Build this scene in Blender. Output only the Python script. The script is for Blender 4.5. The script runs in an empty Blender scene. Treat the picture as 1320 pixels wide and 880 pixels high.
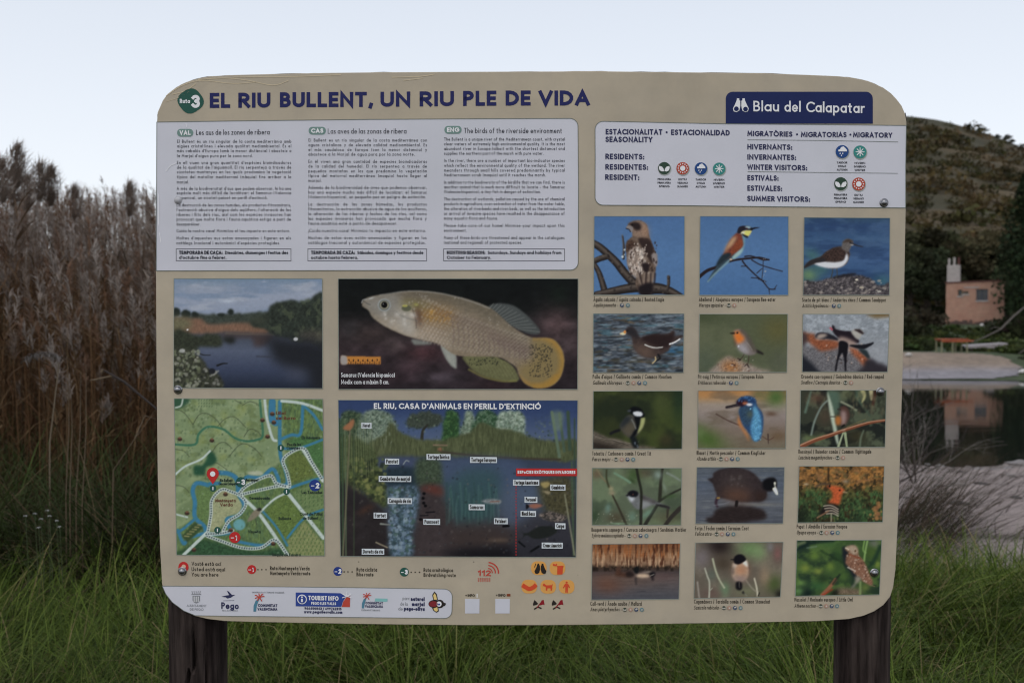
import bpy, math, random
import numpy as np
from mathutils import Vector, Matrix, noise as mnoise

S = bpy.context.scene
C = S.collection
R = math.radians

# ------------------------------------------------------------------ camera
PITCH = math.atan(35 / 1283.33)
cam_d = bpy.data.cameras.new('camera')
cam = bpy.data.objects.new('camera', cam_d)
C.objects.link(cam)
cam.location = (0, 0, 1.6)
cam.rotation_euler = (R(90) - PITCH, 0, 0)
cam_d.lens = 35
cam_d.sensor_width = 36
cam_d.clip_start = 0.05
cam_d.clip_end = 6000
cam_d.dof.use_dof = True
cam_d.dof.focus_distance = 2.1
cam_d.dof.aperture_fstop = 5.6
S.camera = cam

# ------------------------------------------------------------------ sky and sun
SUN_EL, SUN_AZ = 50.0, 200.0            # compass azimuth, clockwise from +Y
w = bpy.data.worlds.new("World")
S.world = w
w.use_nodes = True
nt = w.node_tree
bg = nt.nodes['Background']
sky = nt.nodes.new('ShaderNodeTexSky')
sky.sky_type = 'NISHITA'
sky.sun_disc = False
sky.sun_elevation = R(SUN_EL)
sky.sun_rotation = R(SUN_AZ)
sky.air_density = 1.0
sky.dust_density = 2.0
sky.ozone_density = 1.0
# a thin even veil of high cloud over the whole sky, paler towards the horizon all round
geo = nt.nodes.new('ShaderNodeTexCoord')
sep = nt.nodes.new('ShaderNodeSeparateXYZ')
nt.links.new(geo.outputs['Generated'], sep.inputs[0])
ab = nt.nodes.new('ShaderNodeMath'); ab.operation = 'ABSOLUTE'
nt.links.new(sep.outputs[2], ab.inputs[0])
cr = nt.nodes.new('ShaderNodeValToRGB')
cr.color_ramp.elements[0].position = 0.0
cr.color_ramp.elements[0].color = (1.03, 1.05, 1.085, 1)
cr.color_ramp.elements[1].position = 1.0
cr.color_ramp.elements[1].color = (0.54, 0.575, 0.66, 1)
e = cr.color_ramp.elements.new(0.30); e.color = (0.79, 0.83, 0.895, 1)
nt.links.new(ab.outputs[0], cr.inputs[0])
sc_ = nt.nodes.new('ShaderNodeVectorMath'); sc_.operation = 'SCALE'; sc_.inputs['Scale'].default_value = 10.0
nt.links.new(cr.outputs[0], sc_.inputs[0])
veil = nt.nodes.new('ShaderNodeMix'); veil.data_type = 'RGBA'; veil.inputs['Factor'].default_value = 0.75
nt.links.new(sky.outputs[0], veil.inputs['A'])
nt.links.new(sc_.outputs[0], veil.inputs['B'])
nt.links.new(veil.outputs['Result'], bg.inputs[0])
bg.inputs[1].default_value = 0.10

sd = bpy.data.lights.new('sun', 'SUN')
sun = bpy.data.objects.new('sun', sd)
C.objects.link(sun)
sd.energy = 0.5
sd.angle = R(40)
sd.color = (1.0, 0.93, 0.84)
sdir = Vector((math.sin(R(SUN_AZ)) * math.cos(R(SUN_EL)), math.cos(R(SUN_AZ)) * math.cos(R(SUN_EL)), math.sin(R(SUN_EL))))
sun.rotation_euler = sdir.to_track_quat('Z', 'Y').to_euler()
sun.location = (0, -5, 20)

S.view_settings.view_transform = 'Standard'
S.view_settings.look = 'None'
S.view_settings.exposure = 0.2
S.view_settings.gamma = 1.0
S.render.engine = 'CYCLES'
S.cycles.max_bounces = 6
S.cycles.filter_width = 1.15

# ------------------------------------------------------------------ helpers
F = 1283.33
cp, sp = math.cos(PITCH), math.sin(PITCH)

def ray(px, py):
    """direction of the camera ray through photo pixel (1320 x 880)"""
    a = (np.asarray(px, float) - 660) / F
    b = -(np.asarray(py, float) - 440) / F
    return np.stack([a, b * sp + cp + 0 * a, b * cp - sp + 0 * a], -1)

def at(px, py, Y):
    """the place seen at a photo pixel, at distance Y"""
    d = ray(px, py)
    return Vector((d[0] / d[1] * Y, Y, 1.6 + d[2] / d[1] * Y))

# the board's plane: 2.1 m ahead, leaning forward by a degree
LEAN = R(1.0)
BP = np.array([0, 2.1, 1.6])
BN = np.array([0, -math.cos(LEAN), -math.sin(LEAN)])
BASE = np.array([0, 2.16, 0.0])

def B(px, py, h=0.0):
    """a point of the board's plane (relative to the board's base), h metres proud of it"""
    d = ray(px, py)
    o = np.array([0, 0, 1.6])
    t = ((BP - o) @ BN) / (d @ BN)
    p = o + d * t[..., None]
    return p + BN * (np.asarray(h)[..., None] if np.ndim(h) else h) - BASE

KL = np.array([0.575, 0.58, 0.61])     # light falling on the board: shown linear value = albedo * KL
def lin(c):
    c = np.asarray(c, float) / 255.0
    return np.where(c <= 0.04045, c / 12.92, ((c + 0.055) / 1.055) ** 2.4)
def ink(*c):
    """ink albedo that shows as the given photo value in the board's light"""
    return tuple(np.clip(lin(c) / KL, 0.0, 0.95))

MATS = {}
def mat(name, col, rough=0.6, var=0.0, scale=8.0, bump=0.0, bscale=None, metal=0.0, stretch=(1, 1, 1), col2=None, attr=None, spec=None, dist=0.02, detail=6, transl=0.0):
    if name in MATS:
        return MATS[name]
    m = bpy.data.materials.new(name)
    m.use_nodes = True
    n, l = m.node_tree.nodes, m.node_tree.links
    p = n['Principled BSDF']
    p.inputs['Roughness'].default_value = rough
    p.inputs['Metallic'].default_value = metal
    if spec is not None:
        p.inputs['Specular IOR Level'].default_value = spec
    tc = n.new('ShaderNodeTexCoord')
    mp = n.new('ShaderNodeMapping')
    mp.inputs['Scale'].default_value = stretch
    l.new(tc.outputs['Object'], mp.inputs[0])
    nz = n.new('ShaderNodeTexNoise')
    nz.inputs['Scale'].default_value = scale
    nz.inputs['Detail'].default_value = detail
    nz.inputs['Roughness'].default_value = 0.65
    l.new(mp.outputs[0], nz.inputs['Vector'])
    if attr:
        a = n.new('ShaderNodeAttribute')
        a.attribute_name = attr
        base = a.outputs['Color']
    else:
        a = n.new('ShaderNodeRGB')
        a.outputs[0].default_value = (*col, 1)
        base = a.outputs[0]
    if col2 is not None:
        ramp = n.new('ShaderNodeMapRange')
        ramp.inputs[1].default_value = 0.38
        ramp.inputs[2].default_value = 0.62
        l.new(nz.outputs[0], ramp.inputs[0])
        mx = n.new('ShaderNodeMix')
        mx.data_type = 'RGBA'
        l.new(ramp.outputs[0], mx.inputs['Factor'])
        l.new(base, mx.inputs['A'])
        mx.inputs['B'].default_value = (*col2, 1)
        base = mx.outputs['Result']
    if var > 0:
        nz2 = n.new('ShaderNodeTexNoise')
        nz2.inputs['Scale'].default_value = scale * 2.7
        nz2.inputs['Detail'].default_value = detail
        l.new(mp.outputs[0], nz2.inputs['Vector'])
        mr = n.new('ShaderNodeMapRange')
        mr.inputs[1].default_value = 0.3
        mr.inputs[2].default_value = 0.7
        mr.inputs[3].default_value = 1 - var
        mr.inputs[4].default_value = 1 + var
        l.new(nz2.outputs[0], mr.inputs[0])
        ml = n.new('ShaderNodeVectorMath')
        ml.operation = 'SCALE'
        l.new(base, ml.inputs[0])
        l.new(mr.outputs[0], ml.inputs['Scale'])
        base = ml.outputs[0]
    l.new(base, p.inputs['Base Color'])
    if bump > 0:
        nb = n.new('ShaderNodeTexNoise')
        nb.inputs['Scale'].default_value = bscale or scale * 4
        nb.inputs['Detail'].default_value = 8
        l.new(mp.outputs[0], nb.inputs['Vector'])
        b = n.new('ShaderNodeBump')
        b.inputs['Strength'].default_value = bump
        b.inputs['Distance'].default_value = dist
        l.new(nb.outputs[0], b.inputs['Height'])
        l.new(b.outputs[0], p.inputs['Normal'])
    if transl > 0:
        tr = n.new('ShaderNodeBsdfTranslucent')
        l.new(base, tr.inputs['Color'])
        mxs = n.new('ShaderNodeMixShader')
        mxs.inputs[0].default_value = transl
        l.new(p.outputs[0], mxs.inputs[1])
        l.new(tr.outputs[0], mxs.inputs[2])
        l.new(mxs.outputs[0], n['Material Output'].inputs['Surface'])
    MATS[name] = m
    return m

def tag(o, label=None, cat=None, group=None, kind=None):
    if label: o['label'] = label
    if cat: o['category'] = cat
    if group: o['group'] = group
    if kind: o['kind'] = kind
    return o

def empty(name, loc, rz=0.0):
    o = bpy.data.objects.new(name, None)
    o.empty_display_size = 0.2
    C.objects.link(o)
    o.location = loc
    o.rotation_euler = (0, 0, rz)
    return o

def link(name, me, m, parent=None, loc=(0, 0, 0)):
    o = bpy.data.objects.new(name, me)
    C.objects.link(o)
    if m is not None and not me.materials:
        me.materials.append(m)
    while parent is not None and parent.parent is not None and parent.parent.parent is not None:
        parent = parent.parent            # never deeper than thing > part > sub-part
    o.parent = parent
    o.location = loc
    return o

def np_mesh(name, verts, faces, colors=None, smooth=False):
    """faces: (n,k) int array, or a list of such arrays; colors: per vertex rgb"""
    verts = np.ascontiguousarray(verts, dtype=np.float32)
    fl = faces if isinstance(faces, list) else [faces]
    fl = [np.asarray(f, dtype=np.int32) for f in fl if len(f)]
    loops = np.concatenate([f.ravel() for f in fl])
    tot = np.concatenate([np.full(len(f), f.shape[1], np.int32) for f in fl])
    start = np.concatenate([[0], np.cumsum(tot)[:-1]]).astype(np.int32)
    me = bpy.data.meshes.new(name)
    me.vertices.add(len(verts))
    me.vertices.foreach_set('co', verts.ravel())
    me.loops.add(len(loops))
    me.loops.foreach_set('vertex_index', loops)
    me.polygons.add(len(tot))
    me.polygons.foreach_set('loop_start', start)
    me.update(calc_edges=True)
    me.polygons.foreach_set('use_smooth', np.full(len(tot), bool(smooth)))
    if colors is not None:
        at_ = me.color_attributes.new('col', 'FLOAT_COLOR', 'POINT')
        c4 = np.ones((len(verts), 4), np.float32)
        c4[:, :3] = colors
        at_.data.foreach_set('color', c4.ravel())
    return me

class MB:
    """collects simple shapes into one mesh"""
    def __init__(s):
        s.v = []; s.f = []; s.c = []
    def add(s, vs, fs, col=None):
        b = len(s.v)
        s.v += [tuple(v) for v in vs]
        s.f += [tuple(i + b for i in f) for f in fs]
        if col is not None:
            s.c += [col] * len(vs)
    def box(s, x0, y0, z0, x1, y1, z1, M=None, bev=0.0):
        vs = [Vector((x, y, z)) for z in (z0, z1) for y in (y0, y1) for x in (x0, x1)]
        if M is not None: vs = [M @ v for v in vs]
        s.add(vs, [(0, 2, 3, 1), (4, 5, 7, 6), (0, 1, 5, 4), (2, 6, 7, 3), (0, 4, 6, 2), (1, 3, 7, 5)])
    def tube(s, pts, radii, n=8, cap=True):
        pts = [Vector(p) for p in pts]
        if not hasattr(radii, '__len__'): radii = [radii] * len(pts)
        rings = []
        up = Vector((0, 0, 1))
        for i, p in enumerate(pts):
            d = (pts[min(i + 1, len(pts) - 1)] - pts[max(i - 1, 0)])
            d = d.normalized() if d.length > 1e-9 else Vector((0, 0, 1))
            a = d.cross(up)
            if a.length < 1e-3: a = d.cross(Vector((0, 1, 0)))
            a.normalize(); b = a.cross(d)
            rings.append([p + (a * math.cos(2 * math.pi * k / n) + b * math.sin(2 * math.pi * k / n)) * radii[i] for k in range(n)])
        vs = [v for r in rings for v in r]
        fs = []
        for i in range(len(pts) - 1):
            for k in range(n):
                k2 = (k + 1) % n
                fs.append((i * n + k, i * n + k2, (i + 1) * n + k2, (i + 1) * n + k))
        if cap:
            fs.append(tuple(range(n)))
            fs.append(tuple(range((len(pts) - 1) * n, len(pts) * n))[::-1])
        s.add(vs, fs)
    def mesh(s, name, smooth=False):
        me = bpy.data.meshes.new(name)
        me.from_pydata(s.v, [], s.f)
        me.validate()
        me.update()
        if smooth:
            me.polygons.foreach_set('use_smooth', [True] * len(me.polygons))
        if s.c:
            at_ = me.color_attributes.new('col', 'FLOAT_COLOR', 'POINT')
            for i, c in enumerate(s.c): at_.data[i].color = (*c, 1)
        return me
    def build(s, name, m, parent=None, loc=(0, 0, 0), smooth=False):
        return link(name, s.mesh(name, smooth), m, parent, loc)

def copy_tree(o, parent=None):
    c = o.copy()
    C.objects.link(c)
    c.parent = parent
    for ch in list(o.children):
        copy_tree(ch, c)
    return c

def sstep(a, b, x):
    t = np.clip((x - a) / (b - a), 0, 1)
    return t * t * (3 - 2 * t)

# tileless value noise for arrays
def vnoise(x, y, seed=0):
    xi, yi = np.floor(x).astype(np.int64), np.floor(y).astype(np.int64)
    xf, yf = x - xi, y - yi
    def h(a, b):
        n = (a * 374761393 + b * 668265263 + seed * 1442695041) & 0x7fffffff
        n = ((n ^ (n >> 13)) * 1274126177) & 0x7fffffff
        n = (n ^ (n >> 16)) & 0xffff
        return n / 65535.0
    u, v = xf * xf * (3 - 2 * xf), yf * yf * (3 - 2 * yf)
    return (h(xi, yi) * (1 - u) + h(xi + 1, yi) * u) * (1 - v) + (h(xi, yi + 1) * (1 - u) + h(xi + 1, yi + 1) * u) * v
def fbm(x, y, seed=0, oc=4):
    s, a, t = 0.0, 1.0, 0.0
    for k in range(oc):
        s = s + a * vnoise(x * 2 ** k + 17.3 * k, y * 2 ** k + 5.1 * k, seed + k); t += a; a *= 0.55
    return s / t
# ------------------------------------------------------------------ the ground, the water, the hill
WATER = -1.1
RX = np.array([-900, -400, -200, -100, -40, 20, 60, 85, 103, 109.7, 114, 121, 127, 134, 150, 180, 230, 320, 900.])
RH = np.array([6, 8, 12, 16, 22, 38, 50, 53.5, 52.3, 51.5, 50.5, 48.6, 46.6, 43.6, 39, 30, 20, 12, 6.])
def ground_z(x, y):
    x = np.asarray(x, float); y = np.asarray(y, float)
    chan = sstep(-7.0, -1.0, x + 0.12 * y - 1.5)                 # how far the river's bed reaches at this x
    edge = 18.2 + 0.9 * np.sin(x * 0.5) + 0.5 * np.sin(x * 1.3 + 1)
    near = -1.1 * sstep(4.6, 1.0, 1.0) + 0 * x
    t = np.clip((y - 5.0) / (edge - 5.0), 0, 1)
    near = -1.1 * t ** 1.15
    bed = near - 0.9 * sstep(0, 3.5, y - edge)
    far_edge = 41.5 + 0.6 * np.sin(x * 0.23)
    up = -1.1 + 0.82 * sstep(-.5, 6.5, y - far_edge) + 1.18 * sstep(9, 25, y - far_edge)
    prof = np.where(y < edge, near, np.where(y < far_edge - 4, bed, np.maximum(bed * (1 - sstep(far_edge - 4, far_edge, y)) + -1.1 * sstep(far_edge - 4, far_edge, y), -2.0)))
    prof = np.where(y > far_edge, up, prof)
    flat = 0.9 * sstep(40, 68, y)
    z = prof * chan + flat * (1 - chan)
    h = np.interp(x * 260 / np.maximum(y, 140), RX, RH) * np.where(y < 260, 1, 1)
    rise = np.clip((y - 92) / (260 - 92), 0, 1)
    hill = h * (rise ** 1.25) * (1 - 0.55 * sstep(270, 700, y)) * (1 - 0.6 * sstep(500, 1500, y))
    wob = (fbm(x * 0.045, y * 0.045, 3) - 0.5) * 5.0 * sstep(110, 170, y) * (1 - sstep(225, 262, y))
    terr = 0.45 * np.sin((hill + wob) * 1.9) * sstep(110, 160, y) * (1 - sstep(235, 262, y))
    z = z + hill + terr + wob * 0.35
    z = z + (fbm(x * 0.9, y * 0.9, 9, 3) - 0.5) * 0.035 * (1 - sstep(40, 80, y))
    return z

def gz(x, y):
    return float(ground_z(np.array([x]), np.array([y]))[0])

def axis(segs):
    out = []
    for a, b, st in segs:
        out += list(np.arange(a, b, st))
    out.append(segs[-1][1])
    return np.array(out)

def sheet(name, xs, ys, zf, m, keep=None, colf=None, kind='structure', lift=0.0):
    X, Y = np.meshgrid(xs, ys)
    Z = zf(X, Y) + lift
    v = np.stack([X.ravel(), Y.ravel(), Z.ravel()], 1)
    nx = len(xs)
    i = np.arange((len(ys) - 1) * (nx - 1))
    r, c = i // (nx - 1), i % (nx - 1)
    a = r * nx + c
    f = np.stack([a, a + 1, a + 1 + nx, a + nx], 1)
    if keep is not None:
        k = keep(X, Y).ravel()
        f = f[k[f].all(1)]
    col = colf(X.ravel(), Y.ravel()) if colf is not None else None
    me = np_mesh(name, v, f, col, smooth=True)
    o = link(name, me, m)
    o['kind'] = kind
    return o

def ground_col(x, y):
    n1 = fbm(x * 0.8, y * 0.8, 1)[:, None]
    n2 = fbm(x * 0.06, y * 0.10, 2)[:, None]
    n3 = fbm(x * 0.02, y * 0.16, 5)[:, None]
    soil = np.array([0.022, 0.020, 0.013]) * (0.6 + n1)
    grass = np.array([0.040, 0.058, 0.016]) * (0.5 + n1)
    dry = np.array([0.078, 0.056, 0.026]) * (0.55 + 0.9 * n3)
    olive = np.array([0.042, 0.037, 0.015]) * (0.6 + n2)
    t1 = sstep(14, 30, y)[:, None]
    near = soil * (1 - t1) + grass * t1
    hillc = olive * (1 - sstep(0.42, 0.62, n3)) + dry * sstep(0.42, 0.62, n3)
    t2 = sstep(85, 125, y)[:, None]
    return near * (1 - t2) + hillc * t2

xs = axis([(-3000, -600, 300), (-600, -160, 20), (-160, -30, 5), (-30, -12, 1), (-12, 24, 0.3), (24, 60, 1.0), (60, 220, 3.0), (220, 620, 20), (620, 3000, 300)])
ys = axis([(-600, -60, 60), (-60, -4, 4), (-4, 22, 0.3), (22, 46, 0.6), (46, 90, 1.5), (90, 300, 3.0), (300, 900, 30), (900, 5400, 300)])
ground_m = mat('ground_soil_and_scrub', (0, 0, 0), 0.95, var=0.35, scale=0.8, bump=0.5, bscale=3.0, attr='col', dist=0.1, detail=10)
sheet('ground', xs, ys, ground_z, ground_m, colf=ground_col)

# still river water
wm = bpy.data.materials.new('river_water')
wm.use_nodes = True
n, l = wm.node_tree.nodes, wm.node_tree.links
p = n['Principled BSDF']
p.inputs['Base Color'].default_value = (0.010, 0.012, 0.010, 1)
p.inputs['Roughness'].default_value = 0.045
p.inputs['IOR'].default_value = 1.333
tc = n.new('ShaderNodeTexCoord')
mp = n.new('ShaderNodeMapping'); mp.inputs['Scale'].default_value = (0.35, 1.0, 1)
nz = n.new('ShaderNodeTexNoise'); nz.inputs['Scale'].default_value = 1.3; nz.inputs['Detail'].default_value = 3
bp_ = n.new('ShaderNodeBump'); bp_.inputs['Strength'].default_value = 0.10; bp_.inputs['Distance'].default_value = 0.03
l.new(tc.outputs['Object'], mp.inputs[0]); l.new(mp.outputs[0], nz.inputs['Vector']); l.new(nz.outputs[0], bp_.inputs['Height']); l.new(bp_.outputs[0], p.inputs['Normal'])
mb = MB()
mb.add([(-14, 14, WATER), (150, 14, WATER), (150, 46, WATER), (-14, 46, WATER)], [(0, 1, 2, 3)])
o = mb.build('river_water', wm); o['kind'] = 'structure'

# gravel shore on this side, sandy beach on the far side, both draped just above the ground
def shore_keep(X, Y):
    wob = (fbm(X * 0.9, Y * 0.9, 21) - 0.5) * 1.5
    return (Y + wob * .6 > 6.3 - 0.5 * (X - 3.0)) & (X + wob * 0.6 > 2.5) & (Y < 20.5)
def shore_col(x, y):
    n1 = fbm(x * 5.0, y * 5.0, 31)[:, None]; n2 = fbm(x * 0.6, y * 1.3, 32)[:, None]
    c = np.array([0.300, 0.242, 0.218]) * (0.72 + 0.5 * n1)
    d = np.array([0.120, 0.098, 0.078]) * (0.6 + n1)
    k = sstep(0.56, 0.70, n2)
    wet = sstep(16.4, 18.2, y)[:, None]
    c = c * (1 - k) + d * k
    return c * (1 - 0.4 * wet)
gravel_m = mat('pale_gravel', (0, 0, 0), 0.9, var=0.35, scale=22, bump=0.5, bscale=45, attr='col', dist=0.012, detail=12)
sheet('gravel_shore', axis([(1.5, 18, 0.12)]), axis([(4, 20.6, 0.12)]), ground_z, gravel_m, keep=shore_keep, colf=shore_col, lift=0.045)
sand_m = mat('pale_beach_sand', (0, 0, 0), 0.95, var=0.2, scale=1.5, bump=0.5, bscale=6, attr='col', dist=0.05)
bc = at(1232, 470, 46.0)
def beach_keep(X, Y):
    u = (X - 18.5) / 4.1; v = (Y - 45.0) / 4.0
    wob = (fbm(X * 0.8, Y * 0.8, 41) - 0.5) * 0.35
    tail = (X < 19) & (X > 15.0) & (Y < 48.2 - (19 - X) * 0.25)
    return (((u * u + v * v + wob) < 1.0) | tail) & (Y > 41.0)
def beach_col(x, y):
    n1 = fbm(x * 1.2, y * 1.2, 33)[:, None]
    a = np.array([0.265, 0.200, 0.145]) * (0.7 + 0.5 * n1)
    b = np.array([0.260, 0.240, 0.250]) * (0.7 + 0.5 * n1)
    k = (1 - sstep(42.5, 44.5, y))[:, None]
    return a * (1 - k) + b * k
sheet('sandy_beach', axis([(14, 26, 0.2)]), axis([(40.5, 51, 0.2)]), ground_z, sand_m, keep=beach_keep, colf=beach_col, lift=0.03)
# ------------------------------------------------------------------ lettering: a drawn geometric alphabet
XH = 0.62
def A(cx, cy, rx, ry, a0, a1, n=None):
    n = n or max(4, int(abs(a1 - a0) / 24))
    return [(cx + rx * math.cos(R(a0 + (a1 - a0) * i / n)), cy + ry * math.sin(R(a0 + (a1 - a0) * i / n))) for i in range(n + 1)]
def bowl(cx=0.27, r=0.27): return A(cx, XH / 2, r, XH / 2, 0, 360, 14)
GL = {
 'A': (.74, [[(0, 0), (.37, 1), (.74, 0)], [(.15, .3), (.59, .3)]]),
 'B': (.5, [[(0, 0), (0, 1), (.22, 1)] + A(.22, .76, .22, .24, 90, -90)[1:] + [(0, .52)], [(0, .52), (.24, .52)] + A(.24, .26, .26, .26, 90, -90)[1:] + [(0, 0)]]),
 'C': (.74, [A(.48, .5, .48, .5, 48, 312)]),
 'D': (.66, [[(0, 0), (0, 1), (.18, 1)] + A(.18, .5, .48, .5, 90, -90)[1:] + [(0, 0)]]),
 'E': (.42, [[(.42, 1), (0, 1), (0, 0), (.42, 0)], [(0, .5), (.38, .5)]]),
 'F': (.42, [[(.42, 1), (0, 1), (0, 0)], [(0, .5), (.36, .5)]]),
 'G': (.84, [A(.48, .5, .48, .5, 48, 345) + [(.93, .46), (.58, .46)]]),
 'H': (.62, [[(0, 0), (0, 1)], [(.62, 0), (.62, 1)], [(0, .52), (.62, .52)]]),
 'I': (0, [[(0, 0), (0, 1)]]),
 'J': (.3, [[(.3, 1), (.3, .2)] + A(.08, .22, .22, .22, 0, -80)]),
 'K': (.54, [[(0, 0), (0, 1)], [(.5, 1), (.03, .5), (.54, 0)]]),
 'L': (.4, [[(0, 1), (0, 0), (.4, 0)]]),
 'M': (.84, [[(0, 0), (.08, 1), (.42, .22), (.76, 1), (.84, 0)]]),
 'N': (.66, [[(0, 0), (0, 1), (.66, 0), (.66, 1)]]),
 'O': (.96, [A(.48, .5, .48, .5, 0, 360, 18)]),
 'P': (.5, [[(0, 0), (0, 1), (.23, 1)] + A(.23, .74, .26, .26, 90, -90)[1:] + [(0, .48)]]),
 'Q': (.98, [A(.48, .5, .48, .5, 0, 360, 18), [(.55, .25), (.98, -.1)]]),
 'R': (.52, [[(0, 0), (0, 1), (.23, 1)] + A(.23, .74, .26, .26, 90, -90)[1:] + [(0, .48)], [(.2, .46), (.52, 0)]]),
 'S': (.48, [A(.25, .76, .23, .24, 35, 255) + A(.24, .26, .25, .26, 75, -150)]),
 'T': (.56, [[(0, 1), (.56, 1)], [(.28, 1), (.28, 0)]]),
 'U': (.6, [[(0, 1)] + A(.3, .3, .3, .3, 180, 360) + [(.6, 1)]]),
 'V': (.7, [[(0, 1), (.35, 0), (.7, 1)]]),
 'W': (1.04, [[(0, 1), (.26, 0), (.52, 1), (.78, 0), (1.04, 1)]]),
 'X': (.62, [[(0, 0), (.62, 1)], [(0, 1), (.62, 0)]]),
 'Y': (.62, [[(0, 1), (.31, .48), (.62, 1)], [(.31, .48), (.31, 0)]]),
 'Z': (.56, [[(0, 1), (.56, 1), (0, 0), (.56, 0)]]),
 '0': (.5, [A(.25, .5, .25, .5, 0, 360, 14)]),
 '1': (.2, [[(0, .8), (.2, 1), (.2, 0)]]),
 '2': (.46, [A(.23, .76, .23, .24, 160, -30) + [(0, 0), (.46, 0)]]),
 '3': (.46, [A(.2, .76, .24, .24, 150, -75), A(.2, .27, .26, .27, 80, -150)]),
 '4': (.54, [[(.42, 0), (.42, 1), (0, .28), (.54, .28)]]),
 '5': (.46, [[(.42, 1), (.08, 1), (.05, .56)] + A(.2, .3, .26, .3, 115, -140)]),
 '6': (.48, [A(.24, .28, .24, .28, 0, 360, 12), [(.02, .4), (.3, 1)]]),
 '7': (.46, [[(0, 1), (.46, 1), (.12, 0)]]),
 '8': (.46, [A(.23, .76, .2, .24, 0, 360, 12), A(.23, .26, .23, .26, 0, 360, 12)]),
 '9': (.48, [A(.24, .72, .24, .28, 0, 360, 12), [(.46, .6), (.18, 0)]]),
 'a': (.54, [bowl(), [(.54, XH), (.54, 0)]]),
 'b': (.54, [bowl(), [(0, 1.05), (0, 0)]]),
 'c': (.42, [A(.27, XH / 2, .27, XH / 2, 50, 310)]),
 'd': (.54, [bowl(), [(.54, 1.05), (.54, 0)]]),
 'e': (.52, [[(0.02, .3), (.52, .3)] + A(.26, XH / 2, .26, XH / 2, 5, 315)]),
 'f': (.3, [A(.26, .86, .16, .18, 60, 180) + [(.1, 0)], [(0, XH), (.28, XH)]]),
 'g': (.54, [bowl(), [(.54, XH), (.54, -.08)] + A(.27, -.08, .27, .24, 0, -150)]),
 'h': (.46, [[(0, 0), (0, 1.05)], [(0, .35)] + A(.23, .38, .23, .24, 180, 0) + [(.46, 0)]]),
 'i': (0, [[(0, 0), (0, XH)], [(0, .9), (0, .92)]]),
 'j': (.05, [[(.05, XH), (.05, -.2), (-.08, -.3)], [(.05, .9), (.05, .92)]]),
 'k': (.42, [[(0, 0), (0, 1.05)], [(.38, XH), (.03, .31), (.42, 0)]]),
 'l': (0, [[(0, 0), (0, 1.05)]]),
 'm': (.74, [[(0, 0), (0, XH)], [(0, .38)] + A(.185, .4, .185, .22, 180, 0, 6) + [(.37, 0)], [(.37, .38)] + A(.555, .4, .185, .22, 180, 0, 6) + [(.74, 0)]]),
 'n': (.44, [[(0, 0), (0, XH)], [(0, .35)] + A(.22, .38, .22, .24, 180, 0) + [(.44, 0)]]),
 'o': (.56, [bowl(.28, .28)]),
 'p': (.54, [bowl(), [(0, XH), (0, -.32)]]),
 'q': (.54, [bowl(), [(.54, XH), (.54, -.32)]]),
 'r': (.28, [[(0, 0), (0, XH)], [(0, .35)] + A(.22, .38, .22, .24, 180, 75)]),
 's': (.32, [A(.165, .465, .15, .155, 35, 255, 6) + A(.16, .155, .165, .155, 75, -150, 6)]),
 't': (.3, [[(.12, .88), (.12, .12)] + A(.24, .12, .12, .12, 180, 270, 3), [(0, XH), (.28, XH)]]),
 'u': (.44, [[(0, XH)] + A(.22, .24, .22, .24, 180, 360) + [(.44, XH)], [(.44, .24), (.44, 0)]]),
 'v': (.46, [[(0, XH), (.23, 0), (.46, XH)]]),
 'w': (.74, [[(0, XH), (.185, 0), (.37, XH), (.555, 0), (.74, XH)]]),
 'x': (.42, [[(0, 0), (.42, XH)], [(0, XH), (.42, 0)]]),
 'y': (.46, [[(0, XH), (.23, 0)], [(.46, XH), (.1, -.32)]]),
 'z': (.38, [[(0, XH), (.38, XH), (0, 0), (.38, 0)]]),
 '.': (0, [[(0, 0), (0, .03)]]), ',': (.05, [[(.05, .05), (0, -.14)]]), ':': (0, [[(0, 0), (0, .03)], [(0, .5), (0, .53)]]),
 '-': (.26, [[(0, .32), (.26, .32)]]), '/': (.3, [[(0, -.1), (.3, 1.05)]]), '(': (.14, [A(.3, .45, .3, .65, 130, 230, 5)]),
 ')': (.14, [A(-.16, .45, .3, .65, 50, -50, 5)]), "'": (0, [[(0, .82), (0, 1)]]), '!': (0, [[(0, .35), (0, 1)], [(0, 0), (0, .03)]]),
 '+': (.4, [[(0, .45), (.4, .45)], [(.2, .25), (.2, .65)]]), '\u2022': (.1, [A(.05, .46, .05, .05, 0, 360, 6)]), '\u00b7': (0, [[(0, .42), (0, .45)]]),
 '\u00a1': (0, [[(0, .25), (0, -.35)], [(0, XH - .02), (0, XH)]]), '\u0131': (0, [[(0, 0), (0, XH)]]),
}
ACC = {'\u00e1': 'a/', '\u00e9': 'e/', '\u00ed': '\u0131/', '\u00f3': 'o/', '\u00fa': 'u/', '\u00e0': 'a\\', '\u00e8': 'e\\', '\u00f2': 'o\\',
       '\u00fc': 'u"', '\u00f1': 'n~', '\u00e7': 'c,', '\u00c7': 'C,', '\u00c0': 'A\\', '\u00c1': 'A/', '\u00c9': 'E/', '\u00d2': 'O\\', '\u00d3': 'O/', '\u00ef': '\u0131"'}
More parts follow.
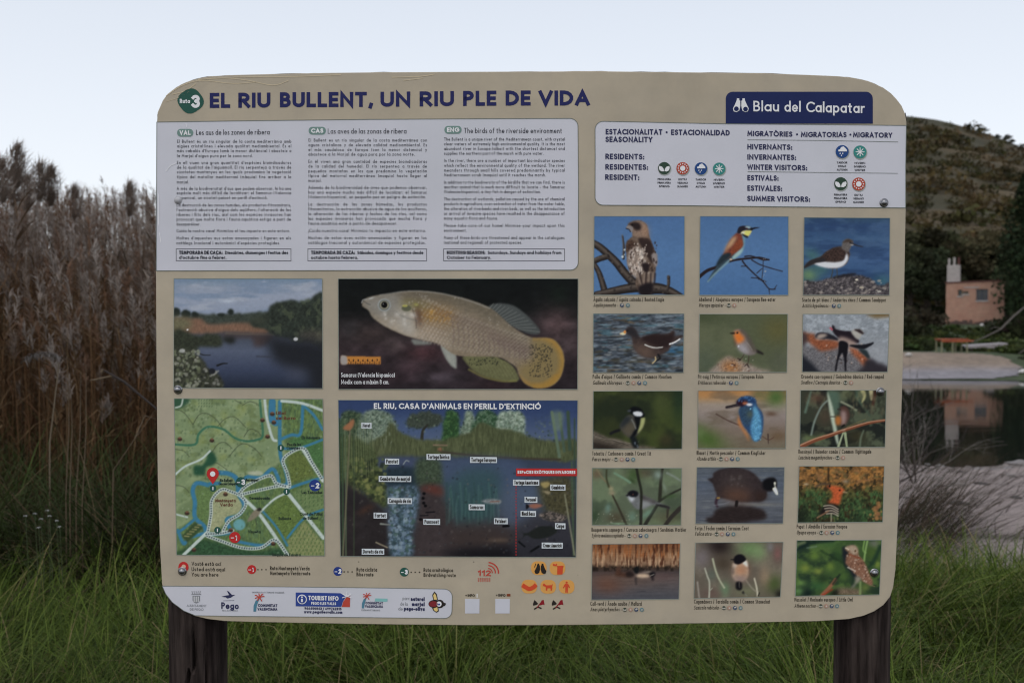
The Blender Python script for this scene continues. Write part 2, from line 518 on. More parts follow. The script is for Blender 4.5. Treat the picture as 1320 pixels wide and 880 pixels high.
for ch, (b_, k_) in ACC.items():
    wd, st = GL[b_]
    top = (1.12 if b_.isupper() else XH + .16); c_ = wd / 2
    if k_ == '/': ex = [[(c_ - .04, top), (c_ + .1, top + .16)]]
    elif k_ == '\\': ex = [[(c_ + .04, top), (c_ - .1, top + .16)]]
    elif k_ == '"': ex = [[(c_ - .13, top + .06), (c_ - .13, top + .08)], [(c_ + .13, top + .06), (c_ + .13, top + .08)]]
    elif k_ == '~': ex = [[(c_ - .16, top + .02), (c_ - .05, top + .09), (c_ + .05, top + .03), (c_ + .16, top + .1)]]
    else: ex = [[(c_ + .02, 0), (c_ - .04, -.22)]]
    GL[ch] = (wd, st + ex)

def ribbon(pts, wd, cap=True):
    """outline quads of a polyline of the given width; returns (verts, quads)"""
    P = [np.array(p, float) for p in pts]
    Q = [P[0]]
    for p in P[1:]:
        if np.hypot(*(p - Q[-1])) > 1e-4: Q.append(p)
    P = Q
    closed = len(P) > 3 and np.hypot(*(P[0] - P[-1])) < 1e-3
    if len(P) < 2: P.append(P[0] + [0, 0.01])
    if closed: P = P[:-1]
    n = len(P); h = wd / 2
    if cap and not closed:
        d = P[0] - P[1]; P[0] = P[0] + d / (np.hypot(*d) + 1e-9) * h
        d = P[-1] - P[-2]; P[-1] = P[-1] + d / (np.hypot(*d) + 1e-9) * h
    vs = []
    for i in range(n):
        a = P[i] - P[i - 1] if (i > 0 or closed) else P[1] - P[0]
        b = P[(i + 1) % n] - P[i] if (i < n - 1 or closed) else a
        a = a / (np.hypot(*a) + 1e-9); b = b / (np.hypot(*b) + 1e-9)
        m = np.array([-(a[1] + b[1]), a[0] + b[0]]); L = np.hypot(*m)
        if L < 0.3:
            nn = np.array([-a[1], a[0]]); k = 1.0; m = nn
        else:
            m = m / L; k = 1.0 / max(0.42, m @ np.array([-a[1], a[0]]))
        vs += [P[i] + m * h * k, P[i] - m * h * k]
    fs = [(2 * i, 2 * i + 1, 2 * ((i + 1) % n) + 1, 2 * ((i + 1) % n)) for i in range(n if closed else n - 1)]
    return np.array(vs), fs

GC = {}
def glyph(ch, wt, k):
    """strokes of even weight, the letter narrowed or widened by k"""
    key = (ch, wt, k)
    if key not in GC:
        wd, st = GL.get(ch, GL['o'])
        V, Fc, H, b = [], [], [], 0
        for si, s_ in enumerate(st):
            s2 = [(x * k + wt / 2, wt / 2 + y * (1 - wt)) for x, y in s_]
            v, f = ribbon(s2, wt)
            V.append(v); Fc += [tuple(i + b for i in q) for q in f]; b += len(v); H += [si] * len(v)
        GC[key] = (wd * k + wt, np.concatenate(V), np.array(Fc), np.array(H))
    return GC[key]

class Ink:
    """flat print laid on the board: coordinates are photo pixels, lifted by layer"""
    def __init__(s): s.P = []; s.H = []; s.T = {3: [], 4: []}; s.n = 0; s.poly = []
    def _add(s, px, h):
        s.P.append(np.asarray(px, float)); s.H.append(np.zeros(len(px)) + h); b = s.n; s.n += len(px); return b
    def text(s, txt, x0, y0, x1=None, y1=None, cap=5.0, wt=0.14, sp=0.13, sx=1.0, mode='fit', h=0.0, slant=0.0, word=0.34):
        """baseline from (x0,y0) towards (x1,y1)"""
        y1 = y0 if y1 is None else y1
        N = sum(ch != ' ' for ch in txt); spaces_n = txt.count(' ')
        soft_w = sum(GL.get(ch, GL['o'])[0] for ch in txt if ch != ' ') + sp * (N - 1) + word * spaces_n
        k = sx; extra = 0.0
        if x1 is not None:
            L = (x1 - x0) / cap
            fit = (L - N * wt) / max(soft_w, 0.05)
            if mode == 'fit' or (mode == 'just' and fit < sx): k = fit
            elif mode == 'just' and spaces_n: extra = (L - (sx * soft_w + N * wt)) / spaces_n
        k = max(0.2, k); kr = max(0.2, round(k * 20) / 20)
        n = 0.0; items = []
        for ch in txt:
            if ch == ' ': n += word * k + extra; continue
            g = glyph(ch, wt, kr); items.append((g, n, (GL.get(ch, GL['o'])[0] * k + wt) / g[0])); n += g[0] * items[-1][2] + sp * k
        n -= sp * k
        if mode == 'mid' and x1 is not None: x0 = (x0 + x1) / 2 - n * cap / 2
        if mode == 'right' and x1 is not None: x0 = x1 - n * cap
        sl = 0.0 if (x1 is None or mode == 'mid') else (y1 - y0) / max(1e-6, x1 - x0)
        for (gw, V, Fc, H), gx, fx in items:
            X = (gx + V[:, 0] * fx + slant * V[:, 1]) * cap
            px = np.stack([x0 + X, y0 + X * sl - V[:, 1] * cap], 1)
            b = s._add(px, h + H * 0.00003)
            s.T[4].append(Fc + b)
        return s
    def line(s, pts, wd, h=0.0, cap=False):
        v, f = ribbon(pts, wd, cap); b = s._add(v, h); s.T[4].append(np.array(f) + b); return s
    def shape(s, pts, h=0.0):
        b = s._add(pts, h); s.poly.append([b + i for i in range(len(pts))]); return s
    def disc(s, cx, cy, rx, ry=None, h=0.0, n=24): 
        ry = ry or rx
        return s.shape([(cx + rx * math.cos(2 * math.pi * i / n), cy - ry * math.sin(2 * math.pi * i / n)) for i in range(n)], h)
    def build(s, name, m, parent, label=None):
        P = np.concatenate(s.P); H = np.concatenate(s.H)
        v = B(P[:, 0], P[:, 1], H)
        fl = []
        if s.T[4]: fl.append(np.concatenate(s.T[4]))
        for p in s.poly:
            fl.append(np.array([p]))
        me = np_mesh(name, v, fl)
        o = link(name, me, m, parent)
        if label: o['label'] = label
        return o

class Multi:
    """like Ink, but every word group becomes a mesh of its own"""
    def __init__(s, name, m, parent): s.a = (name, m, parent); s.items = []
    def _do(s, fn, *a, **k):
        i = Ink(); getattr(i, fn)(*a, **k); s.items.append(i); return s
    def text(s, *a, **k): return s._do('text', *a, **k)
    def line(s, *a, **k): return s._do('line', *a, **k)
    def shape(s, *a, **k): return s._do('shape', *a, **k)
    def flush(s):
        for i in s.items: i.build(s.a[0], s.a[1], s.a[2]())

def rrect(x0, y0, x1, y1, r, n=6, corners=(1, 1, 1, 1)):
    """rounded rectangle, corners tl tr br bl"""
    out = []
    for (cx, cy, a0, k) in ((x0 + r, y0 + r, 180, 0), (x1 - r, y0 + r, 90, 1), (x1 - r, y1 - r, 0, 2), (x0 + r, y1 - r, -90, 3)):
        if corners[k]:
            for i in range(n + 1):
                a = R(a0 - 90 * i / n); out.append((cx + r * math.cos(a), cy - r * math.sin(a)))
        else:
            out.append(((x0, x1, x1, x0)[k], (y0, y0, y1, y1)[k]))
    return out

# ------------------------------------------------------------------ photographs printed on the board, painted in code
def smooth_pts(P, closed=True, n=6):
    P = np.array(P, float); m = len(P); out = []
    rng = range(m if closed else m - 1)
    for i in rng:
        p0, p1, p2, p3 = (P[(i - 1) % m], P[i], P[(i + 1) % m], P[(i + 2) % m]) if closed else (P[max(i - 1, 0)], P[i], P[i + 1], P[min(i + 2, m - 1)])
        for k in range(n):
            t = k / n
            out.append(0.5 * ((2 * p1) + (-p0 + p2) * t + (2 * p0 - 5 * p1 + 4 * p2 - p3) * t * t + (-p0 + 3 * p1 - 3 * p2 + p3) * t ** 3))
    if not closed: out.append(P[-1])
    return np.array(out)

def blur2(a, r):
    r = float(r)
    if r < 0.3: return a
    k = int(math.ceil(r * 2)); x = np.arange(-k, k + 1); g = np.exp(-0.5 * (x / r) ** 2); g /= g.sum()
    p = np.pad(a, [(k, k), (0, 0)] + [(0, 0)] * (a.ndim - 2), mode='edge')
    a = sum(g[i] * p[i:i + a.shape[0]] for i in range(2 * k + 1))
    p = np.pad(a, [(0, 0), (k, k)] + [(0, 0)] * (a.ndim - 2), mode='edge')
    return sum(g[i] * p[:, i:i + a.shape[1]] for i in range(2 * k + 1))

class Paint:
    """canvas in photo pixels; drawing coordinates are those of an enlargement (origin ox,oy, scale sc)"""
    def __init__(s, ox, oy, sc, corners, bg, ss=2, seed=1):
        s.ox, s.oy, s.sc, s.ss = ox, oy, sc, ss
        s.cn = np.array([(x / sc + ox, y / sc + oy) for x, y in corners])
        s.x0, s.y0 = s.cn.min(0) - 1; s.x1, s.y1 = s.cn.max(0) + 1
        s.W = int((s.x1 - s.x0) * ss) + 1; s.H = int((s.y1 - s.y0) * ss) + 1
        s.im = np.zeros((s.H, s.W, 3)) + np.array(bg, float)
        s.Y, s.X = np.mgrid[0:s.H, 0:s.W].astype(float)
        s.zx = (s.X / ss + s.x0 - ox) * sc; s.zy = (s.Y / ss + s.y0 - oy) * sc    # enlargement coordinates
        s.seed = seed
    def _m(s, m, col, alpha=1.0):
        a = (m * alpha)[..., None]
        s.im = s.im * (1 - a) + np.asarray(col, float) * a
        return s
    def noise(s, sx, sy=None, seed=0, oc=4):
        sy = sy or sx
        return fbm(s.zx / sx + 100, s.zy / sy + 100, s.seed * 13 + seed, oc)
    def grad(s, stops):
        ys = [a for a, _ in stops]
        for k in range(3): s.im[..., k] = np.interp(s.zy, ys, [c[k] for _, c in stops])
        return s
    def mask(s, pts, soft=1.0, smooth=True, rough=0.0, rs=20):
        P = smooth_pts(pts) if smooth else np.array(pts, float)
        X, Y = s.zx, s.zy
        if rough: 
            X = X + (s.noise(rs, seed=7) - .5) * rough * 2; Y = Y + (s.noise(rs, seed=8) - .5) * rough * 2
        ins = np.zeros((s.H, s.W), bool)
        m = len(P)
        lo, hi = P.min(0) - rough, P.max(0) + rough
        ok = (X >= lo[0]) & (X <= hi[0]) & (Y >= lo[1]) & (Y <= hi[1])
        yy, xx = Y[ok], X[ok]; r = np.zeros(len(yy), bool)
        for i in range(m):
            x1, y1 = P[i]; x2, y2 = P[(i + 1) % m]
            if y1 == y2: continue
            c = (y1 > yy) != (y2 > yy)
            r ^= c & (xx < (x2 - x1) * (yy - y1) / (y2 - y1) + x1)
        ins[ok] = r
        return blur2(ins.astype(float), max(0.35, soft * s.ss / 2.0))
    def poly(s, pts, col, soft=1.0, smooth=True, alpha=1.0, rough=0.0, rs=20, tex=0.0, ts=12, tsy=None, col2=None, seed=0):
        m = s.mask(pts, soft, smooth, rough, rs)
        c = np.zeros((s.H, s.W, 3)) + np.asarray(col, float)
        if tex or col2 is not None:
            nz = s.noise(ts, tsy, seed=20 + seed)
            if col2 is not None:
                k = sstep(0.38, 0.62, nz)[..., None]; c = c * (1 - k) + np.asarray(col2, float) * k
            if tex: c = c * (1 + (s.noise(ts * .6, tsy and tsy * .6, seed=30 + seed)[..., None] - .5) * 2 * tex)
        return s._m(m, c, alpha)
    def line(s, pts, w, col, alpha=1.0, smooth=True, soft=0.5, w2=None):
        P = smooth_pts(pts, False, 5) if smooth and len(pts) > 2 else np.array(pts, float)
        w2 = w if w2 is None else w2
        best = np.full((s.H, s.W), 9e9); n = len(P) - 1
        lo = P.min(0) - max(w, w2) * 2 - 8; hi = P.max(0) + max(w, w2) * 2 + 8
        ok = (s.zx >= lo[0]) & (s.zx <= hi[0]) & (s.zy >= lo[1]) & (s.zy <= hi[1])
        X, Y = s.zx[ok], s.zy[ok]; bb = np.full(len(X), 9e9)
        for i in range(n):
            a, b = P[i], P[i + 1]; d = b - a; L2 = d @ d + 1e-9
            t = np.clip(((X - a[0]) * d[0] + (Y - a[1]) * d[1]) / L2, 0, 1)
            r = (w + (w2 - w) * (i + t) / n) / 2
            bb = np.minimum(bb, np.hypot(X - a[0] - t * d[0], Y - a[1] - t * d[1]) - r)
        best[ok] = bb
        px = s.sc / s.ss
        m = np.clip(0.5 - best / (px * (1 + soft)), 0, 1)
        return s._m(m, col, alpha)
    def blob(s, cx, cy, rx, ry, col, alpha=1.0, ang=0, hard=1.0):
        ca, sa = math.cos(R(ang)), math.sin(R(ang)); X = s.zx - cx; Y = s.zy - cy
        d = np.sqrt(((X * ca + Y * sa) / rx) ** 2 + ((-X * sa + Y * ca) / ry) ** 2)
        m = np.clip((1.15 - d) / 0.3, 0, 1) if hard >= 1 else np.exp(-(d ** 2) * 1.2)
        return s._m(m, col, alpha)
    def speck(s, n, box, size, cols, seed=0, alpha=0.8, mask=None, ratio=1.0, soft=False):
        rng = np.random.RandomState(seed + s.seed)
        for _ in range(n):
            cx, cy = rng.uniform(box[0], box[2]), rng.uniform(box[1], box[3]); r = size * rng.uniform(.5, 1.5)
            c = cols[rng.randint(len(cols))]
            bx = (abs(s.zx - cx) < r * 2.5 * max(1, ratio)) & (abs(s.zy - cy) < r * 2.5)
            if not bx.any(): continue
            ys_, xs_ = np.where(bx); sl = (slice(ys_.min(), ys_.max() + 1), slice(xs_.min(), xs_.max() + 1))
            d = np.sqrt(((s.zx[sl] - cx) / r / ratio) ** 2 + ((s.zy[sl] - cy) / r) ** 2)
            m = np.exp(-d * d * 1.2) if soft else np.clip((1.2 - d) / 0.6, 0, 1)
            if mask is not None: m = m * mask[sl]
            m = (m * alpha)[..., None]
            s.im[sl] = s.im[sl] * (1 - m) + np.asarray(c, float) * m
        return s
    def tex(s, amt, sx, sy=None, seed=0, mask=None):
        f = 1 + (s.noise(sx, sy, seed) - .5) * 2 * amt
        if mask is not None: f = 1 + (f - 1) * mask
        s.im = s.im * f[..., None]; return s
    def mixn(s, col, sx, sy=None, lo=.45, hi=.6, alpha=1.0, seed=0, mask=None):
        m = sstep(lo, hi, s.noise(sx, sy, seed))
        if mask is not None: m = m * mask
        return s._m(m, col, alpha)
    def blur(s, r): s.im = blur2(s.im, r * s.ss); return s
    def build(s, name, m, parent, label=None, h=0.0010, res=1.0):
        tl, tr, br, bl = s.cn
        nx = int(np.hypot(*(tr - tl)) * res) + 1; ny = int(np.hypot(*(bl - tl)) * res) + 1
        u, v = np.meshgrid(np.linspace(0, 1, nx), np.linspace(0, 1, ny))
        u, v = u[..., None], v[..., None]
        P = (tl * (1 - u) + tr * u) * (1 - v) + (bl * (1 - u) + br * u) * v
        P = P.reshape(-1, 2)
        im = blur2(s.im, 0.30 * s.ss)
        ix = np.clip((P[:, 0] - s.x0) * s.ss, 0, s.W - 1.001); iy = np.clip((P[:, 1] - s.y0) * s.ss, 0, s.H - 1.001)
        x0, y0 = ix.astype(int), iy.astype(int); fx, fy = (ix - x0)[:, None], (iy - y0)[:, None]
        c = (im[y0, x0] * (1 - fx) + im[y0, x0 + 1] * fx) * (1 - fy) + (im[y0 + 1, x0] * (1 - fx) + im[y0 + 1, x0 + 1] * fx) * fy
        col = np.clip(lin(np.clip(c, 3, 252)) / KL, 0, 0.95)
        i = np.arange((ny - 1) * (nx - 1)); r_, c_ = i // (nx - 1), i % (nx - 1); a = r_ * nx + c_
        f = np.stack([a + nx, a + nx + 1, a + 1, a], 1)
        me = np_mesh(name, B(P[:, 0], P[:, 1], h), f, col)
        o = link(name, me, m, parent)
        if label: o['label'] = label
        return o
# ------------------------------------------------------------------ the information board
board = empty('information_board', tuple(BASE))
tag(board, 'large cream information board about river birds on two round wooden posts', 'sign')

OUT = [(202, 160), (203, 145), (209.8, 129.3), (216, 121), (224.5, 114.5), (233, 109), (245, 104.2), (257, 100.8), (270, 98.6), (304, 96.6), (354, 95.5), (422, 94), (495, 93.2),
       (625, 92.5), (775, 92), (857, 93), (975, 94.3), (1041, 96.6), (1080, 98.3), (1098, 100), (1119, 104.4), (1138.6, 113), (1149, 120.5), (1156, 128), (1162.5, 136.5), (1166.6, 146), (1168.6, 157), (1167.7, 268),
       (1165.7, 380), (1164.5, 455), (1162.5, 520), (1160, 600), (1159.3, 633), (1156.4, 694), (1154.5, 734), (1151.5, 757), (1147.5, 769), (1139, 779.5), (1127.4, 787.5), (1113, 793.5), (1094, 797.6), (1054, 800.4),
       (936, 802.7), (818, 804.5), (700, 805.6), (600, 805.6), (500, 804.6), (416, 803.2), (330, 801.5), (290, 800.2), (268, 797.6), (251, 793.6), (235, 785.8), (221.4, 775.6), (213, 765), (208.8, 752.7), (206.2, 707), (203.2, 616), (201.6, 480), (201, 350), (201.4, 250)]

def outline_panel():
    P = np.array(OUT, float)
    n = len(P); c = P.mean(0)
    nrm = P - c; nrm /= np.hypot(nrm[:, 0], nrm[:, 1])[:, None]
    rings = [(P - nrm * 0.9, 0.0), (P, -0.0012), (P, -0.0036), (P - nrm * 1.2, -0.0038)]
    v = np.concatenate([B(p[:, 0], p[:, 1], h) for p, h in rings])
    f4 = []
    for r in range(3):
        for i in range(n):
            j = (i + 1) % n
            f4.append((r * n + i, (r + 1) * n + i, (r + 1) * n + j, r * n + j))
    back = [list(range(3 * n, 4 * n))]; front = [list(range(n))[::-1]]
    return np_mesh('panel', v, [np.array(f4), np.array(front), np.array(back)])

def backing_mesh():
    P = np.array(OUT, float); Q = smooth_pts(P, True, 8); c = P.mean(0)
    nrm = Q - c; nrm /= np.hypot(nrm[:, 0], nrm[:, 1])[:, None]
    e = 0.05 + 1.5 * np.clip(fbm(Q[:, 0] * .035, Q[:, 1] * .035, 12, 5) - .42, 0, 1) * 2
    Q = Q + nrm * e[:, None]; n = len(Q)
    v = np.concatenate([B(Q[:, 0], Q[:, 1], h) for h in (-.0040, -.0130)])
    i = np.arange(n); j = (i + 1) % n
    return np_mesh('backing_board', v, [np.stack([i, i + n, j + n, j], 1), np.arange(n)[::-1][None], np.arange(n, 2 * n)[None]])

def panel_material():
    m = mat('cream_printed_panel', ink(153, 143, 127), 0.5, var=0.045, scale=7, bump=0.12, bscale=60, col2=ink(147, 138, 124), spec=0.25, dist=0.001)
    n, l = m.node_tree.nodes, m.node_tree.links
    p = n['Principled BSDF']
    src = p.inputs['Base Color'].links[0].from_socket
    tc = n.new('ShaderNodeTexCoord')
    vo = n.new('ShaderNodeTexVoronoi'); vo.inputs['Scale'].default_value = 13.0
    l.new(tc.outputs['Object'], vo.inputs['Vector'])
    # small specks of dirt
    mr = n.new('ShaderNodeMapRange'); mr.inputs[1].default_value = 0.016; mr.inputs[2].default_value = 0.030; mr.inputs[3].default_value = 0.55; mr.inputs[4].default_value = 1.0
    l.new(vo.outputs['Distance'], mr.inputs[0])
    nz = n.new('ShaderNodeTexNoise'); nz.inputs['Scale'].default_value = 2.2; nz.inputs['Detail'].default_value = 10; nz.inputs['Roughness'].default_value = 0.7
    l.new(tc.outputs['Object'], nz.inputs['Vector'])
    mr2 = n.new('ShaderNodeMapRange'); mr2.inputs[1].default_value = 0.3; mr2.inputs[2].default_value = 0.7; mr2.inputs[3].default_value = 0.90; mr2.inputs[4].default_value = 1.08
    l.new(nz.outputs[0], mr2.inputs[0])
    mu = n.new('ShaderNodeMath'); mu.operation = 'MULTIPLY'
    l.new(mr.outputs[0], mu.inputs[0]); l.new(mr2.outputs[0], mu.inputs[1])
    sc = n.new('ShaderNodeVectorMath'); sc.operation = 'SCALE'
    l.new(src, sc.inputs[0]); l.new(mu.outputs[0], sc.inputs['Scale'])
    l.new(sc.outputs[0], p.inputs['Base Color'])
    return m
link('backing_board', backing_mesh(), mat('dark_chipped_board_edge', (.035, .026, .022), .9, var=.5, scale=60), board)
panel_ = link('panel', outline_panel(), panel_material(), board)
panel = board

def pm(name, *c, rough=0.5, var=0.03):
    return mat(name, ink(*c), rough, var=var, scale=30, spec=0.12)
NAVY = pm('navy_ink', 33, 36, 78)
NAVY2 = pm('dark_navy_ink', 44, 46, 74)
BODY = pm('dark_grey_ink', 22, 24, 36)
BLACK = pm('black_ink', 38, 34, 32)
CAPI = pm('brown_black_ink', 20, 17, 14)
WHITE = mat('white_printed_field', ink(175, 175, 185), 0.45, var=0.025, scale=4, spec=0.2, col2=ink(171, 172, 181))
WHITEI = pm('white_ink', 205, 206, 214)
EDGE = pm('grey_green_rule_ink', 92, 98, 94)
BANNER = pm('navy_banner_ink', 28, 36, 74)
TEAL = pm('grey_green_badge_ink', 98, 122, 118)
GREEN = pm('dark_green_badge_ink', 38, 74, 66)
RED = pm('red_ink', 160, 42, 42)
BLUE = pm('blue_ink', 36, 52, 112)
BLUE2 = pm('info_blue_ink', 44, 62, 124)
ORANGE = pm('ochre_orange_ink', 186, 136, 74)
ORED = pm('orange_red_ink', 176, 66, 42)
BRICK = pm('brick_red_ink', 158, 64, 54)
AQUA = pm('pale_turquoise_ink', 112, 160, 160)
SKYB = pm('grey_blue_ink', 70, 110, 130)
GREYI = pm('grey_ink', 116, 118, 124)
ICG = pm('icon_green_ink', 44, 62, 52)
ICR = pm('icon_red_ink', 150, 62, 48)
ICB = pm('icon_blue_ink', 34, 62, 112)
ICT = pm('icon_teal_ink', 52, 116, 112)
L1, L2, L3, L4 = 0.0006, 0.0012, 0.0018, 0.0024

# title and route badge
k = Ink()
for t, x0, x1, ya, yb in (('EL', 270.5, 296.8, 139.4, 139.3), ('RIU', 307.3, 348.6, 139.2, 139), ('BULLENT,', 360.9, 480.6, 138.6, 138), ('UN', 490.5, 528.9, 138, 137.6),
                          ('RIU', 540.9, 585.2, 137.5, 137), ('PLE', 597, 639.8, 136.8, 136.5), ('DE', 651.8, 684, 136.4, 136.3), ('VIDA', 694.3, 760.2, 136.3, 136.3)):
    k.text(t, x0, ya, x1, yb, cap=19.4, wt=0.235, sp=0.12, h=L1)
k.build('title_lettering', NAVY, panel, 'large navy capital title lettering along the top')
k = Ink()
pts = []
for i in range(28):
    a = 2 * math.pi * i / 28; rr = 1 + 0.05 * math.cos(4 * a + 0.6)
    pts.append((245.8 + 16.4 * rr * math.cos(a), 130.4 - 15.6 * rr * math.sin(a)))
k.shape(pts, L1)
badge = k.build('route_badge', GREEN, panel, 'dark green round badge reading Ruta 3')
k = Ink(); k.text('3', 247.4, 139.5, 258, 139.5, cap=16.8, wt=0.24, h=L2); k.text('Ruta', 232, 133.4, 245.2, 133.4, cap=5.6, wt=0.2, h=L2)
k.build('badge_lettering', WHITEI, badge)

# binocular emblem and place name
k = Ink(); k.shape(rrect(935.5, 118.5, 1125, 159.6, 9, corners=(1, 1, 0, 0)), L1)
banner = k.build('place_name_banner', BANNER, panel, 'navy banner with a pair of white binoculars and a white place name')
k = Ink(); k.text('Blau', 971, 143.9, 1004, 144.1, cap=13.6, wt=0.15, h=L2); k.text('del', 1011, 144.4, 1032, 144.6, cap=13.6, wt=0.15, h=L2)
k.text('Calapatar', 1039, 144.9, 1114.5, 146.2, cap=13.6, wt=0.15, h=L2)
k.build('banner_lettering', WHITEI, banner)
def binoculars(k, cx, cy, s, h):
    for sg in (-1, 1):
        k.shape([(cx + sg * a * s, cy + b * s) for a, b in ((.06, .1), (.08, -.55), (.2, -.6), (.2, -.85), (.5, -.85), (.52, -.6), (.78, .0), (1.0, .42), (.9, .8), (.55, .9), (.2, .7), (.12, .4))], h + 0.00002 * (sg + 1))
k = Ink(); binoculars(k, 954.8, 135.8, 10.2, L2)
bino = k.build('binoculars_emblem', WHITEI, banner)
k = Ink(); k.disc(949, 140.6, 3.0, h=L3); k.disc(960.8, 141, 3.0, h=L3); k.build('emblem_lenses', BANNER, banner)

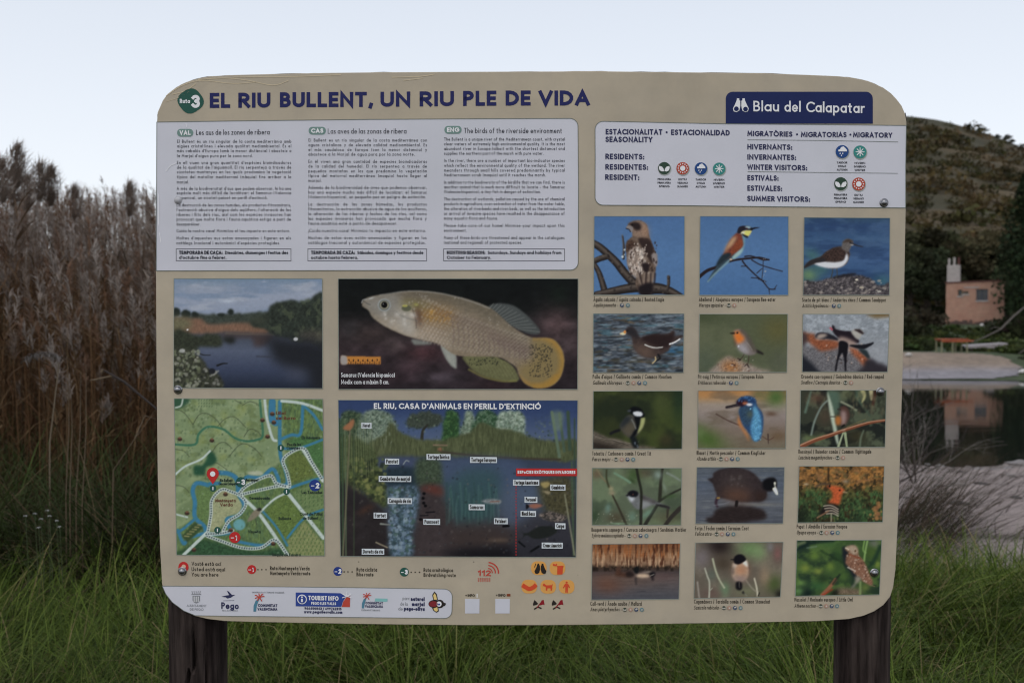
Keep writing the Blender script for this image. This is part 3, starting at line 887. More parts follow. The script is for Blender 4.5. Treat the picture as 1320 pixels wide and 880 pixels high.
# text panel (three languages)
TP = [(202.3, 157.6), (320, 155.9), (475, 154.2), (620, 153.3), (735, 152.9)] + [(735 + 10 * math.sin(R(a)), 163 - 10 * math.cos(R(a))) for a in range(15, 91, 15)] + \
     [(745.6, 240)] + [(735.3 + 10 * math.cos(R(a)), 338 + 10 * math.sin(R(a))) for a in range(0, 91, 15)] + [(600, 348.3), (400, 348.6), (201.6, 349)]
k = Ink(); k.shape(TP, L1); tpan = k.build('text_panel', WHITE, panel, 'white text panel with three columns of writing')
k = Ink(); k.line(TP + [TP[0]], 0.8, L2); k.build('panel_rule', EDGE, tpan)
COLS = {
 'valencian': (228.6, 375.6, 227.6, 375.0, [
  (182.6, 'El Bullent \u00e9s un riu singular de la costa mediterr\u00e0nia amb', 1), (188.6, 'aig\u00fces cristal\u00b7lines i elevada qualitat mediambiental. \u00c9s el', 1), (194.7, "m\u00e9s cabal\u00f3s d'Europa (amb la menor dist\u00e0ncia) i abasteix a", 1), (201.2, "la Marjal d'aigua pura per la zona nord.", 325.6),
  (210, "En ell viuen una gran quantitat d'esp\u00e8cies bioindicadores", 1), (216, "de la qualitat de l'aiguamoll. El riu serpenteja a trav\u00e9s de", 1), (222, 'xicotetes muntanyes en les quals predomina la vegetaci\u00f3', 1), (228.4, 't\u00edpica del matollar mediterrani (m\u00e0quia) fins arribar a la', 1), (235, 'marjal.', 243.5),
  (243.3, "A m\u00e9s de la biodiversitat d'aus que podem observar, hi ha una", 1), (249, 'esp\u00e8cie molt m\u00e9s dif\u00edcil de localitzar: el Samaruc (Valencia', 1), (255.2, "hispanica), un xicotet peixet en perill d'extinci\u00f3.", 345),
  (264.6, 'La destrucci\u00f3 de les zones humides, els productes fitosanitaris,', 1), (270.7, "l'extracci\u00f3 abusiva d'aigua dels aq\u00fc\u00edfers, l'alteraci\u00f3 de les", 1), (276.8, 'riberes i llits dels rius, aix\u00ed com les esp\u00e8cies invasores han', 1), (282.9, 'provocat que molta flora i fauna aqu\u00e0tica estiga a punt de', 1), (289.2, 'desapar\u00e9ixer.', 258.5),
  (297.7, 'Cuida la nostra casa! Minimitza el teu impacte en este entorn.', 374), (307, "Moltes d'aquestes aus estan amena\u00e7ades i figuren en els", 1), (313.4, "cat\u00e0legs (nacional i auton\u00f2mic) d'esp\u00e8cies protegides.", 361)],
  ('VAL', 228.6, 249.2, 171.4), ('Les aus de les zones de ribera', 253, 347.7, 174.2, 173.6),
  ('TEMPORADA DE CA\u00c7A:', 'Dissabtes, diumenges i festius des', "d'octubre fins a febrer.", 231, 287, 371.5, 284)),
 'spanish': (397.8, 550.4, 397.3, 549.8, [
  (181.1, 'El Bullent es un r\u00edo singular de la costa mediterr\u00e1nea con', 1), (187.2, 'aguas cristalinas y de elevada calidad medioambiental. Es', 1), (193.3, 'el m\u00e1s caudaloso de Europa (con la menor distancia) y', 1), (199.2, 'abastece a la Marjal de agua pura por la zona norte.', 534.5),
  (208.5, 'En \u00e9l viven una gran cantidad de especies bioindicadoras', 1), (214.6, 'de la calidad del humedal. El r\u00edo serpentea a trav\u00e9s de', 1), (220.8, 'peque\u00f1as monta\u00f1as en las que predomina la vegetaci\u00f3n', 1), (226.9, 't\u00edpica del matorral mediterr\u00e1neo (maquia) hasta llegar al', 1), (233, 'marjal.', 414.5),
  (242, 'Adem\u00e1s de la biodiversidad de aves que podemos observar,', 1), (248.2, 'hay una especie mucho m\u00e1s dif\u00edcil de localizar: el Samaruc', 1), (254.2, '(Valencia hispanica), un peque\u00f1o pez en peligro de extinci\u00f3n.', 549),
  (263.5, 'La destrucci\u00f3n de las zonas h\u00famedas, los productos', 1), (269.6, 'fitosanitarios, la extracci\u00f3n abusiva de agua de los acu\u00edferos,', 1), (275.8, 'la alteraci\u00f3n de las riberas y lechos de los r\u00edos, as\u00ed como', 1), (281.9, 'las especies invasoras han provocado que mucha flora y', 1), (288.2, 'fauna acu\u00e1tica est\u00e9 a punto de desaparecer.', 512),
  (297.4, '\u00a1Cuida nuestra casa! Minimiza tu impacto en este entorno.', 549), (306.6, 'Muchas de estas aves est\u00e1n amenazadas y figuran en los', 1), (312.9, 'cat\u00e1logos (nacional y auton\u00f3mico) de especies protegidas.', 548.6)],
  ('CAS', 398, 420.2, 168.8), ('Las aves de las zonas de ribera', 422.7, 524, 172.6, 172.4),
  ('TEMPORADA DE CAZA:', 's\u00e1bados, domingos y festivos desde'.replace('s', 'S', 1), 'octubre hasta febrero.', 401, 457.5, 545.8, 454.5)),
 'english': (572.6, 728, 572.2, 727.6, [
  (179.8, 'The Bullent is a unique river of the Mediterranean coast, with crystal', 1), (185.9, 'clear waters of extremely high environmental quality. It is the most', 1), (191.9, 'abundant river in Europe (albeit with the shortest distance) and', 1), (198, 'supplies the northern part of the marsh with pure water.', 700.5),
  (207.3, 'In the river, there are a number of important bio-indicator species', 1), (213.6, 'which reflect the environmental quality of the wetland. The river', 1), (219.8, 'meanders through small hills covered predominantly by typical', 1), (225.9, 'Mediterranean scrub (maquia) until it reaches the marsh.', 703.5),
  (235.3, 'In addition to the biodiversity of the birdlife that we can find, there is', 1), (241.4, 'another animal that is much more difficult to locate - the Samaruc', 1), (247.5, '(Valencia hispanica), a tiny fish in danger of extinction.', 697),
  (256.8, 'The destruction of wetlands, pollution caused by the use of chemical', 1), (263, 'products in agriculture, over-extraction of water from the water table,', 1), (269.3, 'the alteration of riverbanks and river beds, as well as the introduction', 1), (275.5, 'or arrival of invasive species have resulted in the disappearance of', 1), (281.6, 'many aquatic flora and fauna.', 641.5),
  (290.9, 'Please take care of our home! Minimise your impact upon this', 1), (297.2, 'environment.', 601.5), (306.5, 'Many of these birds are threatened and appear in the catalogues', 1), (312.7, '(national and regional) of protected species.', 673)],
  ('ENG', 573, 595, 167.6), ('The birds of the riverside environment', 598.2, 724.3, 171.8, 172),
  ('HUNTING SEASON:', 'Saturdays, Sundays and holidays from', 'October to February.', 576, 625.5, 723.6, 624.5)),
}
for cn, (xa, xb, xa2, xb2, lines, bd, hd, box) in COLS.items():
    k = Ink()
    for y, t, e in lines:
        f = (y - 180) / 135.0
        x0 = xa + (xa2 - xa) * f; x1 = xb + (xb2 - xb) * f
        k.text(t, x0, y + 1.75, x1 if e == 1 else e, y + 1.75, cap=4.0, wt=0.115, sx=.85, sp=0.26, mode='just' if e == 1 else 'fit', h=L2, word=.5)
    b1, b2, b3, u0, u1, u2, u3 = box
    k.text(b2, u1 + 3.2, 327.6, u2, 327.6, cap=4.1, wt=0.2, sp=0.1, h=L2)
    k.text(b3, u0, 333.9, u3 - (0 if cn != 'valencian' else 0), 333.9, cap=4.1, wt=0.2, sp=0.1, h=L2) if False else k.text(b3, u0, 333.9, None, None, cap=4.1, wt=0.2, sp=0.1, h=L2)
    k.text(hd[0], hd[1], hd[3], hd[2], hd[4], cap=6.6, wt=0.105, sp=0.2, h=L2)
    k.build('body_text', BODY, tpan, 'column of small grey body text in ' + cn.capitalize())
    k = Ink(); k.text(b1, u0, 327.8, u1, 327.8, cap=4.6, wt=0.24, sp=0.12, h=L2)
    bx0, bx1 = xa2 - 0.3, xb2 + 0.2
    k.line([(bx0, 320.8), (bx1, 320.8), (bx1, 336.2), (bx0, 336.2), (bx0, 320.8)], 0.55, L2)
    k.build('season_notice', BODY, tpan)
    k = Ink(); t, x0, x1, cy = bd
    k.shape(rrect(x0, cy - 5, x1, cy + 5, 4.6), L2); bo = k.build('language_badge', TEAL, tpan, 'grey green rounded badge reading ' + t)
    k = Ink(); k.text(t, x0 + 3.2, cy + 2.9, x1 - 3.2, cy + 2.9, cap=5.8, wt=0.25, h=L3); k.build('badge_lettering', WHITEI, bo)

# seasonality panel
SP = [(935, 159.9), (1060, 160.8), (1168, 162), (1167.2, 215), (1167.2, 268), (1000, 266.5), (880, 265), (778, 264.5)] + [(777.5 - 10.5 * math.sin(R(a)), 254 + 10.5 * math.cos(R(a))) for a in range(15, 91, 15)] + [(767.2, 200)] + [(777.6 - 10.6 * math.cos(R(a)), 167.2 - 10.6 * math.sin(R(a))) for a in range(0, 91, 15)]
k = Ink(); k.shape(SP, L1); span = k.build('season_panel', WHITE, panel, 'white panel explaining resident and migratory seasons')
k = Ink(); k.line(SP + [SP[0]], 0.8, L2)
k.line([(963.5, 180.4), (1060, 181.3), (1157.5, 183.2)], 0.6, L2); k.line([(963.5, 221.4), (1157, 223.6)], 0.6, L2)
k.build('panel_rule', EDGE, span)
SL = (('ESTACIONALITAT', 780.6, 853.8, 173.6, 174, 7.2), ('\u2022', 856.5, 862, 174.2, 174.2, 7), ('ESTACIONALIDAD', 865, 940.6, 174.3, 175, 7.2), ('SEASONALITY', 780.4, 841, 183.4, 183.8, 7.2),
                          ('RESIDENTS:', 780.3, 830.4, 205.4, 205.8, 7.2), ('RESIDENTES:', 780.2, 835.3, 218.8, 219.2, 7.2), ('RESIDENT:', 780, 824, 232, 232.4, 7.2),
                          ('MIGRAT\u00d2RIES', 963.2, 1021.2, 175.6, 176.6, 6.8), ('\u2022', 1024.5, 1030, 176.8, 176.8, 7), ('MIGRATORIAS', 1032.2, 1091, 177, 177.2, 6.8), ('\u2022', 1093.6, 1098.4, 177.2, 177.2, 7), ('MIGRATORY', 1099.4, 1150, 177.3, 178, 6.8),
                          ('HIVERNANTS:', 963.2, 1021, 192.8, 193.4, 7), ('INVERNANTES:', 963.2, 1026, 206, 206.6, 7), ('WINTER VISITORS:', 963, 1040.3, 218.9, 220, 7),
                          ('ESTIVALS:', 963.2, 1003.4, 232.7, 233.2, 7), ('ESTIVALES:', 963.2, 1008, 246, 246.6, 7), ('SUMMER VISITORS:', 963, 1044, 259.4, 260.4, 7))
for nm_, sel in (('season_heading', SL[:4]), ('resident_lettering', SL[4:7]), ('migratory_heading', SL[7:12]), ('winter_visitor_lettering', SL[12:15]), ('summer_visitor_lettering', SL[15:])):
    k = Ink()
    for t, x0, x1, ya, yb, c in sel:
        if len(t) == 1: k.disc((x0 + x1) / 2, ya - 3.4, 1.35, h=L2, n=10)
        else: k.text(t, x0, ya, x1, yb, cap=c, wt=0.22, sp=0.13, h=L2)
    k.build(nm_, NAVY2, span)

def season_icon(parent, kind, cx, cy, r, text=None, shadow=True):
    m = {'spring': ICG, 'summer': ICR, 'autumn': ICB, 'winter': ICT}[kind] if r > 4 else {'spring': pm('small_icon_green', 52, 60, 52), 'summer': pm('small_icon_red', 150, 112, 98), 'autumn': pm('small_icon_blue', 44, 60, 88), 'winter': pm('small_icon_teal', 78, 108, 116)}[kind]
    if shadow and r > 4:
        k = Ink(); k.disc(cx + .7, cy + 1.0, r * 1.06, h=L2); sh = k.build('icon_rim', pm('icon_rim_ink', 140, 144, 142), parent)
    k = Ink(); k.disc(cx, cy, r, h=L3, n=20); o = k.build('season_icon', m, parent, 'round %s symbol' % kind)
    k = Ink(); h = L4
    if kind == 'spring':
        for sg in (-1, 1):
            k.shape([(cx + sg * a * r, cy + b * r) for a, b in ((.03, .5), (.12, .1), (.35, -.22), (.8, -.35), (.88, .0), (.72, .38), (.4, .55))], h)
    elif kind == 'summer':
        k.disc(cx, cy, r * .42, h=h)
        for i in range(12):
            a = i * math.pi / 6; k.disc(cx + r * .72 * math.cos(a), cy + r * .72 * math.sin(a), r * .11, h=h, n=6)
    elif kind == 'autumn':
        k.shape([(cx + a * r, cy + b * r) for a, b in ((-.62, -.02), (-.6, -.28), (-.35, -.34), (-.2, -.66), (.18, -.8), (.45, -.55), (.68, -.3), (.72, -.02))], h)
        for a, b in ((-.3, .2), (.1, .2), (-.1, .5)): k.line([(cx + a * r, cy + b * r), (cx + (a - .06) * r, cy + (b + .2) * r)], .14 * r, h)
    else:
        for i in range(4):
            a = i * math.pi / 4
            k.line([(cx - .68 * r * math.cos(a), cy - .68 * r * math.sin(a)), (cx + .68 * r * math.cos(a), cy + .68 * r * math.sin(a))], .13 * r, h + .00002 * i)
    if r > 4: k.build('icon_mark', WHITEI, o)
    else: k.build('icon_mark', pm('pale_icon_ink', 162, 158, 150), o)
SEAS = {'spring': ('PRIMAVERA', 'PRIMAVERA', 'SPRING'), 'summer': ('ESTIU', 'VERANO', 'SUMMER'), 'autumn': ('TARDOR', 'OTO\u00d1O', 'AUTUMN'), 'winter': ('HIVERN', 'INVIERNO', 'WINTER')}
kt = Ink()
for kd, cx, cy in (('spring', 856.1, 217), ('summer', 879.8, 217.2), ('autumn', 903.3, 217.5), ('winter', 926.8, 217.8), ('autumn', 1085.3, 195.7), ('winter', 1108.2, 196.2), ('spring', 1083.4, 237), ('summer', 1106.5, 237.4)):
    season_icon(span, kd, cx, cy, 8.0 if cx < 1000 else 8.4)
    for i, t in enumerate(SEAS[kd]):
        wd = {9: 17, 8: 15, 6: 13.5, 5: 10.5}[len(t)]
        y0 = cy + 15.4 + i * 4.6
        kt.text(t, cx - wd / 2, y0, cx + wd / 2, y0, cap=2.6, wt=0.2, sp=0.12, h=L2)
kt.build('icon_captions', BODY, span)['kind'] = 'stuff'

# bottom row: legend
LG = (('Vost\u00e9 est\u00e0 ac\u00ed', 247, 284.8, 728.4), ('Usted est\u00e1 aqu\u00ed', 247, 290, 735.4), ('You are here', 247, 281.6, 742.2), ('Ruta Muntanyeta Verda', 348.2, 399, 734.1), ('Muntanyeta Verda route', 348.2, 400, 740.5),
      ('Ruta ciclista', 459.6, 486, 735.8), ('Bike route', 459.6, 481.4, 742), ('Ruta ornitol\u00f2gica', 546, 584, 736.4), ('Birdwatching route', 546, 587.6, 742.8))
for sel, dots in ((LG[:3], ()), (LG[3:5], ((332.6, 733.6), (337.6, 733.6), (343, 733.6))), (LG[5:7], ((443.6, 736.4), (448.6, 736.4), (454, 736.4))), (LG[7:], ((530, 736.9), (535.2, 736.9), (540.8, 736.9)))):
    k = Ink()
    for t, x0, x1, y in sel: k.text(t, x0, y, x1, y + .3, cap=5.0, wt=0.13, sp=.2, h=L1)
    for x, y in dots: k.disc(x, y, .9, h=L1, n=8)
    k.build('legend_text', CAPI, panel)
for n_, cx, cy, m_, cl in (('1', 324.6, 733.4, RED, 'red'), ('2', 435.6, 735.8, BLUE, 'blue'), ('3', 521.2, 736.7, GREEN, 'green')):
    k = Ink(); k.disc(cx, cy, 5.8, h=L1); o = k.build('route_dot', m_, panel, 'small %s round badge with the number %s' % (cl, n_))
    k = Ink(); k.text(n_, cx + .8, cy + 3, cx + (2.6 if n_ == '1' else 4.6), cy + 3, cap=6.2, wt=0.26, h=L2); k.line([(cx - 4.2, cy + .4), (cx - .6, cy + .4)], .9, L2); k.build('badge_lettering', WHITEI, o)
k = Ink(); k.shape([(236.6 + 6.6 * math.cos(R(a)), 730.4 - 7 * math.sin(R(a))) for a in range(0, 360, 20)], L1)
o = k.build('map_pin_mark', RED, panel, 'red you are here ring'); k = Ink(); k.disc(237, 729.6, 2.7, h=L2); k.build('pin_eye', pm('pale_pin_ink', 180, 150, 130), o)

# white strip of logos
LS = [(209.3, 754.7), (330, 755.2), (460, 756.6), (573, 758.4)] + [(573 + 10 * math.sin(R(a)), 768.5 - 10 * math.cos(R(a))) for a in range(20, 91, 14)] + [(582.6, 786)] + [(573 + 9.4 * math.cos(R(a)), 787 + 9.2 * math.sin(R(a))) for a in range(10, 91, 16)] + [(430, 794.6), (300, 793.4), (252, 792.6), (237, 786.4), (222.2, 775.4), (214, 765)]
k = Ink(); k.shape(LS, L1); ls = k.build('logo_strip', WHITE, panel, 'white strip of logos along the bottom edge')
k = Ink(); k.line(LS + [LS[0]], 0.7, L2); k.build('strip_rule', EDGE, ls)
k = Ink()   # coat of arms
k.shape([(248.4 + a, 763 + b) for a, b in ((0, 4), (9.6, 4), (9.6, 10), (8, 12.5), (4.8, 14), (1.6, 12.5), (0, 10))], L2)
for i in range(5): k.line([(247.6 + i * 2.7, 760.8), (248.4 + i * 2.3, 765)], .8, L2 + .00001 * i)
k.line([(247, 765.3), (259.6, 765.3)], 1, L2 + .0001)
co = k.build('coat_of_arms', GREYI, ls)
k = Ink()
for i in range(3): k.line([(250.6 + i * 2.6, 768), (250.6 + i * 2.6, 775)], 1.0, L3)
k.build('shield_stripes', WHITEI, co)
k = Multi('small_lettering', GREYI, lambda: ls); k.text('AJUNTAMENT', 241, 781.2, 266.4, 781.6, cap=3, wt=.16, h=L2); k.text('DE PEGO', 245, 786, 262.6, 786.3, cap=3, wt=.16, h=L2); k.line([(357, 763.4), (366.5, 763.6)], .5, L2)
k.text('GENERALITAT I TURISME VALENCI\u00c0', 325, 763.6, 366.6, 764, cap=1.9, wt=.2, h=L2); k.text('CREAMOS TURISMO', 465.8, 786.6, 490, 787, cap=2.2, wt=.2, sp=.3, h=L2)
k.text('REAL MAR VERDA', 286.5, 787.0, 307, 787.2, cap=1.6, wt=.2, h=L2)
k.text('parc', 519, 772.4, 528, 772.6, cap=4.4, wt=.12, h=L2); k.text('de la', 516, 779.6, 525.6, 779.8, cap=4.4, wt=.12, h=L2); k.text('de', 513.5, 785.8, 519.2, 786, cap=4.4, wt=.12, h=L2)
k.flush()
k = Multi('logo_lettering', NAVY2, lambda: ls); k.text('Pego', 285.4, 784, 308, 784.4, cap=8.6, wt=.2, h=L2)
k.shape([(a, b) for a, b in ((285.4, 768.2), (292, 766.6), (295.6, 766.2), (292.6, 760.6), (295.4, 761.8), (299.2, 766), (303.4, 765.8), (297.4, 769.6), (293.2, 770.6), (291, 769))], L2)
k.line([(288, 773.5), (302, 773.2)], .5, L2)
k.text('natural', 528.6 + 1, 773.6, 547.5, 774, cap=5, wt=.26, h=L2); k.text('marjal', 531, 780.2, 547.5, 780.5, cap=5, wt=.26, h=L2); k.text('pego-oliva', 520.8, 786, 547.5, 786.6, cap=5, wt=.26, h=L2)
k.text('966400843 / 699762815', 392.6, 784.9, 440.4, 785.8, cap=3.4, wt=.24, h=L2); k.text('www.pegoilesvalls.com', 392, 789.6, 441.4, 790.2, cap=4, wt=.22, h=L2)
for xo, yo, sc_ in ((332.6, 781.2, 1), (471.2, 778, .9)):
    k.text('COMUNITAT', xo, yo, xo + 25 * sc_, yo + .3, cap=3.6 * sc_, wt=.26, h=L2); k.text('VALENCIANA', xo - .6, yo + 4.8 * sc_, xo + 25 * sc_, yo + 5 * sc_, cap=3.6 * sc_, wt=.26, h=L2)
k.flush()
def palm(xo, yo, s):
    k = Ink()
    k.shape([(xo + a * s, yo + b * s) for a, b in ((0, 22), (.4, 14), (3, 8), (8, 5), (6, 10), (4.4, 15), (3.4, 22))], L2); k.build('palm_trunk_mark', SKYB, ls)
    k = Ink()
    for a, L_ in ((100, 6), (50, 7), (15, 6.5), (150, 7), (190, 6), (235, 5), (300, 6)):
        k.line([(xo + 8 * s, yo + 4 * s), (xo + (8 + L_ * .6 * math.cos(R(a))) * s, yo + (4 - L_ * .6 * math.sin(R(a)) - .6) * s), (xo + (8 + L_ * math.cos(R(a))) * s, yo + (4 - L_ * .9 * math.sin(R(a))) * s)], 1.3 * s, L3 + a * 1e-7)
    k.build('palm_crown_mark', BRICK, ls)
palm(326.8, 765.4, 1.0); palm(466.4, 764.4, .86)
k = Ink(); k.shape([(484, 770.4), (499.6, 770.8), (499.4, 774.8), (483, 774.4)], L2); k.build('turquoise_tab', AQUA, ls)
k = Ink(); k.shape([(381.3, 762.8), (439, 763.8), (446, 768), (442, 775), (440, 781.4), (381.3, 780.6)], L2); ti = k.build('tourist_info_tab', BLUE2, ls, 'blue tourist information tab with a white letter i')
k = Ink(); k.disc(389.6, 771.6, 6.2, h=L3); k.build('info_ring', WHITEI, ti)
k = Ink(); k.disc(389.6, 771.6, 5, h=L4); k.build('info_disc', BLUE2, ti)
k = Ink(); k.text('TOURIST INFO', 397.8, 772.6, 436.6, 773.4, cap=5.8, wt=.22, h=L3); k.text('PEGO I LES VALLS', 401.4, 778.4, 433.4, 779, cap=3.6, wt=.2, h=L3)
k.shape([(388.4, 774.8), (388.4, 770.6), (390.8, 770.6), (390.8, 774.8)], .003); k.disc(389.6, 768.6, 1.2, h=.003, n=8)
for a in (90, 30, -20, 150, 200): k.line([(447.4, 767.4), (447.4 + 6.4 * math.cos(R(a)), 767.4 - 6 * math.sin(R(a)))], 1, .003 + a * 1e-7 + 1e-5)
k.build('tab_lettering', WHITEI, ti)
k = Ink(); k.shape([(440.6, 781.6), (442.4, 775), (446.6, 769), (451.4, 767.6), (451.2, 781.8)], L2); k.build('red_tab', BRICK, ls)
# cartoon bird logo of the natural park
k = Ink(); k.disc(559.8, 777.6, 7.4, 5.2, h=L2); k.disc(567, 777.6, 5.4, h=L2 + .0001); k.shape([(570, 774.6), (575, 777), (573.6, 780), (570, 781)], L2 + .0002)
k.shape([(558.6, 772.4), (557.2, 766), (560, 761.6), (563, 764.6), (564.6, 772.6)], L2 + .0003); k.shape([(557, 782.6), (564.6, 780.6), (565.8, 786.6), (562.6, 788.8), (558.6, 786)], L2 + .0003)
bl = k.build('bird_logo', BLACK, ls, 'small round bird emblem with dark beak')
k = Ink(); k.disc(558.8, 777.6, 5.8, 3.8, h=.0018); k.build('bird_body_mark', pm('logo_maroon_ink', 110, 40, 44), bl)
k = Ink(); k.shape([(559.4, 771.8), (558.6, 766.4), (560.2, 763.6), (562, 766), (563.4, 772)], .0019); k.shape([(558.8, 783.2), (563.8, 781.6), (564.6, 786), (562.4, 787.4), (559.6, 785.4)], .0019); k.build('bird_wing_mark', pm('logo_sand_ink', 206, 170, 110), bl)
k = Ink(); k.disc(566, 777.6, 3.4, h=.0018); k.build('bird_face_mark', WHITEI, bl)
k = Ink(); k.disc(566, 778, 1.3, h=.0024, n=10); k.build('bird_eye_mark', BLUE2, bl)

# emergency number, info squares
k = Ink(); k.text('112', 616, 741.8, 632.8, 742, cap=7.6, wt=.22, h=L1)
for i, r in enumerate((6, 10, 14)): k.line([(628.6 + r * math.cos(R(a)) * 1.0, 737.6 - r * math.sin(R(a)) * .95) for a in range(85, -6, -10)], 1.3 + i * .25, L1)
for i in range(4):
    y = 744.6 + i * 1.4
    for j in range(7): k.line([(616 + j * 2.4, y), (617.6 + j * 2.4, y)], .7, L1)
k.build('emergency_number', BRICK, panel, 'red emergency number 112 with radio waves')
k = Multi('info_lettering', CAPI, lambda: panel); k.text('+ INFO', 600, 768.4, 612, 768.6, cap=3.4, wt=.22, h=L1); k.text('+ INFO', 639.5, 768.2, 651.6, 768.4, cap=3.4, wt=.22, h=L1); k.flush()
k = Ink(); k.line([(615, 764.6), (615, 769.4)], 1.2, L1); k.build('language_mark', WHITEI, panel)
k = Ink(); k.shape([(653.2, 764.8), (658, 764.8), (658, 768), (653.2, 768)], L1); k.build('language_mark', pm('flag_brown_ink', 110, 56, 36), panel)
for x in (599.4, 638.4):
    k = Ink(); k.shape([(x, 771.2), (x + 18.8, 771.2), (x + 18.6, 790), (x, 790)], L1); k.build('white_square', WHITE, panel, 'small blank white square below the word INFO')
# ochre rule symbols
ICO = [('binoculars', 694.6, 731.6), ('flower', 718.6, 731.7), ('snake', 682.2, 755.4), ('dog', 706.6, 755.6), ('walker', 730.4, 755.6)]
for nm, cx, cy in ICO:
    k = Ink(); k.shape(rrect(cx - 10, cy - 8.8, cx + 10, cy + 8.8, 7.4), L1); o = k.build('rule_symbol', ORANGE, panel, 'rounded ochre symbol with a %s on it' % nm)
    k = Ink(); h = L2
    if nm == 'binoculars': binoculars(k, cx + 2, cy + .6, 7.6, h); mm = BLACK; k.line([(cx - 5.6, cy - 1), (cx - 3.8, cy - 6)], .9, h); k.line([(cx - 2.4, cy - 3), (cx - .6, cy - 6)], .8, h)
    elif nm == 'flower':
        mm = ORED; k.shape([(cx - 6, cy - 3), (cx - 5, cy - 6.4), (cx - 3, cy - 4.6), (cx - .6, cy - 6.4), (cx - .8, cy - 2.8)], h); k.shape([(cx - .4, cy + 8), (cx - .2, cy - 3), (cx + 8, cy - 3.4), (cx + 7, cy), (cx + 6.4, cy + 8)], h); k.line([(cx - 6, cy - 5), (cx + 2, cy - 2)], .8, h + .0001)
    elif nm == 'snake': mm = ORED; k.line(smooth_pts([(cx - 9, cy - 2), (cx - 5, cy + .4), (cx, cy + 2.8), (cx + 5, cy + 1), (cx + 9, cy - 2.6)], False).tolist(), 5.4, h)
    elif nm == 'dog':
        mm = ORED; k.shape([(cx + a, cy + b) for a, b in ((-7, -3), (-5.4, -4.6), (-2.6, -2), (4.4, -2.2), (6, -4), (5.2, 0), (4.8, 4.8), (3.2, 4.8), (3, 1.8), (-1, 1.8), (-1.2, 4.8), (-3, 4.8), (-3.2, 0), (-6.6, -1.2))], h)
    else:
        mm = ORED; k.disc(cx, cy - 5.6, 1.4, h=h, n=8); k.shape([(cx + a, cy + b) for a, b in ((-2, -4), (2, -4), (4.4, 1), (3.2, 1.6), (1.8, -1), (1.4, 7.6), (.2, 7.6), (0, 2.4), (-.4, 7.6), (-1.6, 7.6), (-1.8, -1), (-4, 2), (-5, 1.2))], h)
    k.build('symbol_mark', mm, o)
for cx in (694.4, 718.6):
    k = Ink(); k.shape([(cx - 7.4, 777.6), (cx - 5.6, 772.6), (cx - 3.2, 774.6), (cx - .6, 777.6), (cx - 3, 779), (cx - 7, 780)], L1); k.line([(cx - 6, 784.6), (cx - 1, 781.6), (cx + 3.6, 783.6)], 1.8, L1)
    o = k.build('crossed_symbol', BLACK, panel, 'small crossed black and red symbol')
    k = Ink(); k.shape([(cx + 1.2, 777.6), (cx + 4, 773), (cx + 6.4, 772.4), (cx + 7.6, 779), (cx + 5, 778.6), (cx + 2, 779.6)], L1); k.line([(cx - 2.6, 783), (cx + 3, 776)], 1.3, L1 + .0001); k.build('symbol_mark', pm('dark_red_ink', 116, 26, 34), o)

# bolts
def bolt_mesh():
    mb = MB(); prof = [(.0, .0075), (.0028, .0071), (.0055, .0056), (.0072, .0032), (.0078, .0008), (.0092, .0006), (.0094, 0)]
    n = 20; rings = []
    vs = [(0, 0, prof[0][1])]; fs = []
    for r, z in prof[1:]:
        vs += [(r * math.cos(2 * math.pi * i / n), r * math.sin(2 * math.pi * i / n), z) for i in range(n)]
    for i in range(n): fs.append((0, 1 + i, 1 + (i + 1) % n))
    for q in range(len(prof) - 2):
        for i in range(n):
            a = 1 + q * n + i; b = 1 + q * n + (i + 1) % n; fs.append((a, a + n, b + n, b))
    mb.add(vs, fs); return mb.mesh('bolt', True)
bm_ = bolt_mesh()
steel = mat('weathered_steel', (0.30, 0.30, 0.31), 0.32, var=0.2, scale=300, metal=1.0, bump=0.2, bscale=700, dist=.0004)
film = pm('film_covered_bolt', 150, 150, 156, rough=.35)
Mb = Matrix(((1, 0, 0), (0, -math.sin(LEAN), -math.cos(LEAN)), (0, math.cos(LEAN), -math.sin(LEAN)))).to_4x4()
for (px, py, lb) in ((229.6, 258.5, 'bolt head lying under the white printed film'), (229.6, 502, None), (235.2, 735.6, None), (1139.2, 261.4, None), (1134.6, 504.6, None), (1126.8, 737.6, None)):
    o = bpy.data.objects.new('bolt', bm_ if lb is None else bm_.copy()); C.objects.link(o)
    if lb: o.data.materials.append(film); o['label'] = lb
    elif not bm_.materials: bm_.materials.append(steel)
    o.parent = board
    p_ = B(np.array(px), np.array(py), 0.0012)
    o.matrix_local = Matrix.Translation(p_) @ Mb @ Matrix.Scale(1.0 if lb is None else .85, 4)

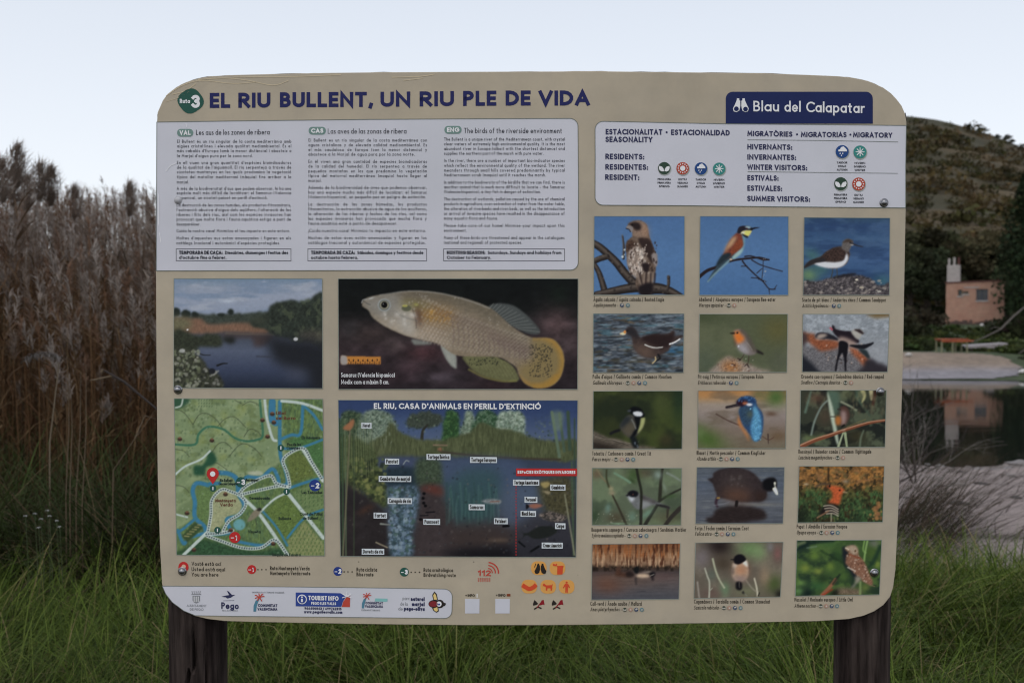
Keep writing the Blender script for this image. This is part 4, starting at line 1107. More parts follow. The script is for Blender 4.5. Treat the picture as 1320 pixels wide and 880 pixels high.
# posts
def post_mesh(px0, px1, crack):
    Yp = 2.1 + 0.016 + 0.062
    a = at(px0, 800, Yp).x; b = at(px1, 800, Yp).x
    r = (b - a) / 2 * 0.985; cx = (a + b) / 2
    nr, nz_ = 96, 150; vs = []
    z0, z1 = -0.35, 2.02
    th = np.linspace(0, 2 * np.pi, nr, endpoint=False)
    Z = np.linspace(z0, z1, nz_)
    T, ZZ = np.meshgrid(th, Z)
    g = fbm(T / (2 * np.pi) * 34, ZZ * 2.2, 51 + crack) - .5
    g2 = fbm(T / (2 * np.pi) * 90, ZZ * 6, 61 + crack) - .5
    rr = r * (1 + 0.014 * g + 0.016 * g2 + 0.03 * (fbm(T / (2 * np.pi) * 5, ZZ * 5, 71) - .5) - .012 * (ZZ - 1.0))
    if crack:
        c0 = -np.pi / 2 + 0.16 + 0.10 * np.sin(ZZ * 14) + .05 * np.sin(ZZ * 39) - (ZZ < .83) * 0.16
        d = np.abs((T - c0 + np.pi) % (2 * np.pi) - np.pi)
        rr = rr - 0.020 * np.exp(-(d / 0.055) ** 2) * sstep(0.95, 0.87, ZZ)
        c1 = -np.pi / 2 + .55 + .04 * np.sin(ZZ * 18); d = np.abs((T - c1 + np.pi) % (2 * np.pi) - np.pi)
        rr = rr - 0.010 * np.exp(-(d / 0.04) ** 2) * sstep(0.9, 0.86, ZZ)
    else:
        for q in (-.5, .05, .6):
            c1 = -np.pi / 2 + q + .05 * np.sin(ZZ * 9 + q); d = np.abs((T - c1 + np.pi) % (2 * np.pi) - np.pi)
            rr = rr - 0.004 * fbm(T * 0 + q, ZZ * 7, 90) * 1.6 * np.exp(-(d / 0.035) ** 2)
    v = np.stack([cx + rr * np.cos(T), (Yp - BASE[1]) + rr * np.sin(T), ZZ + 0 * T], -1).reshape(-1, 3)
    v[:, 0] -= BASE[0]
    i = np.arange((nz_ - 1) * nr); q, c_ = i // nr, i % nr; c2 = (c_ + 1) % nr
    f = np.stack([q * nr + c_, q * nr + c2, (q + 1) * nr + c2, (q + 1) * nr + c_], 1)
    top = np.arange((nz_ - 1) * nr, nz_ * nr)[None]
    return np_mesh('post', v, [f, top], smooth=False)
wood = mat('dark_weathered_post_wood', (0.018, 0.013, 0.012), 0.95, var=0.6, scale=26, bump=1.0, bscale=60, col2=(0.055, 0.042, 0.037), stretch=(1, 1, .10), dist=.006, spec=.06)
pl = link('post', post_mesh(219, 292, 1), wood, board); pl['label'] = 'dark round wooden post with a long split, under the lower left corner'
pr = link('post', post_mesh(1076, 1146, 0), wood, board); pr['label'] = 'dark round wooden post under the lower right corner'
# ------------------------------------------------------------------ the board's printed pictures
print_m = mat('printed_photograph', (0, 0, 0), 0.45, attr='col', spec=0.14)
BRN = (58, 44, 34)
def frame(corner_px, wd=0.8):
    k = Ink(); p = [tuple(q) for q in corner_px]; k.line(p + [p[0]], wd, 0.0016)
    return k

def finish(P, name, label, rim=(118, 124, 118)):
    P.tex(.035, P.sc * 1.7, None, 91).tex(.035, P.sc * 4.5, P.sc * 3.2, 92)
    Lm = P.im.mean(2, keepdims=True); P.im = (84 + (Lm - 84) * 1.12) + (P.im - Lm) * .95
    o = P.build(name, print_m, panel, label)
    k = Ink(); p = [tuple(q) for q in P.cn]; k.line(p + [p[0]], 0.7, 0.0014)
    k.build('picture_edge', pm('picture_edge_ink', *rim), o)
    return o

# 1 booted eagle on a dead branch
P = Paint(760, 270, 6.77, [(40, 60), (828, 60), (826, 745), (35, 745)], (70, 103, 148), seed=1)
P.grad([(60, (66, 98, 142)), (400, (72, 106, 150)), (745, (70, 103, 146))])
br, brd, brl = (58, 50, 46), (34, 30, 30), (104, 94, 86)
for pts, w0, w1 in (([(30, 295), (90, 330), (170, 400), (240, 470), (310, 560), (400, 650), (500, 690)], 62, 80), ([(35, 455), (90, 430), (150, 412)], 48, 50), ([(50, 490), (85, 560), (120, 670), (140, 745)], 40, 62),
                    ([(60, 745), (200, 715), (330, 690), (500, 670)], 60, 90), ([(500, 690), (600, 690), (690, 710), (790, 760)], 110, 60), ([(290, 235), (300, 330), (296, 430)], 10, 16), ([(690, 590), (690, 650), (680, 700)], 26, 20)):
    P.line(pts, w0, brd, w2=w1); P.line([(x - 4, y - 5) for x, y in pts], w0 * .62, br, w2=w1 * .6, soft=4)
    P.line([(x - 6, y - 12) for x, y in pts], w0 * .2, brl, w2=w1 * .2, soft=6, alpha=.7)
bm = P.mask([(20, 260), (130, 330), (320, 520), (420, 620), (600, 640), (800, 740), (800, 760), (20, 760), (20, 480)], 2, False)
P.speck(150, (35, 280, 780, 745), 9, [(92, 82, 76), (28, 24, 24), (70, 60, 54)], seed=3, alpha=.5, mask=(np.abs(P.im.sum(2) - 321) > 60) * 1.0)
P.poly([(345, 120), (400, 98), (460, 102), (500, 140), (515, 200), (540, 290), (575, 370), (590, 440), (570, 560), (545, 650), (540, 735), (450, 742), (400, 660), (400, 600), (345, 540), (325, 450), (315, 340), (330, 270), (370, 240), (372, 190), (350, 165), (325, 160), (330, 140)], (92, 76, 66), rough=6, tex=.3, ts=26, tsy=40)
P.poly([(430, 250), (510, 250), (560, 360), (545, 470), (500, 400), (440, 300)], (48, 36, 34), soft=2, rough=6)
P.poly([(318, 300), (360, 270), (400, 300), (390, 360), (330, 380)], (66, 48, 40), soft=3, rough=8, tex=.5, ts=14)
P.poly([(330, 400), (380, 330), (440, 330), (500, 430), (480, 470), (450, 560), (400, 590), (350, 530)], (132, 116, 106), soft=3, rough=8, tex=.45, ts=16, tsy=30, col2=(160, 148, 140))
P.poly([(540, 400), (585, 380), (592, 460), (575, 500)], (128, 118, 116), soft=2, rough=5)
P.speck(55, (330, 290, 590, 560), 11, [(56, 42, 38), (48, 36, 34)], seed=4, alpha=.8, ratio=.6)
P.speck(50, (340, 300, 520, 560), 8, [(190, 178, 168), (170, 156, 146)], seed=5, alpha=.7, ratio=.7)
P.poly([(455, 470), (520, 480), (500, 560), (465, 520)], (38, 28, 30), soft=2)
for x0, x1, y1 in ((420, 450, 660), (480, 470, 700), (520, 515, 700), (555, 548, 640)):
    P.line([(x0, 560), ((x0 + x1) / 2, 620), (x1, y1)], 30, (124, 108, 96), w2=18, soft=6, alpha=.8); P.line([(x0 + 16, 560), ((x0 + x1) / 2 + 16, 620), (x1 + 16, y1)], 12, (40, 30, 32), w2=8, soft=4)
P.poly([(430, 670), (545, 640), (540, 740), (440, 742)], (30, 24, 28), soft=3)
P.poly([(345, 125), (400, 100), (450, 104), (495, 140), (510, 200), (500, 240), (440, 240), (385, 235), (375, 180)], (126, 104, 90), soft=3, tex=.2, ts=18)
P.poly([(460, 130), (500, 150), (512, 230), (475, 235)], (150, 112, 86), soft=8, alpha=.7)
P.poly([(350, 120), (400, 110), (440, 125), (448, 170), (410, 185), (375, 160), (350, 140)], (40, 30, 30), soft=3)
P.poly([(318, 160), (340, 140), (372, 150), (378, 175), (365, 200), (345, 176)], (120, 112, 112), soft=1)
P.line([(318, 166), (345, 176), (356, 196)], 7, (24, 22, 26)); P.blob(372, 134, 9, 7, (18, 14, 14))
P.speck(4, (285, 350, 310, 440), 8, [(190, 200, 200)], seed=9)
finish(P, 'bird_photo', 'photo of a mottled brown eagle perched on a dead branch against blue sky')

# 2 bee-eater
P = Paint(895, 270, 6.77, [(50, 60), (820, 62), (818, 747), (43, 747)], (68, 102, 146), seed=2)
P.grad([(60, (66, 98, 140)), (400, (72, 106, 150)), (747, (64, 98, 142))])
tw = (38, 30, 34)
for pts, w0, w1 in (([(40, 590), (110, 535), (190, 505)], 30, 26), ([(300, 455), (360, 440), (440, 430), (500, 425), (570, 420), (650, 440)], 20, 14), ([(440, 410), (500, 408), (600, 440), (648, 436)], 12, 12),
                    ([(500, 440), (570, 480), (660, 510), (768, 540)], 10, 7), ([(420, 450), (450, 490), (520, 560), (600, 630), (650, 690), (705, 695)], 14, 8), ([(650, 690), (655, 740)], 8, 4), ([(600, 440), (598, 520), (588, 610)], 6, 5),
                    ([(545, 555), (590, 515)], 8, 5), ([(495, 595), (560, 600)], 7, 8), ([(410, 495), (450, 495)], 8, 6), ([(700, 690), (718, 660)], 6, 4), ([(560, 605), (625, 630)], 12, 6)):
    P.line(pts, w0, tw, w2=w1)
P.poly([(115, 630), (150, 560), (200, 490), (240, 420), (290, 370), (340, 330), (400, 330), (380, 400), (320, 440), (240, 500), (160, 590)], (50, 66, 76), soft=1.5, rough=3, tex=.2)
P.line([(118, 628), (180, 560), (300, 450)], 8, (110, 140, 150), w2=16, soft=4)
P.poly([(380, 205), (430, 210), (440, 280), (430, 340), (390, 400), (330, 425), (350, 380), (400, 300)], (92, 132, 148), soft=2)
P.poly([(330, 420), (380, 360), (425, 340), (405, 385), (350, 430)], (132, 160, 160), soft=2)
P.poly([(370, 205), (410, 215), (420, 260), (415, 320), (370, 370), (300, 420), (240, 430), (270, 350), (310, 270)], (106, 52, 40), soft=2, rough=3, tex=.25, ts=20)
P.poly([(330, 250), (370, 240), (340, 300), (290, 350), (262, 390), (275, 330)], (172, 138, 104), soft=4)
P.poly([(400, 250), (425, 290), (415, 330), (360, 370), (310, 390), (340, 330)], (124, 60, 38), soft=2, tex=.25, ts=12)
P.poly([(240, 400), (300, 380), (320, 400), (260, 450), (190, 500), (200, 460)], (34, 46, 54), soft=2)
P.poly([(375, 205), (385, 160), (420, 143), (470, 145), (500, 165), (495, 185), (440, 182), (410, 205)], (34, 30, 40), soft=1)
P.poly([(440, 150), (475, 148), (494, 162), (470, 166)], (140, 168, 176), soft=1.5)
P.poly([(408, 205), (430, 188), (496, 184), (486, 215), (466, 234), (436, 222)], (206, 184, 92), soft=1.2); P.poly([(408, 205), (425, 192), (440, 205), (425, 215)], (214, 210, 180), soft=1.5)
P.poly([(412, 208), (440, 222), (468, 236), (462, 248), (435, 236)], (22, 28, 34), soft=1)
P.poly([(490, 165), (520, 158), (570, 158), (520, 172), (495, 184)], (22, 22, 30), soft=.8)
P.blob(458, 165, 6, 5, (90, 30, 26)); P.blob(318, 436, 14, 8, (172, 150, 130)); P.speck(6, (580, 430, 620, 630), 6, [(150, 150, 150)], seed=2)
finish(P, 'bird_photo', 'photo of a colourful bird with chestnut back and yellow throat on a thin twig')

# 3 sandpiper
P = Paint(1028, 270, 6.77, [(57, 70), (805, 75), (800, 748), (47, 747)], (54, 80, 116), seed=3)
P.grad([(70, (50, 74, 96)), (140, (42, 66, 104)), (260, (52, 80, 116)), (420, (60, 88, 128)), (600, (46, 74, 112)), (748, (44, 68, 96))]); P.mixn((38, 60, 96), 300, 60, .45, .7, .7); P.mixn((70, 96, 128), 200, 90, .5, .8, .5, seed=3)
P.blob(130, 400, 90, 60, (60, 98, 92), .7, hard=.5, ang=30); P.blob(100, 570, 90, 70, (96, 124, 84), .9, hard=.5); P.blob(200, 520, 90, 60, (60, 96, 96), .8, hard=.5); P.blob(740, 620, 90, 60, (50, 90, 100), .7, hard=.5)
P.poly([(40, 640), (120, 630), (220, 610), (290, 590), (400, 575), (520, 575), (620, 590), (690, 650), (740, 660), (810, 640), (820, 770), (30, 770)], (86, 80, 82), soft=2, rough=14, rs=40, tex=.5, ts=14, col2=(62, 58, 62))
P.speck(50, (60, 620, 780, 740), 9, [(132, 124, 118), (150, 140, 132), (50, 46, 48)], seed=1, alpha=.7, ratio=1.5); P.blob(515, 612, 13, 8, (190, 180, 164)); P.blob(558, 680, 20, 12, (150, 140, 126)); P.blob(712, 715, 18, 8, (160, 156, 148))
P.poly([(310, 590), (380, 570), (500, 555), (500, 570), (400, 590), (330, 600)], (34, 32, 38), soft=2, rough=5)
for pts in ([(300, 490), (305, 540), (290, 600)], [(340, 500), (345, 570), (330, 590)]): P.line(pts, 8, (60, 62, 58))
P.poly([(55, 505), (110, 450), (200, 410), (260, 360), (330, 330), (390, 322), (440, 350), (455, 400), (430, 470), (380, 500), (310, 515), (230, 500), (140, 478)], (66, 54, 50), soft=1.5, rough=4, tex=.35, ts=18)
P.poly([(140, 470), (220, 455), (330, 460), (400, 440), (410, 370), (436, 400), (438, 440), (400, 490), (330, 512), (230, 505)], (186, 188, 196), soft=2)
P.poly([(230, 390), (330, 335), (420, 370), (412, 420), (380, 445), (260, 450), (190, 445)], (58, 44, 40), soft=2, tex=.5, ts=14, rough=4)
P.poly([(52, 510), (110, 445), (220, 420), (240, 450), (150, 470), (90, 500)], (44, 40, 42), soft=1.5)
P.poly([(385, 330), (395, 280), (430, 258), (470, 265), (485, 290), (470, 315), (455, 350), (440, 370), (400, 350)], (92, 86, 84), soft=1.5, tex=.2)
P.poly([(395, 290), (430, 260), (475, 270), (480, 285), (430, 285)], (64, 52, 46), soft=2)
P.line([(470, 295), (520, 315), (568, 325)], 14, (46, 44, 52), w2=8); P.blob(458, 289, 6, 6, (20, 16, 18)); P.blob(475, 310, 14, 7, (150, 146, 140), .8)
finish(P, 'bird_photo', 'photo of a brown and white wading bird on a stone by blue water')

# 4 moorhen
P = Paint(760, 395, 8.385, [(40, 77), (1020, 77), (1012, 712), (38, 712)], (76, 84, 94), seed=4)
P.mixn((48, 54, 62), 120, 26, .45, .62, .9); P.mixn((104, 116, 126), 150, 22, .54, .7, .8, seed=4); P.mixn((62, 92, 104), 200, 40, .56, .7, .7, seed=6); P.mixn((84, 70, 52), 110, 20, .62, .75, .7, seed=8); P.tex(.35, 40, 9, 5)
P.blob(900, 480, 150, 50, (40, 84, 118), .8, hard=.5); P.speck(90, (60, 420, 980, 700), 12, [(36, 38, 42), (120, 124, 126), (60, 58, 50)], seed=2, alpha=.6, ratio=3)
P.poly([(392, 250), (420, 220), (470, 225), (505, 270), (545, 330), (620, 320), (700, 295), (780, 305), (850, 290), (900, 258), (920, 280), (905, 315), (1005, 310), (1000, 335), (940, 380), (880, 410), (860, 470), (800, 510), (720, 545), (640, 555), (560, 530), (490, 470), (465, 400), (450, 320), (400, 290)], (62, 50, 48), soft=2, rough=5, tex=.2, ts=40)
P.poly([(560, 330), (700, 295), (860, 300), (915, 265), (910, 330), (860, 420), (800, 440), (650, 410)], (42, 30, 30), soft=4)
P.poly([(480, 420), (600, 430), (680, 470), (700, 540), (600, 545), (520, 500)], (92, 74, 64), soft=10); P.poly([(400, 240), (470, 228), (540, 330), (480, 330), (420, 300)], (40, 38, 42), soft=5)
P.line([(598, 412), (660, 436), (720, 446), (790, 438)], 12, (196, 196, 192), w2=9); P.line([(865, 405), (920, 385), (975, 350)], 16, (206, 206, 206), w2=14)
P.poly([(325, 292), (350, 280), (385, 275), (392, 290), (380, 304), (340, 302)], (212, 190, 150), soft=1); P.blob(380, 275, 14, 18, (190, 120, 60)); P.blob(410, 262, 8, 8, (24, 18, 18))
P.line([(740, 520), (760, 560), (700, 600)], 22, (26, 26, 30), w2=12); P.line([(710, 545), (712, 580), (680, 612)], 14, (170, 150, 110)); P.poly([(760, 540), (850, 530), (870, 570), (780, 600)], (30, 30, 36), soft=8, alpha=.8)
finish(P, 'bird_photo', 'photo of a dark water bird with a white flank stripe wading in rippled water')

# 5 robin
P = Paint(895, 395, 8.385, [(55, 82), (1007, 82), (998, 710), (48, 710)], (78, 84, 62), seed=5)
P.mixn((92, 96, 72), 420, 380, .4, .7, .8); P.blob(900, 250, 200, 180, (92, 84, 44), .6, hard=.5); P.blob(120, 600, 160, 200, (70, 80, 68), .6, hard=.5); P.blob(930, 600, 160, 160, (74, 78, 66), .6, hard=.5); P.blob(120, 120, 220, 80, (62, 70, 48), .6, hard=.5)
P.poly([(190, 720), (230, 640), (300, 570), (360, 535), (420, 555), (520, 590), (600, 630), (700, 665), (820, 712)], (132, 118, 108), soft=4, rough=14, rs=30, tex=.25, ts=20)
P.poly([(300, 620), (380, 590), (480, 620), (490, 700), (340, 700)], (150, 98, 54), soft=10, rough=16, rs=24, tex=.4, ts=20); P.speck(26, (230, 560, 640, 700), 8, [(90, 60, 50), (176, 164, 156)], seed=3, alpha=.6)
for pts in ([(535, 515), (520, 545), (490, 575)], [(590, 530), (585, 580), (572, 640)]): P.line(pts, 7, (60, 44, 40))
P.line([(465, 560), (500, 575), (480, 585)], 9, (40, 30, 30)); P.line([(545, 640), (570, 625), (590, 655)], 9, (40, 30, 30)); P.line([(405, 620), (440, 632)], 10, (50, 30, 30))
P.poly([(650, 455), (700, 475), (745, 505), (740, 520), (690, 505), (655, 490)], (40, 36, 34), soft=1.5)
P.poly([(425, 270), (455, 245), (500, 244), (545, 270), (590, 330), (630, 400), (665, 470), (665, 505), (620, 525), (570, 520), (500, 480), (460, 430), (440, 360), (430, 310)], (112, 102, 100), soft=2, tex=.1)
P.poly([(500, 244), (545, 265), (600, 335), (665, 460), (665, 500), (625, 470), (590, 400), (550, 320), (490, 270)], (74, 68, 58), soft=4)
P.poly([(428, 285), (470, 262), (505, 300), (540, 345), (500, 400), (465, 400), (440, 355)], (200, 104, 38), soft=4); P.poly([(432, 350), (450, 400), (448, 425), (432, 420)], (80, 50, 40), soft=3, alpha=.6)
P.poly([(470, 415), (500, 400), (560, 440), (580, 500), (520, 490), (480, 450)], (146, 142, 148), soft=6); P.blob(478, 428, 10, 14, (176, 176, 180), .8)
P.poly([(380, 286), (430, 278), (436, 298), (400, 296)], (44, 38, 30), soft=.8); P.blob(463, 284, 11, 11, (26, 20, 18)); P.blob(460, 281, 3, 3, (140, 140, 140))
P.line([(560, 380), (600, 430), (625, 470)], 5, (150, 142, 136), alpha=.7)
finish(P, 'bird_photo', 'photo of a small bird with orange breast on a mossy stone')

# 6 swallow
P = Paint(1028, 395, 8.385, [(57, 82), (990, 82), (970, 705), (50, 703)], (120, 126, 134), seed=6)
P.mixn((142, 148, 156), 60, 40, .45, .65, .8); P.tex(.14, 14, 10, 3); P.blob(860, 520, 200, 200, (132, 134, 140), .7, hard=.5); P.poly([(750, 80), (1000, 70), (990, 110), (850, 125), (780, 105)], (110, 92, 62), soft=4)
P.poly([(40, 420), (120, 430), (250, 440), (400, 450), (560, 470), (660, 560), (700, 720), (30, 720)], (96, 94, 98), soft=4, tex=.4, ts=12, rough=10)
P.poly([(40, 530), (90, 560), (140, 600), (200, 660), (240, 720), (30, 720)], (32, 34, 42), soft=5, rough=8)
P.poly([(40, 280), (110, 285), (180, 300), (210, 345), (330, 350), (440, 370), (440, 440), (340, 470), (250, 480), (170, 430), (110, 380), (45, 345)], (128, 72, 48), soft=4, rough=8, tex=.3, ts=24); P.poly([(40, 290), (90, 290), (110, 360), (60, 420), (40, 420)], (66, 52, 52), soft=4)
P.poly([(550, 430), (620, 450), (700, 500), (770, 570), (775, 640), (740, 670), (680, 600), (600, 520)], (136, 76, 50), soft=4, rough=10, tex=.35, ts=20); P.speck(40, (300, 400, 720, 620), 8, [(170, 150, 140), (60, 44, 40)], seed=6, alpha=.6)
P.poly([(760, 560), (860, 600), (980, 650), (980, 710), (640, 710), (700, 660)], (46, 42, 48), soft=5, rough=12)
P.poly([(190, 330), (210, 290), (250, 278), (320, 285), (400, 320), (440, 350), (430, 365), (340, 350), (250, 350)], (36, 34, 42), soft=1.5); P.poly([(205, 345), (230, 300), (300, 295), (320, 310), (260, 345)], (150, 134, 124), soft=3)
P.poly([(370, 205), (395, 210), (420, 245), (520, 265), (580, 270), (660, 360), (650, 395), (600, 390), (500, 370), (430, 330), (380, 270)], (34, 26, 34), soft=1.5)
P.poly([(440, 340), (480, 325), (560, 350), (640, 400), (640, 440), (560, 440), (520, 380), (470, 400)], (140, 120, 112), soft=4)
P.poly([(580, 265), (620, 245), (680, 250), (712, 285), (690, 310), (670, 345), (640, 350), (600, 310)], (150, 146, 140), soft=2); P.poly([(610, 250), (670, 245), (715, 285), (700, 300), (650, 275)], (48, 38, 40), soft=1.5)
P.poly([(445, 385), (490, 370), (540, 395), (545, 440), (530, 560), (525, 690), (510, 690), (500, 560), (480, 500), (440, 580), (420, 690), (403, 685), (420, 580), (440, 480)], (22, 20, 26), soft=1.2)
P.poly([(560, 415), (700, 410), (760, 400), (820, 385), (815, 405), (760, 440), (700, 462), (600, 440)], (26, 26, 32), soft=1.2); P.poly([(660, 460), (740, 470), (780, 540), (760, 560), (700, 510)], (38, 48, 52), soft=2)
P.speck(5, (335, 215, 375, 250), 9, [(170, 70, 84)], seed=2); P.line([(445, 570), (475, 572)], 8, (40, 36, 40))
finish(P, 'bird_photo', 'photo of long-tailed swallows gathering mud at a red clay edge')

# 7 great tit
P = Paint(760, 495, 8.385, [(40, 75), (1005, 72), (997, 697), (35, 697)], (48, 54, 32), seed=7)
P.mixn((62, 72, 36), 300, 220, .45, .7, .9); P.mixn((34, 42, 30), 300, 300, .5, .75, .8, seed=4); P.blob(780, 200, 110, 150, (64, 72, 42), .6, hard=.5); P.blob(830, 600, 90, 80, (64, 56, 38), .6, hard=.5); P.blob(960, 150, 80, 300, (30, 48, 36), .7, hard=.5)
P.poly([(30, 515), (100, 530), (200, 570), (300, 590), (420, 625), (520, 650), (620, 665), (700, 700), (30, 700)], (92, 84, 74), soft=3, rough=8, tex=.25, ts=60, tsy=14); P.poly([(30, 620), (150, 640), (300, 670), (360, 700), (30, 700)], (38, 32, 28), soft=8)
P.line([(60, 545), (200, 590), (420, 660)], 8, (56, 50, 44), alpha=.8); P.line([(60, 570), (240, 600), (440, 640)], 5, (120, 112, 100), alpha=.8)
P.poly([(215, 525), (270, 495), (330, 480), (330, 505), (260, 530), (225, 548)], (26, 26, 30), soft=1.5)
P.poly([(330, 440), (380, 370), (430, 330), (560, 345), (590, 390), (580, 450), (540, 520), (500, 560), (440, 580), (380, 540), (335, 480)], (66, 64, 60), soft=2, tex=.15)
P.poly([(330, 450), (370, 380), (420, 345), (440, 400), (400, 450), (345, 470)], (36, 42, 46), soft=4); P.poly([(360, 480), (450, 400), (500, 450), (480, 530), (400, 560)], (78, 72, 60), soft=6)
P.poly([(545, 375), (595, 360), (592, 420), (560, 490), (515, 530), (530, 450)], (146, 150, 96), soft=2)
P.poly([(480, 350), (545, 350), (545, 420), (520, 500), (490, 560), (440, 590), (470, 520), (505, 460)], (16, 18, 22), soft=2)
P.poly([(430, 285), (450, 250), (500, 243), (550, 260), (580, 300), (595, 345), (560, 360), (500, 350), (455, 325)], (16, 18, 22), soft=1.5)
P.poly([(470, 300), (550, 296), (573, 325), (555, 345), (490, 340)], (186, 190, 196), soft=1.5); P.poly([(403, 288), (435, 272), (450, 285), (430, 300)], (60, 64, 70), soft=1); P.line([(455, 380), (480, 430), (500, 480)], 8, (130, 136, 136), alpha=.7, soft=3)
P.poly([(440, 570), (500, 570), (530, 660), (500, 690), (465, 670)], (24, 28, 32), soft=3); P.speck(8, (460, 610, 530, 680), 8, [(86, 96, 106)], seed=1, alpha=.7); P.poly([(530, 580), (620, 600), (600, 650), (530, 640)], (26, 30, 26), soft=8, alpha=.8)
finish(P, 'bird_photo', 'photo of a small black-headed bird with a white cheek on a grey branch, dark green behind')

# 8 kingfisher
P = Paint(895, 495, 8.385, [(40, 68), (992, 68), (985, 693), (35, 693)], (126, 112, 100), seed=8)
P.grad([(68, (146, 104, 66)), (150, (150, 118, 84)), (220, (138, 124, 112)), (330, (128, 116, 112)), (500, (112, 98, 88)), (693, (104, 96, 80))])
P.mixn((96, 84, 70), 300, 120, .5, .7, .6); P.blob(500, 90, 120, 40, (178, 122, 66), .7, hard=.5); P.blob(110, 110, 120, 50, (170, 118, 66), .7, hard=.5); P.blob(880, 140, 130, 110, (72, 96, 50), 1, hard=.5); P.blob(700, 110, 70, 60, (104, 98, 62), .9, hard=.5)
P.blob(130, 590, 240, 130, (70, 92, 44), 1, ang=25, hard=.5); P.blob(60, 520, 60, 80, (90, 110, 66), .7, hard=.5); P.blob(900, 560, 110, 70, (98, 78, 58), .8, hard=.5); P.blob(830, 320, 70, 30, (86, 64, 50), .8, hard=.5)
P.line([(235, 320), (350, 385), (480, 440)], 13, (76, 58, 52)); P.line([(735, 560), (800, 600), (860, 570)], 9, (84, 60, 50)); P.line([(795, 540), (800, 640)], 16, (66, 50, 46), w2=8)
P.poly([(340, 240), (400, 225), (480, 208), (490, 232), (420, 248), (345, 262)], (32, 26, 30), soft=1); P.line([(350, 255), (470, 225)], 4, (120, 110, 110), alpha=.7)
P.poly([(480, 330), (500, 380), (530, 470), (575, 540), (590, 620), (560, 560), (500, 470), (470, 420)], (170, 106, 60), soft=3)
P.poly([(455, 205), (480, 155), (540, 128), (610, 128), (660, 160), (680, 230), (730, 300), (745, 370), (740, 480), (720, 570), (690, 610), (640, 610), (610, 560), (570, 500), (520, 430), (490, 340), (480, 290), (500, 240)], (38, 66, 104), soft=1.6, rough=4, tex=.2, ts=20)
P.poly([(500, 250), (600, 240), (640, 300), (625, 380), (590, 450), (530, 430), (495, 330)], (46, 68, 90), soft=4, tex=.3, ts=14); P.poly([(575, 300), (625, 300), (615, 360), (580, 350)], (74, 86, 74), soft=5)
P.poly([(640, 250), (690, 290), (720, 370), (725, 480), (700, 590), (650, 612), (615, 540), (610, 440), (630, 360), (640, 310)], (74, 132, 170), soft=3, tex=.22, ts=18); P.poly([(640, 230), (665, 250), (680, 330), (650, 300)], (86, 150, 182), soft=4)
P.speck(30, (630, 380, 720, 600), 9, [(98, 160, 190), (56, 108, 150)], seed=3, alpha=.6); P.poly([(455, 205), (470, 175), (560, 170), (570, 200), (520, 240), (480, 230)], (44, 22, 34), soft=2); P.speck(30, (480, 135, 660, 200), 7, [(70, 110, 160), (26, 48, 90)], seed=5, alpha=.7)
P.poly([(515, 200), (560, 192), (580, 208), (545, 222)], (164, 96, 66), soft=2); P.poly([(560, 215), (600, 206), (630, 222), (585, 234)], (206, 204, 212), soft=1.5); P.blob(606, 265, 8, 10, (110, 170, 200))
finish(P, 'bird_photo', 'photo of a bright blue bird with a long dark beak')

# 9 nightingale
P = Paint(1020, 495, 8.385, [(100, 65), (1025, 65), (1010, 678), (90, 680)], (52, 56, 46), seed=9)
P.mixn((76, 84, 66), 120, 160, .45, .62, .9); P.mixn((30, 34, 32), 160, 120, .5, .65, .9, seed=2); P.blob(270, 150, 110, 70, (92, 66, 52), .7, hard=.5); P.blob(360, 350, 90, 120, (74, 60, 48), .7, hard=.5); P.blob(650, 110, 150, 60, (98, 100, 70), .7, hard=.5); P.blob(700, 560, 120, 80, (58, 54, 36), .8, hard=.5)
P.line([(215, 545), (250, 400), (320, 250), (385, 180)], 22, (104, 116, 108), w2=18, soft=3); P.line([(150, 300), (190, 160), (210, 80)], 26, (86, 106, 92), w2=10, soft=5)
P.poly([(385, 75), (440, 70), (520, 80), (520, 250), (480, 340), (440, 300)], (72, 92, 78), soft=4, smooth=False); P.poly([(390, 80), (410, 130), (450, 260), (480, 420), (510, 620), (490, 640), (440, 440), (400, 220)], (154, 166, 148), soft=2)
P.line([(505, 680), (560, 520)], 26, (140, 150, 120), w2=14); P.line([(580, 530), (600, 680)], 30, (134, 146, 112), w2=20); P.line([(740, 670), (750, 580), (780, 500)], 20, (96, 108, 90), w2=12, soft=4)
P.line([(540, 190), (640, 240), (700, 280)], 22, (130, 134, 110), soft=4, w2=16); P.line([(770, 70), (790, 130), (760, 200)], 44, (150, 146, 100), w2=16, soft=4); P.line([(860, 70), (870, 160)], 46, (158, 150, 112), w2=30, soft=4); P.line([(910, 70), (880, 220)], 40, (62, 40, 32), soft=4, w2=30); P.line([(700, 70), (720, 160), (850, 340)], 40, (64, 80, 66), soft=5, w2=14)
P.speck(40, (620, 80, 1000, 340), 26, [(110, 104, 78), (36, 36, 32), (84, 72, 56), (64, 72, 54)], seed=7, alpha=.5, ratio=.5, soft=True); P.poly([(130, 540), (250, 570), (380, 540), (300, 620), (180, 610)], (104, 118, 74), soft=5, rough=12, alpha=.8)
P.line([(600, 460), (700, 420), (800, 380)], 9, (98, 92, 62))
P.line([(85, 680), (250, 605), (420, 550), (560, 500), (700, 455), (850, 415), (1015, 388)], 46, (112, 64, 44), w2=26); P.line([(90, 660), (250, 590), (420, 538), (560, 490), (700, 445), (850, 405), (1015, 384)], 13, (166, 122, 96), w2=9)
P.poly([(525, 250), (570, 232), (610, 260), (632, 330), (620, 380), (580, 440), (540, 450), (520, 390), (530, 300)], (74, 52, 46), soft=2); P.poly([(535, 300), (580, 290), (595, 360), (575, 430), (540, 440)], (136, 112, 108), soft=4); P.poly([(480, 350), (525, 350), (535, 400), (520, 440), (480, 430)], (160, 96, 44), soft=3)
